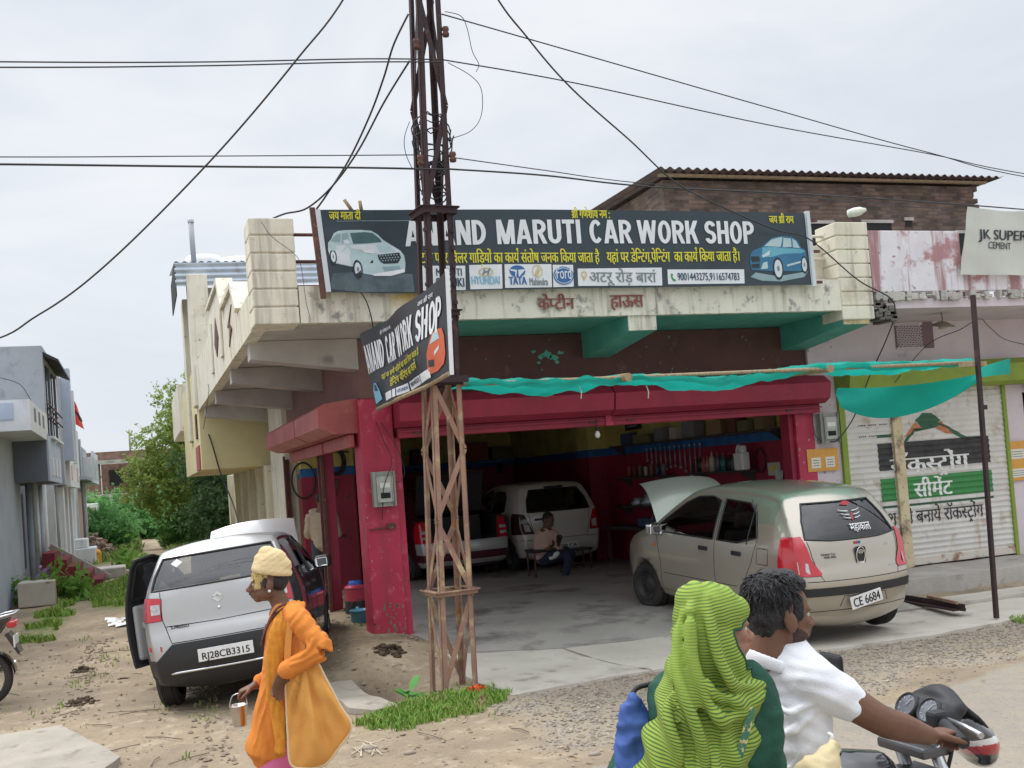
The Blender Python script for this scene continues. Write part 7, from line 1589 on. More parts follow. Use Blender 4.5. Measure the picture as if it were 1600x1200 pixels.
glassp(sv, c, 'rear', [(-.61, 1.135), (-.58, 1.26), (-.51, 1.42), (.51, 1.42), (.58, 1.26), (.61, 1.135)], g_tint, 'rear_window')
glassp(sv, c, 'front', [(-.55, 1.16), (-.47, 1.44), (.47, 1.44), (.55, 1.16)], g_tint, 'windscreen')
roof = c.cut('top', [(.42, -.7), (.42, .7), (2.16, .7), (2.16, -.7)]); bm_mb(roof).build('roof', M('grey_roof_paint', (.20, .20, .205), (.16, .16, .165), 2, rough=.5, back=(.05, .05, .05)), sv, world=False)
pan = c.cut('right', [(.06, .62), (.10, 1.05), (.45, 1.50), (2.2, 1.46), (2.62, 1.08), (2.62, .62), (2.62, .36), (.95, .36)]); bm_mb(pan).build('side_panel', m_dkpanel, sv, world=False)
for sg_ in (1, -1):
 lamp(sv, c, 'rear', [(sg_*y, z) for y, z in ((.52, 1.06), (.66, 1.08), (.90, 1.08), (.90, .86), (.54, .86))], m_lred, 'tail_light', xlim=.27)
 P = [c.hit('rear', sg_*y, z) for y, z in ((.535, 1.01), (.625, 1.015), (.625, .92), (.54, .92))]; P = [h+n*.014 for h, n in P if h]
 if len(P) == 4: mb = MB(); mb.quad(*P); mb.build('reversing_lens', m_lwhite, sv, world=False)
 P = [c.hit('rear', sg_*y, z) for y, z in ((.56, .585), (.69, .59), (.69, .635), (.56, .63))]; P = [h+n*.008 for h, n in P if h]
 if len(P) == 4: mb = MB(); mb.quad(*P); mb.build('reflector', m_lred, sv, world=False)
bump = c.cut('rear', [(-.9, .2), (-.9, .50), (-.62, .50), (-.46, .635), (.46, .635), (.62, .50), (.9, .50), (.9, .2)]); bm_mb(bump, .006).build('rear_bumper', m_trim, sv, world=False)
for sd in ('left', 'right'):
 sk = c.cut(sd, [(.95, .2), (.95, .36), (2.6, .36), (2.6, .2)]); bm_mb(sk, .006).build('sill_cladding', m_trim, sv, world=False)
finish(sv, c, m_silver)
for sd in ('left', 'right'):
 for wx in (.60, 2.98):
  P = []
  for k in range(15):
   a = R(-8+196*k/14); hh, no = c.hit(sd, wx+.365*math.cos(a), .31+.365*math.sin(a))
   if hh: P.append(hh)
  mb = MB(); mb.tube(P, .026, 6); mb.build('arch_cladding', m_trim, sv, world=False)
 for pts in ([(1.5, 1.45), (1.5, .36)], [(2.56, 1.08), (2.54, .36)], [(.95, .4), (.86, .75), (.76, 1.04), (.86, 1.4)]): c.line(sd, pts, .004).build('panel_gap', m_gap, sv, world=False)
 for x in ((1.62, .92) if sd == 'right' else (.92,)):
  hh, no = c.hit(sd, x, .93); mb = MB(); mb.bbox(hh+Vector((-.085, -.018, -.02)), hh+Vector((.085, .018, .02)), .01); mb.build('door_handle', m_trim, sv, world=False)
for pts in ([(-.53, 1.12), (-.53, .86), (-.46, .645), (.46, .645), (.53, .86), (.53, 1.12)], [(-.5, .80), (0, .79), (.5, .80)]): c.line('rear', pts, .0045).build('panel_gap', m_gap, sv, world=False)
c.line('rear', [(-.5, .375), (.5, .375)], .012, .012).build('chrome_strip', m_chrome, sv, world=False)
mirror_wing(sv, c, 2.42, 'right', m_trim, 1.08)
plate(sv, c, -.02, .50, .50, .115, 'RJ28CB3315', 4)
hh, no = c.hit('rear', .0, 1.0); mb = MB()
for q in (((-.05, .012), (.0, .05), (.05, .012), (.028, -.002), (.0, .022), (-.022, .006)), ((.05, -.012), (.0, -.05), (-.05, -.012), (-.028, .002), (.0, -.022), (.022, -.006)), ((-.022, .008), (.03, -.018), (.022, -.026), (-.03, .0))): mb.prism([hh+Vector((-.002, -a, b)) for a, b in q], (-.007, 0, 0))
mb.build('boot_emblem', m_chrome, sv, world=False, fix=True); hh, no = c.hit('rear', .0, .90); mb = MB(); mb.lathe([(.016, 0), (.013, .008), (0, .009)], 12, Matrix.Translation(hh) @ Matrix.Rotation(R(-90), 4, 'Y')); mb.build('boot_lock', m_chrome, sv, world=False)
fit_word(sv, c, 'rear', 'S-PRESSO', .46, .77, .17, .026, m_gap, .02)
hh, no = c.hit('rear', .36, 1.36); mb = MB(); mb.poly([hh+no*.008+Vector((b*.45, -a, b)) for a, b in ((-.06, 0), (0, .04), (.05, .0), (-.01, -.04))]); mb.build('window_sticker', mwh, sv, world=False)
bm_mb(bonnet).map(lambda p: Matrix.Translation((2.74, 0, 1.09)) @ Matrix.Rotation(R(-66), 4, 'Y') @ Matrix.Translation((-2.74, 0, -1.09)) @ (p+Vector((0, 0, .08*(1-(p.y/.56)**2))))).build('bonnet', paint('bonnet_silver', (.58, .58, .575), .3, .4, (.55, .55, .56)), sv, world=False)
mb = MB(); mb.bbox((2.9, -.45, .35), (3.35, .45, .85), .04); mb.build('engine', m_cabin, sv, world=False)
# the open door, hinged at its front edge
hx, hy = 2.52, c.W(2.5, .7); DM = Matrix.Translation((hx, hy, 0)) @ Matrix.Rotation(R(-28), 4, 'Z') @ Matrix.Translation((-hx, -hy, 0))
dwin = c.cut('left', [(1.57, 1.04), (1.57, 1.41), (1.78, 1.44), (2.0, 1.37), (2.44, 1.07), (2.44, 1.04)], src=doorp)
sealr = rim_tube(dwin, .02); dm = bm_mb(doorp).map(lambda p: DM @ p); do = dm.build('door', m_silver, sv, world=False)
bm_mb(dwin).map(lambda p: DM @ p).build('window', glass_mat('clear_glass', (.75, .78, .78), .8), do, world=False); sealr.map(lambda p: DM @ p).build('window_frame', m_trim, do, world=False)
mb = MB(); mb.bbox((1.55, hy-.09, .40), (2.46, hy-.03, .98), .03); mb.bbox((1.62, hy-.13, .72), (2.3, hy-.08, .80), .02); mb.map(lambda p: DM @ p); mb.build('door_trim', M('door_trim_grey', (.36, .36, .36), rough=.7), do, world=False)
mb = rim_tube(doorp, .016); mb.map(lambda p: DM @ p); mb.build('door_edge', m_silver, do, world=False)
for x in (.60, 2.98):
 for y in (.65, -.65): wheel(sv, x, y, .30, .17, m_rims, 'steel')
cabin(sv, c, 2.15)
sv.rotation_euler = (R(-5.0), R(2.2), R(77)); sv.location = (.70, 10.25, .06)

# ---- white hatchback and maroon saloon inside the garage
m_ivory = paint('ivory_paint', (.66, .64, .58), .1, .4, spot=((.48, .45, .38), 3, .6, .75))
prof = [(.35, .22), (.13, .25), (.04, .34), (.0, .46), (.0, .60), (.03, .70), (.07, .80), (.085, .92), (.11, 1.03), (.22, 1.24), (.34, 1.42), (.44, 1.49), (.65, 1.52), (1.1, 1.53), (1.5, 1.53), (1.9, 1.49), (2.2, 1.40), (2.5, 1.22), (2.75, 1.06), (3.0, 1.0), (3.4, .92), (3.62, .78), (3.74, .6), (3.75, .42), (3.68, .28), (3.4, .21), (2.6, .2), (1.7, .2), (.9, .2)]
c = Car(prof, 3.76, .845, .60, .96, (.62, 3.01), .29, crown=(.03, .08), taper=(.13, .18))
wh = thing('hatchback_car', 'dusty white hatchback parked deep inside the dark garage', 'car', (6.98, 17.55, .235))
for sd in ('left', 'right'):
 glassp(wh, c, sd, [(1.5, 1.0), (1.5, 1.40), (1.75, 1.43), (2.05, 1.36), (2.66, 1.04), (2.66, 1.0)], g_dark, 'front_window'); glassp(wh, c, sd, [(.72, 1.07), (.8, 1.30), (.95, 1.40), (1.42, 1.41), (1.42, 1.0), (1.0, 1.0)], g_dark, 'rear_side_window')
glassp(wh, c, 'rear', [(-.60, 1.03), (-.56, 1.24), (-.46, 1.42), (.46, 1.42), (.56, 1.24), (.60, 1.03)], g_dark, 'rear_window'); glassp(wh, c, 'front', [(-.58, 1.1), (-.47, 1.42), (.47, 1.42), (.58, 1.1)], g_tint, 'windscreen')
for sg_ in (1, -1):
 lamp(wh, c, 'rear', [(sg_*y, z) for y, z in ((.66, 1.0), (.95, 1.05), (.95, .66), (.53, .66), (.57, .78))], m_lred if sg_ < 0 else M('lamp_smoked', (.05, .02, .02), rough=.15, coat=1), 'tail_light', xlim=.32)
 P = [c.hit('rear', sg_*y, z) for y, z in ((.60, .82), (.70, .84), (.68, .70), (.58, .70))]; P = [h+n*.012 for h, n in P if h]
 if len(P) == 4: mb = MB(); mb.quad(*P); mb.build('reversing_lens', m_lwhite, wh, world=False)
finish(wh, c, m_ivory)
for pts in ([(-.58, 1.0), (-.54, .75), (-.45, .56), (.45, .56), (.54, .75), (.58, 1.0)], [(-.8, .55), (-.45, .55)], [(.8, .55), (.45, .55)]): c.line('rear', pts, .005).build('panel_gap', m_gap, wh, world=False)
for sd in ('left', 'right'):
 for pts in ([(1.46, 1.4), (1.46, .3)], [(2.62, 1.0), (2.55, .3)]): c.line(sd, pts, .004).build('panel_gap', m_gap, wh, world=False)
plate(wh, c, -.02, .42, .48, .11, 'RJ 28 CA', 4)
mb = MB(); mb.box((.0, .3, .88), (.06, .48, .91)); hh, _ = c.hit('rear', .39, .9); mb = MB(); mb.bbox(hh+Vector((-.01, -.1, -.02)), hh+Vector((.01, .1, .02)), .008); mb.build('boot_badge', m_trim, wh, world=False)
hh, _ = c.hit('rear', 0, 1.45); mb = MB(); mb.bbox(hh+Vector((-.03, -.18, -.02)), hh+Vector((.03, .18, .02)), .01); mb.build('brake_lamp', m_trim, wh, world=False)
for x in (.62, 3.01):
 for y in (.72, -.72): wheel(wh, x, y, .29, .18, m_rims, 'steel')
cabin(wh, c, 2.35); wh.rotation_euler.z = R(91)

m_maroon = paint('maroon_paint', (.10, .015, .03), .2, .35); m_silver2 = paint('old_silver_paint', (.50, .51, .52), .4, .4)
prof = [(.35, .22), (.12, .25), (.03, .34), (.0, .46), (.0, .60), (.03, .72), (.06, .86), (.08, 1.0), (.14, 1.04), (.5, 1.07), (.78, 1.10), (1.0, 1.24), (1.25, 1.42), (1.45, 1.49), (1.8, 1.52), (2.2, 1.51), (2.5, 1.45), (2.8, 1.26), (3.1, 1.08), (3.5, 1.0), (3.9, .9), (4.15, .75), (4.2, .5), (4.15, .3), (3.9, .22), (3, .2), (1.9, .2), (.9, .2)]
c = Car(prof, 4.22, .85, .6, 1.0, (.85, 3.4), .30, crown=(.03, .05), taper=(.08, .16))
sa = thing('saloon_car', 'maroon and silver saloon with open boot behind the lattice pole in the garage', 'car', (5.20, 17.55, .235))
for sd in ('left', 'right'):
 glassp(sa, c, sd, [(2.05, 1.04), (2.05, 1.42), (2.4, 1.42), (2.95, 1.08), (2.95, 1.04)], g_dark, 'front_window'); glassp(sa, c, sd, [(1.1, 1.08), (1.3, 1.36), (1.5, 1.42), (1.98, 1.43), (1.98, 1.04), (1.15, 1.04)], g_dark, 'rear_side_window')
hole = c.cut('rear', [(-.56, .66), (-.62, 1.12), (.62, 1.12), (.56, .66)]); lid = c.cut('top', [(.02, -.62), (.02, .62), (.85, .62), (.85, -.62)])
HM = Matrix.Translation((.85, 0, 1.1)) @ Matrix.Rotation(R(75), 4, 'Y') @ Matrix.Translation((-.85, 0, -1.1))
lo_ = bm_mb(lid).map(lambda p: HM @ p).build('boot_lid', m_maroon, sa, world=False); bm_mb(hole).map(lambda p: HM @ p).build('boot_panel', m_maroon, lo_, world=False)
glassp(sa, c, 'rear', [(-.6, 1.16), (-.5, 1.42), (.5, 1.42), (.6, 1.16)], g_dark, 'rear_window')
for sg_ in (1, -1):
 lamp(sa, c, 'rear', [(sg_*y, z) for y, z in ((.62, 1.02), (.95, 1.02), (.95, .66), (.59, .66))], m_lred, 'tail_light')
 for z in (.72, .82):
  P = [c.hit('rear', sg_*y, z+d) for y, d in ((.64, 0), (.76, 0), (.76, .05), (.64, .05))]; P = [h+n*.012 for h, n in P if h]
  if len(P) == 4: mb = MB(); mb.quad(*P); mb.build('reversing_lens', m_lwhite, sa, world=False)
b1 = c.cut('rear', [(-.95, .47), (-.95, .66), (.95, .66), (.95, .47)]); bm_mb(b1, .012).build('bumper_bar', m_silver2, sa, world=False)
b2 = c.cut('rear', [(-.95, .26), (-.95, .34), (.95, .34), (.95, .26)]); bm_mb(b2, .006).build('bumper_lip', m_silver2, sa, world=False)
finish(sa, c, m_maroon)
mb = MB(); mb.box((.12, -.6, .55), (.9, .6, .57)); mb.box((.9, -.6, .55), (.93, .6, 1.05)); mb.build('boot_lining', m_cabin, sa, world=False)
for x in (.85, 3.4):
 for y in (.72, -.72): wheel(sa, x, y, .30, .18, m_rims, 'steel')
sa.rotation_euler.z = R(92)
# -- people: one continuous body each (lofts fused by voxel remesh), clothes as children
def Q(px, py, k): return Vector((0, 0, CAM_H))+ray(px, py)*k
def unit(v): return Vector(v).normalized()
class Blob:
 def __init__(s): s.mb = MB()
 def ell(s, c, r, A=None, n=16):
  bm = bmesh.new(); bmesh.ops.create_uvsphere(bm, u_segments=n, v_segments=n//2+2, radius=1)
  A = A or Matrix.Identity(3); c = Vector(c)
  for v in bm.verts: v.co = c+A @ Vector((v.co.x*r[0], v.co.y*r[1], v.co.z*r[2]))
  s.mb.frombm(bm, True); bm.free(); return s
 def limb(s, pts, rs, side=None, n=14, sub=4):
  """loft with round or elliptical (a along side, b across) sections and rounded ends"""
  P = catmull(pts, sub); m = len(pts); RR = []
  for i in range(len(P)):
   t = min(i/sub, m-1-1e-6); k = int(t); f = t-k; f = f*f*(3-2*f); g = lambda q: (q, q) if not isinstance(q, (tuple, list)) else q
   a0, a1 = g(rs[k]), g(rs[min(k+1, m-1)]); RR.append((a0[0]+(a1[0]-a0[0])*f, a0[1]+(a1[1]-a0[1])*f))
  ext0 = (P[0]-P[1]).normalized()*min(RR[0])*.6; ext1 = (P[-1]-P[-2]).normalized()*min(RR[-1])*.6
  P = [P[0]+ext0]+P+[P[-1]+ext1]; RR = [(RR[0][0]*.55, RR[0][1]*.55)]+RR+[(RR[-1][0]*.55, RR[-1][1]*.55)]
  vs = []; fs = []
  for i, p in enumerate(P):
   t = (P[min(i+1, len(P)-1)]-P[max(i-1, 0)]).normalized(); sd = Vector(side) if side is not None else (Vector((0, 0, 1)) if abs(t.z) < .8 else Vector((1, 0, 0)))
   a = (sd-t*sd.dot(t)).normalized(); b = t.cross(a)
   for k in range(n): an = 2*math.pi*k/n; vs.append(p+a*math.cos(an)*RR[i][0]+b*math.sin(an)*RR[i][1])
  for i in range(len(P)-1):
   for k in range(n): fs.append((i*n+k, i*n+(k+1) % n, (i+1)*n+(k+1) % n, (i+1)*n+k))
  fs += [tuple(range(n))[::-1], tuple((len(P)-1)*n+k for k in range(n))]
  s.mb.add(vs, fs, True); return s
 def bm(s, voxel=.007, smooth=4, fold=None):
  me = bpy.data.meshes.new('b'); me.from_pydata(s.mb.v, [], s.mb.f); b = bmesh.new(); b.from_mesh(me); bmesh.ops.recalc_face_normals(b, faces=b.faces); b.to_mesh(me); b.free()
  o = bpy.data.objects.new('b', me); COL.objects.link(o)
  r = o.modifiers.new('r', 'REMESH'); r.mode = 'VOXEL'; r.voxel_size = voxel; r.use_smooth_shade = True
  q = o.modifiers.new('s', 'SMOOTH'); q.factor = .5; q.iterations = smooth
  e = o.evaluated_get(bpy.context.evaluated_depsgraph_get()); b = bmesh.new(); b.from_mesh(e.to_mesh()); e.to_mesh_clear(); bpy.data.objects.remove(o); b.normal_update()
  if fold:
   d = [(v, v.normal*fold(v.co)) for v in b.verts]
   for v, x in d: v.co += x
   b.normal_update()
  for f in b.faces: f.smooth = True
  return b
def bm_build(b, name, mats, parent, matfn=None):
 me = bpy.data.meshes.new(name); off = wloc(parent); bmesh.ops.translate(b, verts=b.verts, vec=-off)
 if matfn:
  for f in b.faces: f.material_index = matfn(f.calc_center_median()+off)
 b.to_mesh(me); b.free()
 for m in (mats if isinstance(mats, list) else [mats]): me.materials.append(m)
 o = bpy.data.objects.new(name, me); COL.objects.link(o); o.parent = parent; return o
def skinm(key, c): return M(key, c, tuple(v*.82 for v in c), 14, rough=.5, spec=.35, bump=.06, bscale=90)
class Head:
 def __init__(s, O, f, u=(0, 0, 1), k=1.): s.O = Vector(O); s.u = unit(u); s.f = unit(Vector(f)-s.u*Vector(f).dot(s.u)); s.s = s.u.cross(s.f); s.k = k; s.A = Matrix((s.f, s.s, s.u)).transposed()
 def p(s, x, y, z): return s.O+(s.f*x+s.s*y+s.u*z)*s.k
 def loc(s, w_): d = (Vector(w_)-s.O)/s.k; return Vector((d.dot(s.f), d.dot(s.s), d.dot(s.u)))
 def add(s, b, beard=0.):
  E = lambda c, r, A=None: b.ell(s.p(*c), [q*s.k for q in r], s.A if A is None else s.A @ A)
  E((-.008, 0, .135), (.098, .076, .09)); E((.03, 0, .075), (.062, .060, .078)); E((.02, 0, .125), (.075, .068, .075)); E((.066, 0, .018), (.028, .030, .022))
  for y in (1, -1):
   E((.022, y*.044, .04), (.050, .018, .030)); E((.062, y*.036, .078), (.026, .022, .02)); E((.080, y*.028, .113), (.014, .024, .009)); E((.105, y*.012, .062), (.012, .009, .009))
   E((-.012, y*.079, .085), (.022, .009, .034), Matrix.Rotation(y*R(18), 3, 'Z') @ Matrix.Rotation(R(-12), 3, 'Y')); E((-.002, y*.074, .062), (.010, .008, .012))
  b.limb([s.p(.082, 0, .112), s.p(.100, 0, .086), s.p(.119, 0, .066)], [.010*s.k, .012*s.k, .014*s.k]); E((.098, 0, .044), (.012, .024, .007)); E((.095, 0, .031), (.012, .020, .008)); E((.083, 0, .036), (.02, .026, .02))
  if beard: E((.045, 0, .02), (.05+beard, .052+beard, .035+beard))
 def eyes(s, parent):
  for y in (1, -1):
   b = MB(); bm_ = bmesh.new(); bmesh.ops.create_uvsphere(bm_, u_segments=14, v_segments=10, radius=.0125*s.k); bmesh.ops.translate(bm_, verts=bm_.verts, vec=s.p(.0755, y*.030, .098)); b.frombm(bm_, True); bm_.free(); e = b.build('eye', M('eye_white', (.55, .50, .46), rough=.2), parent)
   b = MB(); bm_ = bmesh.new(); bmesh.ops.create_uvsphere(bm_, u_segments=12, v_segments=8, radius=.0068*s.k); bmesh.ops.translate(bm_, verts=bm_.verts, vec=s.p(.0825, y*.031, .098)); b.frombm(bm_, True); bm_.free(); b.build('iris', M('eye_dark', (.012, .008, .006), rough=.1), e)
def drape(u, lam, amp, seed=0, warp=1.2, ws=4.):
 """soft pleats running across direction u, bent by noise"""
 u = Vector(u)
 def f(p): v = math.sin(6.283*(p.dot(u))/lam+warp*3*noise.noise(p*ws+Vector((seed, 0, 0)))); return amp*(v*.6+.4*v*abs(v))*(.55+.45*noise.noise(p*3+Vector((0, seed, 0))))
 return f
def hand(b, w_, d, pn, curl=(25, 30, 25), spread=6, side=1, k=1., thumb=40, grip=False):
 """palm, four unequal fingers and a thumb; d wrist->knuckles, pn palm normal (towards the curl), side=+1 puts the thumb on d x pn"""
 d = unit(d); pn = unit(Vector(pn)-d*Vector(pn).dot(d)); s = d.cross(pn)*side
 b.limb([w_, w_+d*.03*k, w_+d*.085*k], [(.026*k, .019*k), (.036*k, .018*k), (.038*k, .014*k)], side=s)
 for i, (ofs, ln) in enumerate(((.030, .072), (.010, .082), (-.010, .076), (-.028, .060))):
  p = w_+d*.085*k+s*ofs*k; a = 0; pts = [p-d*.015*k, p]; dd = (d+s*math.tan(R(spread*(1.5-i)/1.5*.6))).normalized()
  for j, (fr, cu) in enumerate(zip((.45, .32, .25), curl)):
   a += cu*(1+.08*i); q = dd*math.cos(R(a))+pn*math.sin(R(a)); p = p+q*ln*fr*k; pts.append(p)
  b.limb(pts, [.0095*k, .0095*k, .0088*k, .008*k, .0068*k], n=8, sub=3)
 p = w_+d*.025*k+s*.030*k; pts = [p]
 for j, (ln, an) in enumerate(((.035, 48), (.030, 30), (.024, 14))): q = (d*math.cos(R(an))+s*math.sin(R(an))*(.9)+pn*math.sin(R(thumb))*.6).normalized(); p = p+q*ln*k; pts.append(p)
 b.limb(pts, [.014*k, .0115*k, .0098*k, .0078*k], n=8, sub=3)
def folds(scale=(7, 7, 3), amp=.008, seed=0, ridge=True):
 def f(p):
  v = noise.fractal(Vector((p.x*scale[0]+seed, p.y*scale[1], p.z*scale[2])), 1, 2, 3)
  return amp*((1-2.4*abs(v)) if ridge else v)
 return f

# -- the orange clad wanderer
KS = 6.0
def q(px, py, d=0.): return Q(px, py, KS+d)
fwd = unit(Vector((-CR.x, -CR.y, 0))*.985+Vector((-CF.x, -CF.y, 0))*.10); tow = unit(Vector((-CF.x, -CF.y, 0)))
base = q(440, 1100); base.z = 0
sd_ = thing('person', 'man in orange robe and cream turban walking left with shoulder bag and steel pail', 'person', base)
H = Head(q(426, 938, .02)-Vector((0, 0, .0)), fwd, Vector((0, 0, 1))+fwd*.05, 1.05)
H.O = q(404.5, 940, .02)-(H.f*.066)*1.06
b = Blob(); H.add(b)
neck = q(441, 953, .02); chest = q(446, 1010, .03); pel = q(450, 1110, .04)
b.limb([H.p(-.02, 0, .05), H.p(-.045, 0, -.03), neck], [.052, .052, .065]); b.limb([neck, chest, pel], [(.12, .07), (.15, .10), (.15, .11)], side=tow)
ls, le, lw = q(466, 968, -.17), q(505, 1013, -.26), q(443, 1050, -.25); rs, re, rw = q(440, 970, .2), q(436, 1040, .28), q(398, 1071, .12)
b.limb([ls, le, lw], [.052, .042, .026]); b.limb([rs, re, rw], [.052, .042, .026])
hand(b, lw, q(431, 1082, -.24)-lw, fwd*-.2+tow*.5+Vector((.1, 0, -.2)), (18, 28, 22), 7, -1, 1.02, 20); hand(b, rw, q(380, 1079, .1)-rw, Vector((0, 0, -1)), (45, 70, 40), 4, 1, 1.0, 30)
legs = []
for s_, kx, ax in ((-1, 432, 418), (1, 462, 478)):
 hp_ = pel+tow*.09*-s_; kn = q(kx, 1205, .04+.09*s_); an = q(ax, 1306, .04+.09*s_); legs.append((hp_, kn, an)); b.limb([hp_, kn, an], [.085, .058, .04]); b.limb([an, an+fwd*.10+Vector((0, 0, -.045)), an+fwd*.19+Vector((0, 0, -.055))], [.04, .038, .028])
m_skS = skinm('deep_brown_skin', (.175, .085, .052)); m_fp = M('yellow_face_paint', (.55, .42, .16), (.45, .33, .12), 40, rough=.8); m_fr = M('red_face_mark', (.30, .03, .03), rough=.8); m_lip = M('dark_lip', (.10, .035, .028), rough=.5)
def sm(p):
 l = H.loc(p)
 if l.x > .0 and .108 < l.z < .165 and abs(l.y) < .085:
  if abs(l.y) < .012 and l.z > .112: return 2
  if noise.noise(p*60) > -.25 and not (l.z < .118 and l.x > .07): return 1
 if .04 < l.x < .075 and .07 < l.z < .11 and abs(l.y) > .045: return 1
 if l.x > .096 and .026 < l.z < .048 and abs(l.y) < .026: return 3
 return 0
bm_build(b.bm(.0062, 3), 'body', [m_skS, m_fp, m_fr, m_lip], sd_, sm); H.eyes(sd_)
m_hair = M('black_hair', (.012, .011, .012), (.03, .027, .026), 30, rough=.6, bump=.4, bscale=60, stretch=(3, 3, 1))
b = Blob(); b.ell(H.p(-.045, 0, .105), (.062, .080, .07), H.A); b.ell(H.p(.012, .071, .10), (.02, .012, .03), H.A); b.ell(H.p(.012, -.071, .10), (.02, .012, .03), H.A); bm_build(b.bm(.008, 2, lambda p: .004*fbm(p*50, 2)), 'hair', m_hair, sd_)
b = MB(); b.tube([H.p(.108, y*.001, .0525-abs(y)*.0004) for y in range(-22, 23, 4)], [.0032, .0045, .005, .0055, .0055, .0055, .0055, .0055, .005, .0045, .0032, .003][:len(range(-22, 23, 4))], 6); b.build('moustache', m_hair, sd_)
b = Blob(); b.ell(H.p(-.018, 0, .200), (.099, .091, .080), H.A @ Matrix.Rotation(R(14), 3, 'Y')); b.ell(H.p(-.005, 0, .255), (.05, .055, .04), H.A); b.ell(H.p(-.065, 0, .175), (.068, .078, .058), H.A); b.ell(H.p(.01, 0, .225), (.062, .066, .042), H.A)
for i in range(3):
 t = i/2; b.limb([H.p((.098-.012*t)*math.cos(a)-.02, (.093-.010*t)*math.sin(a), .165+.035*t+(.014-.006*i)*math.cos(a+.4*i)-.01*(1-math.cos(a))) for a in np.linspace(0, 6.283, 16)], [(.020, .010)]*16, side=H.u, n=8, sub=2)
tw = drape(unit(H.u+H.f*.45+H.s*.15), .026, .0016, 3, .4)
bm_build(b.bm(.006, 6, tw), 'turban', M('cream_turban_cloth', (.70, .55, .31), (.63, .47, .25), 9, rough=.9, bump=.3, bscale=80), sd_)
m_kurta = M('saffron_cloth', (.72, .245, .035), (.62, .19, .028), 4, rough=.9, bump=.2, bscale=140); m_kd = M('amber_scarf_cloth', (.70, .29, .03), (.60, .22, .025), 30, rough=.9, bump=.25, bscale=90)
b = Blob(); hem = q(424, 1172, .02)
b.limb([q(443, 955, .03), q(446, 985, .02), q(444, 1050, .03), q(436, 1110, .02), hem], [(.15, .07), (.18, .105), (.17, .118), (.165, .135), (.17, .145)], side=tow, n=24)
b.limb([q(458, 955, -.08), ls, ls.lerp(le, .6), le, le.lerp(lw, .5), lw+(le-lw)*.04], [.066, .068, .060, .056, .050, .043]); b.limb([q(440, 958, .1), rs, re, rw+(re-rw)*.15], [.06, .065, .055, .042])
[b.limb([q(*t) for t in st_], [.007, .013, .009], n=10) for st_ in (((436, 1010, -.12), (420, 1090, -.13), (398, 1166, -.12)), ((425, 1040, -.11), (408, 1100, -.10), (392, 1168, -.07)), ((484, 975, -.22), (490, 1000, -.29), (478, 1026, -.30)), ((470, 985, -.22), (482, 1012, -.29), (462, 1036, -.29)))]
kf = drape(unit(fwd+tow*.5), .055, .008, 1, 1.4, 3.5); kf2 = drape(unit(Vector((0, 0, 1))+fwd*.8), .060, .0042, 5, 2.6, 9)
def kfold(p):
 near = min((p-le).length, (p-lw).length, (p-ls).length); k = sstep(.28, .14, near); return kf2(p)*(.25+1.0*k)+kf(p)*(1-.8*k)*sstep(1.35, .8, p.z)
bm_build(b.bm(.0065, 2, kfold), 'robe', m_kurta, sd_)
b = Blob(); b.limb([lw+(le-lw)*.03, lw+(le-lw)*.20], [.051, .054]); bm_build(b.bm(.008, 2), 'cuff', m_kurta, sd_)
# scarf over the near shoulder and down the chest
b = Blob(); b.limb([q(455, 947, .1), q(462, 946, -.06), q(441, 975, -.15), q(428, 1030, -.175), q(428, 1080, -.18), q(436, 1130, -.19), q(438, 1176, -.20)], [(.05, .02), (.055, .02), (.055, .018), (.05, .018), (.045, .016), (.035, .015), (.03, .013)], side=fwd, n=18); bm_build(b.bm(.007, 2, drape(fwd, .031, .0045, 7, 2.2, 6)), 'scarf', m_kd, sd_)
b = MB(); rnd = random.Random(4)
for i in range(26): p = q(430+i*.6, 1166+rnd.random()*6, -.2); b.tube([p, p+Vector((rnd.uniform(-.008, .008), 0, -.045))], .0028, 4)
b.build('fringe', m_kd, sd_)
bd = MB(); loop = catmull([q(447, 948, .08), q(446, 950, -.08), q(428, 962, -.13), q(414, 990, -.08), q(409, 1008, .0), q(414, 985, .1)], 14)
for i in range(0, len(loop), 1):
 bm_ = bmesh.new(); bmesh.ops.create_icosphere(bm_, subdivisions=1, radius=.0095); bmesh.ops.translate(bm_, verts=bm_.verts, vec=loop[i]); bd.frombm(bm_, True); bm_.free()
for dz in (.0,):
 for i in range(0, len(loop)):
  bm_ = bmesh.new(); bmesh.ops.create_icosphere(bm_, subdivisions=1, radius=.0085); bmesh.ops.translate(bm_, verts=bm_.verts, vec=loop[i]+fwd*-.012+Vector((0, 0, .03))+tow*.01); bd.frombm(bm_, True); bm_.free()
bd.build('bead_necklace', M('rudraksha_brown', (.09, .03, .02), (.14, .05, .03), 60, rough=.6), sd_)
b = MB(); bm_ = bmesh.new(); bmesh.ops.create_icosphere(bm_, subdivisions=2, radius=.009); bmesh.ops.translate(bm_, verts=bm_.verts, vec=H.p(-.006, .083, .056)); b.frombm(bm_, True); bm_.free(); b.build('ear_stud', m_white, sd_)
b = Blob()
for hp_, kn, an in legs: b.limb([hp_, hp_.lerp(kn, .5), kn, an+Vector((0, 0, .05))], [.07, .078, .09, .075])
bm_build(b.bm(.01, 3, folds((6, 6, 2), .01, 4)), 'trousers', M('pink_cloth', (.68, .16, .33), (.60, .13, .28), 5, rough=.9), sd_)
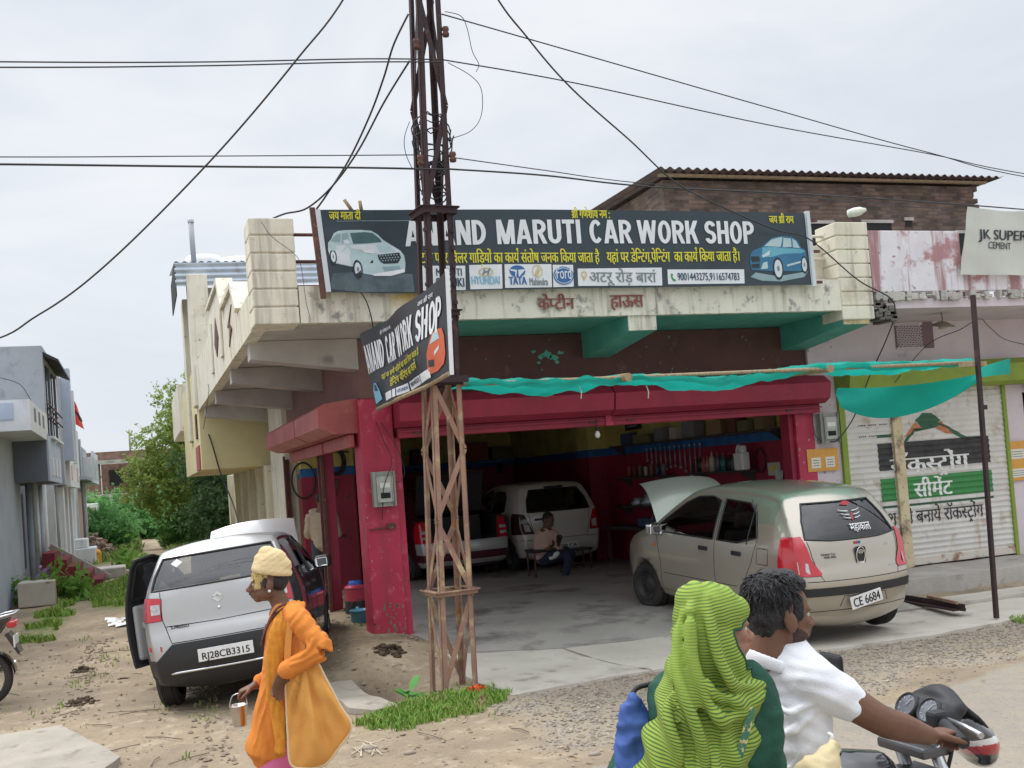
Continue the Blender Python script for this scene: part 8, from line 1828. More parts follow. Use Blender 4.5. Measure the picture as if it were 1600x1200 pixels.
# the shoulder bag (carried, so a thing of its own)
m_bag = M('orange_bag_cloth', (.74, .36, .085), (.66, .29, .065), 3, rough=.9, bump=.25, bscale=110); m_bagh = M('bag_piping', (.72, .54, .34), rough=.9)
bg_ = thing('shoulder_bag', 'sagging orange cloth bag with pale piping hung from the robed man shoulder', 'bag', q(500, 1190, -.12))
prof_b = [(447, 1052), (470, 1040), (492, 1032), (510, 1062), (530, 1100), (549, 1136), (530, 1168), (508, 1194), (480, 1200), (455, 1194), (450, 1150), (448, 1100)]
ctr = (490, 1125)
bb_ = []
NB = 40; ring_ = catmull([(x, y, 0) for x, y in prof_b], 9, True)
def bagpt(t, r, side):
 p = ring_[t % len(ring_)]; x = ctr[0]+(p.x-ctr[0])*r; y = ctr[1]+(p.y-ctr[1])*r; bulge = (1-r*r)**.5*.035*(1 if side > 0 else .35)
 an = math.atan2(x-474, max(4, y-1028)); dd = math.hypot(x-474, y-1028)/150; fo = (.030*math.sin(an*13+2*noise.noise(Vector((x*.02, y*.02, 1))))+.015*math.sin(an*27+y*.02))*(1-r**4)*(.35+.65*min(1, dd*1.6))
 return q(x, y, -.22-bulge-fo if side > 0 else -.19+bulge*.4)
for side in (1, -1):
 mb = MB(); rr = (0.0, .1, .2, .3, .4, .5, .6, .7, .8, .88, .95, 1.0); mb.grid(len(ring_), len(rr), lambda i, j: bagpt(i, rr[j], side), True, True, flip=side < 0); mb.build('bag_body', m_bag, bg_)
mb = MB(); mb.tube([bagpt(i, 1.0, 1) for i in range(len(ring_)+1)], .0075, 6, caps=False); mb.build('piping', m_bagh, bg_)
mb = MB()
def strap(pts, w_):
 P = catmull(pts, 8); mb.grid(2, len(P), lambda i, j: P[j]+fwd*(w_*(i-.5))+tow*.004, True)
strap([q(449, 1060, -.225), q(450, 1010, -.22), q(455, 965, -.2), q(460, 945, -.08)], .035); strap([q(492, 1033, -.2), q(480, 985, -.12), q(462, 946, -.05)], .04); mb.build('strap', m_bag, bg_)
# steel pail
pc_ = q(374, 1118, .1); pa = thing('steel_pail', 'small shiny steel pail held by the man in orange', 'pail', pc_-Vector((0, 0, .055))); T = Matrix.Translation(pc_-Vector((0, 0, .058)))
m_ss = M('stainless_steel', (.62, .60, .57), (.5, .48, .46), 6, rough=.22, metal=1.)
mb = MB(); mb.lathe([(0, 0), (.036, 0), (.038, .004), (.050, .112), (.054, .114), (.054, .120), (.047, .118), (.034, .008), (0, .008)], 28, T); mb.build('pail', m_ss, pa)
mb = MB(); hc = q(380, 1083, .1); mb.tube(catmull([pc_+fwd*.052+Vector((0, 0, .055)), pc_+fwd*.03+Vector((0, 0, .115)), hc+Vector((0, 0, -.004)), pc_-fwd*.045+Vector((0, 0, .09)), pc_-fwd*.052+Vector((0, 0, .055))], 7), .0035, 7); mb.build('handle', m_ss, pa)

# -- motorcycle
m_bblk = M('gloss_black_tank', (.012, .012, .014), rough=.12, coat=1.); m_bred = M('gloss_red_panel', (.42, .012, .02), rough=.15, coat=1.); m_bsil = M('bike_silver', (.5, .5, .52), rough=.3, metal=.8)
def make_bike(label, full=True):
 """local frame: x forward, z up, origin on the ground under the seat"""
 t = thing('motorcycle', label, 'motorcycle'); B = lambda nm, mb, m, par=t: mb.build(nm, m, par, world=False)
 for x in (.68, -.60):
  T = Matrix.Translation((x, 0, .30)) @ Matrix.Rotation(R(90), 4, 'X'); mb = MB(); mb.lathe([(.23, -.04), (.27, -.05), (.295, -.03), (.302, 0), (.295, .03), (.27, .05), (.23, .04), (.22, 0), (.23, -.04)], 36, T); w_ = B('wheel', mb, m_tyre)
  mb = MB(); mb.lathe([(.235, -.03), (.22, -.02), (.22, .02), (.235, .03)], 32, T); mb.lathe([(0, -.05), (.05, -.05), (.05, .05), (0, .05)], 16, T)
  for k in range(5):
   a = R(72*k); mb.bar((x+.04*math.cos(a), 0, .3+.04*math.sin(a)), (x+.225*math.cos(a+.2), 0, .3+.225*math.sin(a+.2)), .03, .035, (0, 1, 0))
  B('rim', mb, m_bblk, w_)
  mb = MB(); mb.grid(14, 5, lambda i, j: Vector((x+(.335)*math.cos(R((20 if x > 0 else 30)+i*11)), (j-2)*.036, .30+.335*math.sin(R((20 if x > 0 else 30)+i*11))-.012*(j-2)**2*.4))); B('mudguard', mb, m_bblk)
 b_ = Blob(); b_.limb([(-.12, 0, .80), (.08, 0, .86), (.30, 0, .84)], [(.10, .075), (.145, .10), (.11, .09)], side=(0, 1, 0)); bm_ = b_.bm(.012, 4);
 me = bpy.data.meshes.new('tank'); bm_.to_mesh(me); bm_.free(); me.materials.append(m_bblk); o = bpy.data.objects.new('fuel_tank', me); COL.objects.link(o); o.parent = t
 mb = MB(); mb.lathe([(0, .012), (.04, .01), (.045, 0)], 16, Matrix.Translation((.1, 0, .96))); B('fuel_cap', mb, m_chrome, o)
 b_ = Blob(); b_.limb([(-.14, 0, .78), (-.35, 0, .77), (-.62, 0, .83), (-.78, 0, .86)], [(.10, .05), (.13, .055), (.12, .055), (.07, .035)], side=(0, 1, 0)); bm_ = b_.bm(.012, 3); me = bpy.data.meshes.new('seat'); bm_.to_mesh(me); bm_.free(); me.materials.append(M('bike_seat', (.03, .03, .035), rough=.6)); o = bpy.data.objects.new('seat', me); COL.objects.link(o); o.parent = t
 mb = MB(); mb.prism([(-.15, .11, .72), (-.75, .07, .86), (-.92, .04, .90), (-.80, .06, .74), (-.35, .11, .56)], (0, .02, 0)); mb.prism([(-.15, -.13, .72), (-.75, -.09, .86), (-.92, -.06, .90), (-.80, -.08, .74), (-.35, -.13, .56)], (0, .02, 0)); B('side_panel', mb, m_bblk)
 mb = MB(); mb.bbox((-.98, -.07, .80), (-.88, .07, .87), .02); B('tail_light', mb, m_lred); mb = MB(); mb.tube([(-.55, .12, .86), (-.85, .12, .93), (-.98, .09, .95), (-.98, -.09, .95), (-.85, -.12, .93), (-.55, -.12, .86)], .013); B('grab_rail', mb, m_bsil)
 mb = MB(); mb.prism([(-.86, -.07, .74), (-.98, -.07, .52), (-1.0, -.07, .54), (-.90, -.07, .76)], (0, .14, 0)); pl_ = B('rear_flap', mb, m_bblk); mb = MB(); mb.box((-.96, -.08, .60), (-.945, .08, .72), Matrix.Translation((0, 0, 0))); B('number_plate', mb, m_plate, pl_)
 mb = MB(); mb.bbox((-.18, -.13, .26), (.22, .13, .52), .04); mb.lathe([(.09, 0), (.1, .02), (.1, .03), (.085, .035), (.1, .06), (.085, .065), (.1, .09), (.085, .095), (.09, .14), (0, .14)], 14, Matrix.Translation((.1, 0, .5)) @ Matrix.Rotation(R(20), 4, 'Y')); B('engine', mb, m_bsil)
 mb = MB(); mb.tube(catmull([(.2, -.14, .4), (.05, -.17, .24), (-.3, -.18, .26), (-.9, -.18, .38)], 5), [.02]*6+[.03]*2+[.045]*8); B('exhaust', mb, m_chrome)
 mb = MB(); mb.tube([(.25, 0, .8), (-.3, 0, .6), (-.6, 0, .3)], .025); mb.tube([(.35, 0, .75), (.1, 0, .3), (-.3, 0, .28)], .025); mb.tube([(-.6, .1, .3), (-.45, .12, .7)], .03); mb.tube([(-.6, -.1, .3), (-.45, -.12, .7)], .03); B('frame', mb, m_bblk)
 for y in (.095, -.095): mb = MB(); mb.tube([(.68, y, .3), (.47, y, .94)], [.028, .022], 12); B('fork', mb, m_bsil)
 mb = MB(); mb.bbox((.40, -.12, .90), (.53, .12, .94), .012); mb.bbox((.44, -.11, .80), (.56, .11, .83), .01); mb.lathe([(0, 0), (.03, 0), (.03, .02), (0, .025)], 12, Matrix.Translation((.45, 0, .94))); B('fork_yoke', mb, M('dull_alloy', (.12, .12, .125), rough=.45, metal=.6))
 mb = MB(); mb.tube(catmull([(.34, .37, 1.03), (.40, .22, 1.06), (.47, .08, .98), (.47, -.08, .98), (.40, -.22, 1.06), (.34, -.37, 1.03)], 5), .0125); hb_ = B('handlebar', mb, m_bblk)
 for y in (1, -1):
  mb = MB(); mb.tube([(.385, y*.25, 1.055), (.335, y*.385, 1.028)], .02, 12); B('grip', mb, m_black, hb_); mb = MB(); mb.tube([(.43, y*.2, 1.06), (.42, y*.30, 1.055), (.395, y*.40, 1.045)], [.008, .008, .011]); B('lever', mb, m_bsil, hb_); mb = MB(); mb.bbox((.37, y*.2-.025, 1.03), (.43, y*.2+.025, 1.09), .012); B('switch_box', mb, m_black, hb_)
  if y > 0: mb = MB(); mb.tube([(.41, y*.22, 1.08), (.40, y*.30, 1.16), (.38, y*.33, 1.17)], .006); mb.bbox((.36, y*.30-.06, 1.14), (.385, y*.30+.07, 1.22), .015); B('mirror', mb, m_black)
 b_ = Blob(); b_.limb([(.54, 0, .98), (.62, 0, .97), (.73, 0, .90), (.77, 0, .83)], [(.10, .06), (.125, .075), (.115, .07), (.075, .05)], side=(0, 1, 0)); bm_ = b_.bm(.012, 3); me = bpy.data.meshes.new('cowl'); bm_.to_mesh(me); bm_.free()
 me.materials.append(m_bred); me.materials.append(M('cowl_white', (.7, .7, .7), rough=.2, coat=.6)); me.materials.append(m_bblk)
 for p in me.polygons: c_ = p.center; p.material_index = 2 if c_.z > .93 or c_.x < .60 or c_.z < .865 else (1 if c_.z > .905 else 0)
 o = bpy.data.objects.new('headlamp_cowl', me); COL.objects.link(o); o.parent = t
 mb = MB(); mb.lathe([(0, .03), (.05, .02), (.07, -.01)], 18, Matrix.Translation((.765, 0, .88)) @ Matrix.Rotation(R(75), 4, 'Y')); B('headlamp', mb, m_lwhite, o)
 b_ = Blob(); b_.limb([(.545, -.10, 1.015), (.545, .10, 1.015)], [(.045, .06), (.045, .06)], side=(1, 0, .4)); b_.limb([(.585, -.11, 1.045), (.605, 0, 1.085), (.585, .11, 1.045)], [(.03, .03), (.035, .04), (.03, .03)]); b_.limb([(.585, 0, 1.075), (.68, 0, 1.0), (.76, 0, .93)], [(.12, .02), (.11, .02), (.08, .015)], side=(0, 1, 0)); bm_ = b_.bm(.01, 3); me = bpy.data.meshes.new('binnacle'); bm_.to_mesh(me); bm_.free(); me.materials.append(m_black); o = bpy.data.objects.new('instrument_binnacle', me); COL.objects.link(o); o.parent = t
 for y in (.055, -.055):
  T = Matrix.Translation((.51, y, 1.04)) @ Matrix.Rotation(R(-55), 4, 'Y'); mb = MB(); mb.lathe([(.046, -.02), (.05, .0), (.05, .02), (.043, .022), (.042, .014), (0, .014)], 22, T); g_ = B('gauge', mb, m_black, o); mb = MB(); mb.lathe([(.041, .0165), (0, .0165)], 20, T); B('dial', mb, M('dial_grey', (.16, .17, .19), (.10, .11, .13), 60, rough=.15, coat=1), g_)
  mb = MB()
  for k in range(7): a = R(-40+k*40); mb.bar(T @ Vector((.028*math.cos(a), .028*math.sin(a), .018)), T @ Vector((.037*math.cos(a), .037*math.sin(a), .018)), .003, .001, T.to_3x3() @ Vector((0, 0, 1)))
  mb.bar(T @ Vector((0, 0, .019)), T @ Vector((.025, -.015, .019)), .003, .001, T.to_3x3() @ Vector((0, 0, 1))); B('dial_marks', mb, M('dial_ink', (.35, .36, .38), rough=.5), g_)
 mb = MB(); mb.tube(catmull([(.40, -.2, 1.04), (.50, -.16, .98), (.52, -.1, .85)], 5), .007); mb.tube(catmull([(.40, .2, 1.04), (.52, .14, 1.0), (.5, .1, .85)], 5), .007); B('cables', mb, m_black)
 return t
bike = make_bike('black and red motorcycle ridden along the road by the couple at bottom right')
KR = 3.45
def q(px, py, d=0.): return Q(px, py, KR+d)
hd = Vector((1, 0, 0))
grip_t = q(1493, 1150, .0)            # right hand grip in the photo
bike_rz = R(2); bike.rotation_euler = (0, 0, bike_rz)
bike.location = Vector((grip_t.x-.355*1, grip_t.y+.33, grip_t.z-1.04)); bike.location.z = 0 if abs(bike.location.z) < .06 else bike.location.z
BL = bike.location
def bl(x, y, z): return BL+Matrix.Rotation(bike_rz, 3, 'Z') @ Vector((x, y, z))

# -- the rider
m_skR = skinm('brown_skin', (.17, .082, .05)); m_skW = skinm('warm_skin', (.34, .17, .11))
rd = thing('person', 'bearded man in white shirt riding the motorcycle, seen from behind', 'person', bl(-.2, 0, 0))
f_r = unit(Vector((CR.x, CR.y, 0))*.94+Vector((CF.x, CF.y, 0))*.34)
H = Head((0, 0, 0), f_r, Vector((0, 0, 1))+f_r*.05, 1.05); H.O = q(1213, 947, .0)-(H.p(-.008, 0, .125)-H.O)
b = Blob(); H.add(b)
neck = q(1220, 1014, .02); pelv = bl(-.16, 0, .92); chest = neck.lerp(pelv, .42)+Vector((-.03, 0, 0))
b.limb([H.p(-.03, 0, .06), H.p(-.045, 0, -.03), neck], [.058, .06, .07]); b.limb([neck, chest, pelv], [(.09, .05), (.13, .08), (.14, .10)], side=(0, 1, 0))
rs = q(1262, 1058, -.09); re = q(1378, 1126, -.12); rw = q(1452, 1150, -.03)
ls = q(1225, 1035, .24); le = bl(.12, .38, 1.0); lw = bl(.27, .33, 1.05)
b.limb([rs, rs.lerp(re, .5), re, re.lerp(rw, .35), rw], [.06, .055, .048, .047, .031]); b.limb([ls, le, lw], [.06, .048, .031])
gd = bl(.36, -.30, 1.04); hand(b, rw, gd+Vector((.015, .0, .012))-rw, Vector((.25, .05, -1)), (38, 62, 35), 5, -1, 1.02, 35); hand(b, lw, bl(.37, .31, 1.06)-lw, (0, 0, -1), (40, 60, 40), 4, 1, 1, 35)
for s_ in (1, -1):
 kn = bl(.22, .22*s_, .66); an = bl(-.02, .22*s_, .32); b.limb([pelv+Vector((0, .1*s_, -.04)), kn, an], [.10, .065, .045]); b.limb([an, an+Vector((.1, 0, -.03)), an+Vector((.2, 0, -.02))], [.045, .045, .032])
m_beard = M('short_beard', (.035, .02, .016), (.06, .032, .024), 60, rough=.85)
def sm(p):
 l = H.loc(p)
 if l.z < .062 and l.x > .005 and l.z > -.02 and abs(l.y) > -1:
  if .028 < l.z < .047 and l.x > .097 and abs(l.y) < .02: return 2
  if l.z < .05+.03*(.05-l.x)/.05 and noise.noise(p*130) > -.55: return 1
 return 0
bm_build(b.bm(.0056, 3), 'body', [m_skR, m_beard, m_lip], rd, sm); H.eyes(rd)
b = Blob(); b.ell(H.p(-.018, 0, .150), (.099, .081, .083), H.A); b.ell(H.p(-.045, 0, .105), (.071, .079, .068), H.A); b.ell(H.p(-.062, 0, .06), (.038, .060, .045), H.A); b.ell(H.p(.050, 0, .190), (.042, .058, .036), H.A); b.ell(H.p(.0, .0, .205), (.075, .066, .040), H.A)
for y in (1, -1): b.ell(H.p(.022, y*.070, .125), (.022, .014, .045), H.A); b.ell(H.p(.012, y*.074, .10), (.010, .010, .03), H.A)
hm = M('rider_black_hair', (.012, .012, .014), (.03, .028, .03), 40, rough=.5, spec=.35, bump=.5, bscale=120)
def hairf(p): l = H.loc(p); return .0055*noise.noise(Vector((l.x*55, l.y*70, l.z*22)))+.007*noise.noise(Vector((l.x*20+3, l.y*26, l.z*14)))
bm_build(b.bm(.006, 2, hairf), 'hair', hm, rd)
hs = MB(); rnd = random.Random(2)   # loose locks give the crop its uneven edge
for i in range(700):
 a = rnd.uniform(0, 6.283); zz = rnd.uniform(.06, .235); r_ = math.sqrt(max(0, 1-((zz-.15)/.095)**2)); p0 = H.p(-.02+.099*r_*math.cos(a)*.99, .081*r_*math.sin(a), zz)
 l = H.loc(p0)
 if l.x > .03 and l.z < .175: continue
 if l.z < .15 and abs(l.y) > .06 and l.x > -.01: continue
 out_ = unit(p0-H.p(-.025, 0, .13)); dn = unit(H.u*-1+H.f*rnd.uniform(-.3, .8)*(1 if zz > .17 else .1)+H.s*rnd.uniform(-.3, .3)); ta = unit(dn-out_*dn.dot(out_)); L_ = rnd.uniform(.018, .04); hs.tube([p0-out_*.003, p0+ta*L_*.5+out_*.003, p0+ta*L_+out_*rnd.uniform(-.003, .003)], [.0030, .0024, .0006], 4, caps=False)
hs.build('hair_locks', hm, rd)
m_shirt = M('white_shirt_cloth', (.80, .81, .84), (.76, .77, .81), 4, rough=.85, bump=.15, bscale=160)
b = Blob(); b.limb([q(1207, 1002, .04), q(1217, 1032, .04), q(1222, 1110, .06), q(1226, 1185, .06), pelv+Vector((.0, 0, .05))], [(.085, .075), (.185, .100), (.20, .130), (.195, .135), (.20, .145)], side=(0, 1, 0), n=26)
se = rs.lerp(re, .66); b.limb([q(1228, 1030, .0), rs, rs.lerp(re, .4), se], [.076, .080, .070, .056]); [b.limb([q(*t) for t in st_], [.008, .014, .007], n=10) for st_ in (((1276, 1108, -.13), (1240, 1142, -.135), (1196, 1158, -.11)), ((1290, 1125, -.10), (1262, 1170, -.125), (1230, 1205, -.12)), ((1205, 1090, -.11), (1232, 1112, -.14), (1268, 1098, -.14)), ((1180, 1120, -.05), (1210, 1180, -.12), (1250, 1230, -.12)))]; le2 = ls.lerp(le, .6); b.limb([q(1222, 1030, .12), ls, le2], [.085, .088, .075])
wr = drape(unit(Vector((-.55, 0, 1))), .10, .008, 2, 1.3, 3); wr2 = drape(unit(Vector((.5, .2, 1))), .045, .0028, 8, 1.6, 6)
bm_build(b.bm(.0065, 4, lambda p: wr(p)*sstep(1.42, 1.15, p.z)+wr2(p)), 'shirt', m_shirt, rd)
b = Blob(); b.limb([H.p(-.04, .075, -.045), H.p(-.088, .045, -.030), H.p(-.10, 0, -.025), H.p(-.088, -.045, -.032), H.p(-.04, -.078, -.052), H.p(.02, -.07, -.085)], [(.020, .008), (.024, .009), (.026, .009), (.024, .009), (.020, .008), (.015, .007)], side=(0, 0, 1)); bm_build(b.bm(.005, 2), 'collar', m_shirt, rd)
b = Blob()
for s_ in (1, -1): b.limb([pelv+Vector((0, .09*s_, -.02)), bl(.22, .22*s_, .66), bl(-.02, .22*s_, .36)], [.125, .09, .065])
b.limb([pelv+Vector((0, .1, 0)), pelv+Vector((0, -.1, 0))], [.13, .13]); bm_build(b.bm(.011, 3), 'trousers', M('dark_trousers', (.05, .055, .07), rough=.9), rd)

# -- the woman behind him
KW = 3.08
def q(px, py, d=0.): return Q(px, py, KW+d)
wm = thing('person', 'woman under a green and yellow striped veil riding pillion behind the man', 'person', bl(-.62, 0, 0))
f_w = unit(Vector((CR.x, CR.y, 0))*.95+Vector((CF.x, CF.y, 0))*.30)
H = Head((0, 0, 0), f_w, Vector((0, 0, 1))+f_w*.03, .98); H.O = q(1117, 972, .02)-(H.p(-.0, 0, .12)-H.O)
b = Blob(); H.add(b); neck = q(1112, 1048, .03); pelv = bl(-.52, 0, .95); ch = neck.lerp(pelv, .4)
b.limb([H.p(-.03, 0, .06), H.p(-.04, 0, -.03), neck], [.048, .048, .06]); b.limb([neck, ch, pelv], [(.11, .07), (.15, .11), (.17, .14)], side=(.3, 1, 0))
rs = q(1172, 1078, .03); re = q(1192, 1175, .02); rw = q(1205, 1265, .1); ls = q(1062, 1092, .04); le = q(1042, 1180, .06); lw = q(1060, 1270, .05)
for a_, e_, w_ in ((rs, re, rw), (ls, le, lw)): b.limb([a_, e_, w_], [.055, .043, .028])
hand(b, rw, Vector((.3, .1, -.9)), (0, 1, 0), (20, 25, 20), 5, 1, .92); hand(b, lw, Vector((.5, 0, -.8)), (0, 1, 0), (20, 25, 20), 5, -1, .92)
for s_ in (1, -1): kn = bl(-.15, .24*s_, .66); an = bl(-.42, .25*s_, .36); b.limb([pelv+Vector((0, .1*s_, -.04)), kn, an], [.11, .07, .045]); b.limb([an, an+Vector((.12, 0, -.04)), an+Vector((.19, 0, -.04))], [.04, .04, .028])
def sm(p): l = H.loc(p); return 1 if (l.x > .096 and .026 < l.z < .048 and abs(l.y) < .026) else 0
bm_build(b.bm(.006, 3), 'body', [m_skW, M('rose_lip', (.32, .10, .09), rough=.5)], wm, sm); H.eyes(wm)
b = Blob(); b.ell(H.p(-.02, 0, .145), (.095, .083, .082), H.A); b.ell(H.p(.05, 0, .165), (.03, .062, .03), H.A); bm_build(b.bm(.008, 2), 'hair', m_hair, wm)
m_kgreen = M('bottle_green_cloth', (.008, .075, .045), (.006, .055, .035), 5, rough=.85, bump=.2, bscale=150); m_kborder = M('gold_border', (.50, .42, .18), (.04, .14, .08), 40, .45, .5, rough=.7)
b = Blob(); b.limb([neck+Vector((0, 0, -.02)), q(1112, 1085, .05), q(1112, 1180, .06), pelv], [(.13, .07), (.19, .115), (.185, .14), (.22, .17)], side=unit(CR), n=24)
for a_, e_, w_ in ((rs, re, rw), (ls, le, lw)): b.limb([q(1112, 1080, .03).lerp(a_, .5), a_, e_, w_.lerp(e_, .2)], [.072, .074, .066, .05])
bm_build(b.bm(.0085, 3, folds((6, 6, 8), .008, 6)), 'kurti', m_kgreen, wm)
b = Blob()
for s_ in (1, -1): b.limb([pelv+Vector((0, .09*s_, 0)), bl(-.15, .24*s_, .66), bl(-.42, .25*s_, .38)], [.14, .11, .08])
bm_build(b.bm(.012, 3), 'trousers', m_kgreen, wm)
def veil_mat():
 m = bpy.data.materials.new('striped_veil_cloth'); m.use_nodes = True; nt = m.node_tree; N = nt.nodes; Lk = nt.links; b_ = N['Principled BSDF']; b_.inputs['Roughness'].default_value = .85
 at = N.new('ShaderNodeAttribute'); at.attribute_name = 'weave'; sn = N.new('ShaderNodeMath'); sn.operation = 'SINE'; Lk.new(at.outputs['Fac'], sn.inputs[0])
 r = N.new('ShaderNodeValToRGB'); r.color_ramp.elements[0].position = .18; r.color_ramp.elements[0].color = (.04, .12, .025, 1); r.color_ramp.elements[1].position = .5; r.color_ramp.elements[1].color = (.27, .345, .045, 1)
 mr0 = N.new('ShaderNodeMapRange'); mr0.inputs[1].default_value = -1; Lk.new(sn.outputs[0], mr0.inputs[0]); Lk.new(mr0.outputs[0], r.inputs[0])
 tc = N.new('ShaderNodeTexCoord'); n = N.new('ShaderNodeTexNoise'); n.inputs['Scale'].default_value = 4; n.inputs['Detail'].default_value = 4; mr = N.new('ShaderNodeMapRange'); mr.inputs[1].default_value = .5; mr.inputs[2].default_value = .66; mr.inputs[4].default_value = .8; x = N.new('ShaderNodeMix'); x.data_type = 'RGBA'; x.inputs[7].default_value = (.23, .34, .05, 1)
 Lk.new(tc.outputs['Object'], n.inputs[0]); Lk.new(n.outputs[0], mr.inputs[0]); Lk.new(mr.outputs[0], x.inputs[0]); Lk.new(r.outputs[0], x.inputs[6]); Lk.new(x.outputs[2], b_.inputs[0]); return m
m_veil = veil_mat()
cr_ = unit(CR)
b = Blob(); b.ell(H.p(-.02, 0, .138), (.108, .094, .102), H.A); b.ell(H.p(.015, 0, .152), (.090, .083, .060), H.A); b.ell(H.p(-.055, 0, .185), (.066, .066, .060), H.A)
b.limb([H.p(-.045, 0, .12), q(1110, 1025, .0), q(1116, 1062, .02), q(1108, 1110, .0), q(1090, 1180, -.02), q(1076, 1260, -.03)], [(.09, .09), (.108, .105), (.135, .125), (.148, .145), (.160, .155), (.175, .16)], side=cr_, n=28)
b.limb([q(1116, 1048, .02), q(1160, 1060, .0), q(1180, 1082, -.02)], [(.06, .08), (.05, .085), (.028, .07)], side=(0, 0, 1)); b.limb([q(1100, 1032, .02), q(1066, 1048, .03), q(1052, 1095, .02), q(1046, 1180, .0)], [(.06, .09), (.05, .10), (.045, .10), (.05, .12)], side=cr_)
for st_ in (((1084, 930, -.03), (1078, 972, -.085), (1084, 1040, -.125), (1102, 1105, -.155), (1135, 1125, -.15), (1185, 1085, -.06)), ((1067, 955, -.04), (1058, 1012, -.08), (1062, 1062, -.125), (1080, 1125, -.16), (1096, 1200, -.18), (1100, 1250, -.18)), ((1106, 930, -.05), (1112, 985, -.095), (1126, 1040, -.125), (1152, 1072, -.125), (1190, 1068, -.04)), ((1052, 1040, -.05), (1050, 1105, -.125), (1058, 1200, -.175)), ((1128, 1150, -.16), (1116, 1220, -.18)), ((1090, 1060, -.13), (1118, 1082, -.14), (1150, 1098, -.13), (1184, 1078, -.05))):
 b.limb([q(*t) for t in st_], [.010]+[.019]*(len(st_)-2)+[.012], n=10)
def vfield(p):
 a = (p-neck).dot(cr_); z = p.z-neck.z; k = sstep(.10, -.08, z)
 return a, z, k
def vfold(p):
 a, z, k = vfield(p); n1 = noise.noise(p*3.2+Vector((4, 0, 0))); n2 = noise.noise(p*6+Vector((0, 9, 0)))
 u = math.sin(6.283*(z-2.3*(a-.02)**2)/.125+3.4*n1+1.5*n2); u = u*abs(u)**.3
 v = math.sin(6.283*(a*.9+z*.35)/.062+2.0*n1); h = math.sin(6.283*(a*1.0+z*.25)/.048+1.6*n2)
 m_ = sstep(-.06, .06, a+.25*n1)
 return k*(.012*u*m_+.012*v*(1-m_))+(1-k)*.0016*h+.002*n2
vb = b.bm(.006, 3)
wl = vb.verts.layers.float.new('weave'); vb.normal_update(); d_ = [(v, v.normal.copy(), vfold(v.co)) for v in vb.verts]
for v, n_, x_ in d_:
 a, z, k = vfield(v.co); sc_ = z-(1.5*(a-.02)**2)*k-.10*a*(1-k)+.02*noise.noise(v.co*5)+.28*x_; v[wl] = sc_*6.283/.0088; v.co += n_*x_
vb.normal_update()
kill = [f for f in vb.faces if (lambda l: (l.x > .012 and -.005 < l.z < .104 and abs(l.y) < .10) or (l.x > .05 and -.07 < l.z < .122 and abs(l.y) < .085))(H.loc(f.calc_center_median()))]
bmesh.ops.delete(vb, geom=kill, context='FACES'); rt = rim_tube(vb, .004)
bm_build(vb, 'veil', m_veil, wm)
rt.build('veil_edge', m_kgreen, wm)
def strip(pts, w_, name, m, par):
 mb = MB(); P = catmull(pts, 10); mb.grid(2, len(P), lambda i, j: P[j]+CR*(w_*(i-.5)), True); return mb.build(name, m, par)
# embroidered border of the kurti where it shows beside the veil
bvh_k = None
strip([q(1174, 1105, -.125), q(1168, 1135, -.14), q(1160, 1165, -.15), q(1150, 1200, -.155), q(1142, 1240, -.155)], .022, 'embroidered_border', m_kborder, wm)
# blue bag at her left, cream sack by the rider
sack = thing('cloth_bag', 'blue cloth bag hanging behind the veiled woman', 'bag', q(998, 1260, .1))
b = Blob(); b.limb([q(986, 1088, .06), q(993, 1130, .06), q(1000, 1200, .06), q(1003, 1260, .06)], [(.012, .02), (.05, .04), (.075, .06), (.08, .07)], side=unit(CR)); bm_build(b.bm(.008, 3, folds((10, 10, 14), .012, 3)), 'bag_body', M('royal_blue_cloth', (.05, .11, .36), (.035, .085, .28), 6, rough=.75), sack)
mb = MB(); mb.tube(catmull([q(986, 1090, .06), q(995, 1075, .07), q(1020, 1068, .1), q(1045, 1060, .1)], 6), .008); mb.build('strap', m_black, sack)
sk2 = thing('cloth_sack', 'cream cloth sack held against the white shirt by the tank', 'bag', q(1285, 1260, .1))
b = Blob(); b.limb([q(1298, 1158, .14), q(1294, 1180, .12), q(1286, 1215, .1), q(1282, 1260, .1)], [(.012, .02), (.035, .04), (.085, .06), (.10, .07)], side=unit(CR)); bm_build(b.bm(.008, 3, folds((12, 12, 9), .010, 9)), 'sack_body', M('cream_sack_cloth', (.66, .55, .33), (.58, .47, .27), 6, rough=.9), sk2); mb = MB(); mb.tube(catmull([q(1298, 1160, .14), q(1300, 1150, .14), q(1294, 1146, .15)], 4), .006); mb.build('tie', m_white, sk2)
# parked motorcycle at the left edge: only its tail is in the picture
pk = make_bike('parked black motorcycle, only its tail and rear wheel in view at left edge'); tg = G(-22, 1103, .0); pk.rotation_euler = (R(-4), 0, R(172)); pk.location = tg+Vector((-.60, .0, 0))
tag(pk, None, None, 'motorcycles'); tag(bike, None, None, 'motorcycles')

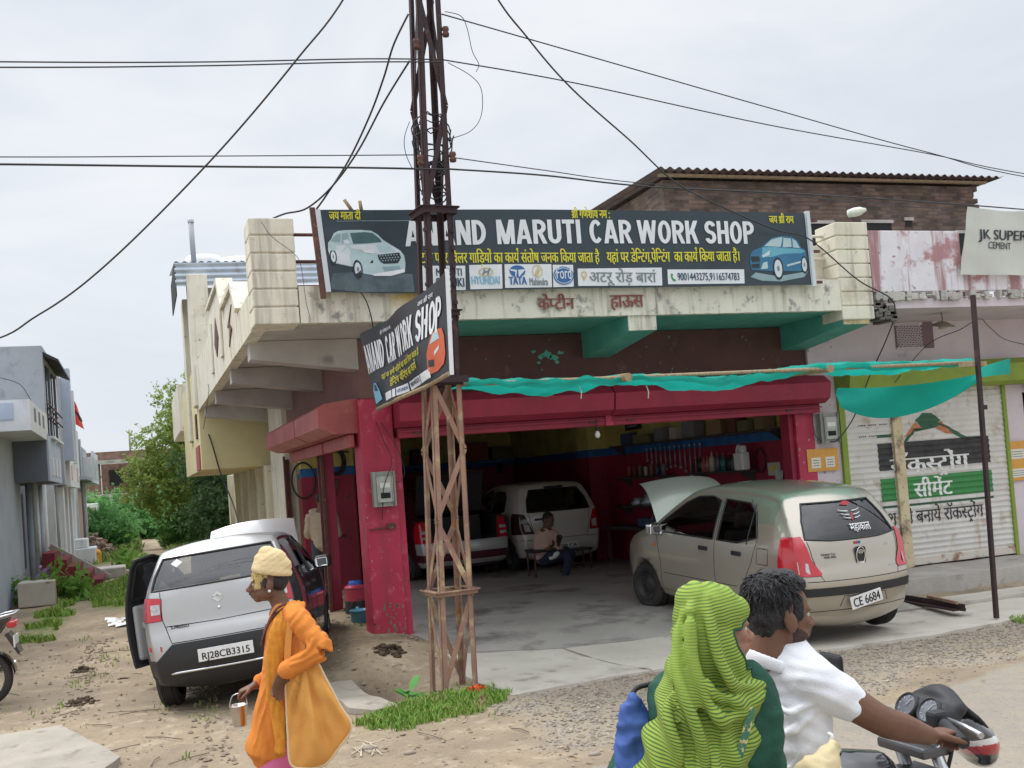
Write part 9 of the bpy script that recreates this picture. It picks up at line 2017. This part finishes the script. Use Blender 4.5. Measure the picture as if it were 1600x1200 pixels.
# -- seated man with phone, deep in the garage
KM = 17.9
def q(px, py, d=0.): return Q(px, py, KM+d)
sb = q(858, 880); sb.z = .235
mn = thing('person', 'man in pink shirt sitting cross legged with a phone before the white hatchback', 'person', sb)
f_m = unit(Vector((CR.x, CR.y, 0))*.75-Vector((CF.x, CF.y, 0))*.6)
H = Head((0, 0, 0), f_m, Vector((0, 0, 1))+f_m*.45, 1.05); H.O = q(857, 812)-(H.p(0, 0, .11)-H.O)
b = Blob(); H.add(b); neck = q(854, 829); pel = q(850, 872); b.limb([H.p(-.03, 0, .05), neck], [.05, .06]); b.limb([neck, pel], [(.13, .08), (.15, .11)], side=CR)
A1_ = (q(841, 838), q(843, 862, -.1), q(860, 856, -.25)); A2_ = (q(868, 838), q(874, 858, -.1), q(872, 847, -.28))
for s_, e_, w_ in (A1_, A2_): b.limb([s_, e_, w_], [.05, .042, .028]); hand(b, w_, f_m*.6+Vector((0, 0, .5)), (0, 0, 1), (30, 35, 30), 5, 1, 1)
kn1 = q(886, 868, -.35); an1 = q(884, 899, -.3); kn2 = q(893, 866, -.2); an2 = q(860, 868, -.45)
b.limb([pel, kn1, an1], [.09, .06, .042]); b.limb([pel, kn2, an2], [.09, .06, .042]); bm_build(b.bm(.011, 2), 'body', [m_skR], mn)
b = Blob(); b.ell(H.p(-.02, 0, .15), (.105, .085, .088), H.A); b.ell(H.p(-.05, 0, .1), (.07, .08, .07), H.A); bm_build(b.bm(.012, 2), 'hair', m_hair, mn)
b = Blob(); b.limb([neck+Vector((0, 0, -.01)), neck.lerp(pel, .3), pel], [(.14, .08), (.20, .12), (.18, .14)], side=CR)
for s_, e_, w_ in (A1_, A2_): b.limb([neck.lerp(s_, .5), s_, e_, e_.lerp(w_, .5)], [.08, .075, .062, .055])
bm_build(b.bm(.013, 3, folds((6, 6, 6), .01, 3)), 'shirt', M('dusty_pink_shirt', (.66, .47, .40), (.58, .40, .34), 5, rough=.9), mn)
b = Blob(); b.limb([pel, kn1, an1], [.12, .085, .06]); b.limb([pel, kn2, an2], [.12, .085, .06]); b.limb([pel+Vector((0, 0, -.02)), pel+Vector((0, 0, .05))], [.15, .13]); bm_build(b.bm(.013, 2), 'trousers', M('navy_trousers', (.03, .04, .075), rough=.9), mn)
for an, d_ in ((an1, unit(CR)), (an2, unit(CR)*.6+Vector((0, 0, .5)))):
 b = Blob(); b.limb([an+Vector((0, 0, -.03)), an+Vector((0, 0, -.06))+d_*.12, an+Vector((0, 0, -.065))+d_*.22], [.05, .05, .035]); bm_build(b.bm(.01, 2), 'shoe', m_white, mn)
ph = MB(); c_ = q(873, 842, -.36); ph.bbox((-.04, -.006, -.075), (.04, .006, .075), .006, Matrix.Translation(c_) @ Matrix.Rotation(R(-25), 4, 'Z') @ Matrix.Rotation(R(-40), 4, 'X')); one(ph, 'phone', m_black, 'black phone in the hands of the seated man', 'phone')
bn_ = thing('bench', 'low dark bench under the seated man', 'bench', sb); mb = MB(); mb.bbox((sb.x-.35, sb.y-.22, .235+.40), (sb.x+.3, sb.y+.2, .235+.45), .012); mb.build('seat', m_plblk, bn_)
for x in (-.32, .25):
 for y in (-.2, .15): mb = MB(); mb.tube([(sb.x+x, sb.y+y, .235), (sb.x+x, sb.y+y, .64)], .016); mb.build('leg', m_steel, bn_)
# -- mechanic half hidden behind the side shutter rail
mc = thing('person', 'mechanic in beige shirt standing almost hidden behind the side shutter rail', 'person', (2.74, 17.3, .2))
o_ = Vector((2.74, 17.3, .2)); f_c = Vector((.5, .85, 0)).normalized(); sdv = Vector((f_c.y, -f_c.x, 0))
H = Head(o_+Vector((0, 0, 1.47))+f_c*.03, f_c); b = Blob(); H.add(b); neck = o_+Vector((0, 0, 1.40)); pel = o_+Vector((0, 0, .92)); b.limb([H.p(-.03, 0, .05), neck], [.052, .06]); b.limb([neck, pel], [(.14, .08), (.15, .11)], side=sdv)
arms = []
for s_ in (1, -1): a_ = neck+sdv*.19*s_+Vector((0, 0, -.06)); e_ = a_+Vector((0, 0, -.29))+sdv*.06*s_; w_ = e_+f_c*.22+Vector((0, 0, -.08)); arms.append((a_, e_, w_)); b.limb([a_, e_, w_], [.052, .043, .028]); hand(b, w_, f_c, (0, 0, -1), (25, 30, 25), 5, s_, 1)
lg = []
for s_ in (1, -1): h_ = pel+sdv*.09*s_; k_ = o_+sdv*.1*s_+Vector((0, 0, .48)); n_ = o_+sdv*.11*s_+Vector((0, 0, .07)); lg.append((h_, k_, n_)); b.limb([h_, k_, n_], [.09, .06, .04]); b.limb([n_, n_+f_c*.12+Vector((0, 0, -.03)), n_+f_c*.2+Vector((0, 0, -.04))], [.04, .04, .03])
bm_build(b.bm(.011, 2), 'body', m_skR, mc); b = Blob(); b.ell(H.p(-.02, 0, .15), (.104, .084, .088), H.A); bm_build(b.bm(.012, 2), 'hair', m_hair, mc)
b = Blob(); b.limb([neck, neck.lerp(pel, .3), pel+Vector((0, 0, -.08))], [(.15, .08), (.2, .12), (.19, .14)], side=sdv)
for a_, e_, w_ in arms: b.limb([neck.lerp(a_, .5), a_, e_, e_.lerp(w_, .3)], [.08, .075, .065, .055])
bm_build(b.bm(.013, 3, folds((6, 6, 6), .008, 3)), 'shirt', M('beige_shirt', (.42, .34, .25), rough=.9), mc); b = Blob()
for h_, k_, n_ in lg: b.limb([h_, k_, n_+Vector((0, 0, .04))], [.12, .09, .07])
bm_build(b.bm(.013, 2), 'trousers', MATS['dark_trousers'], mc)
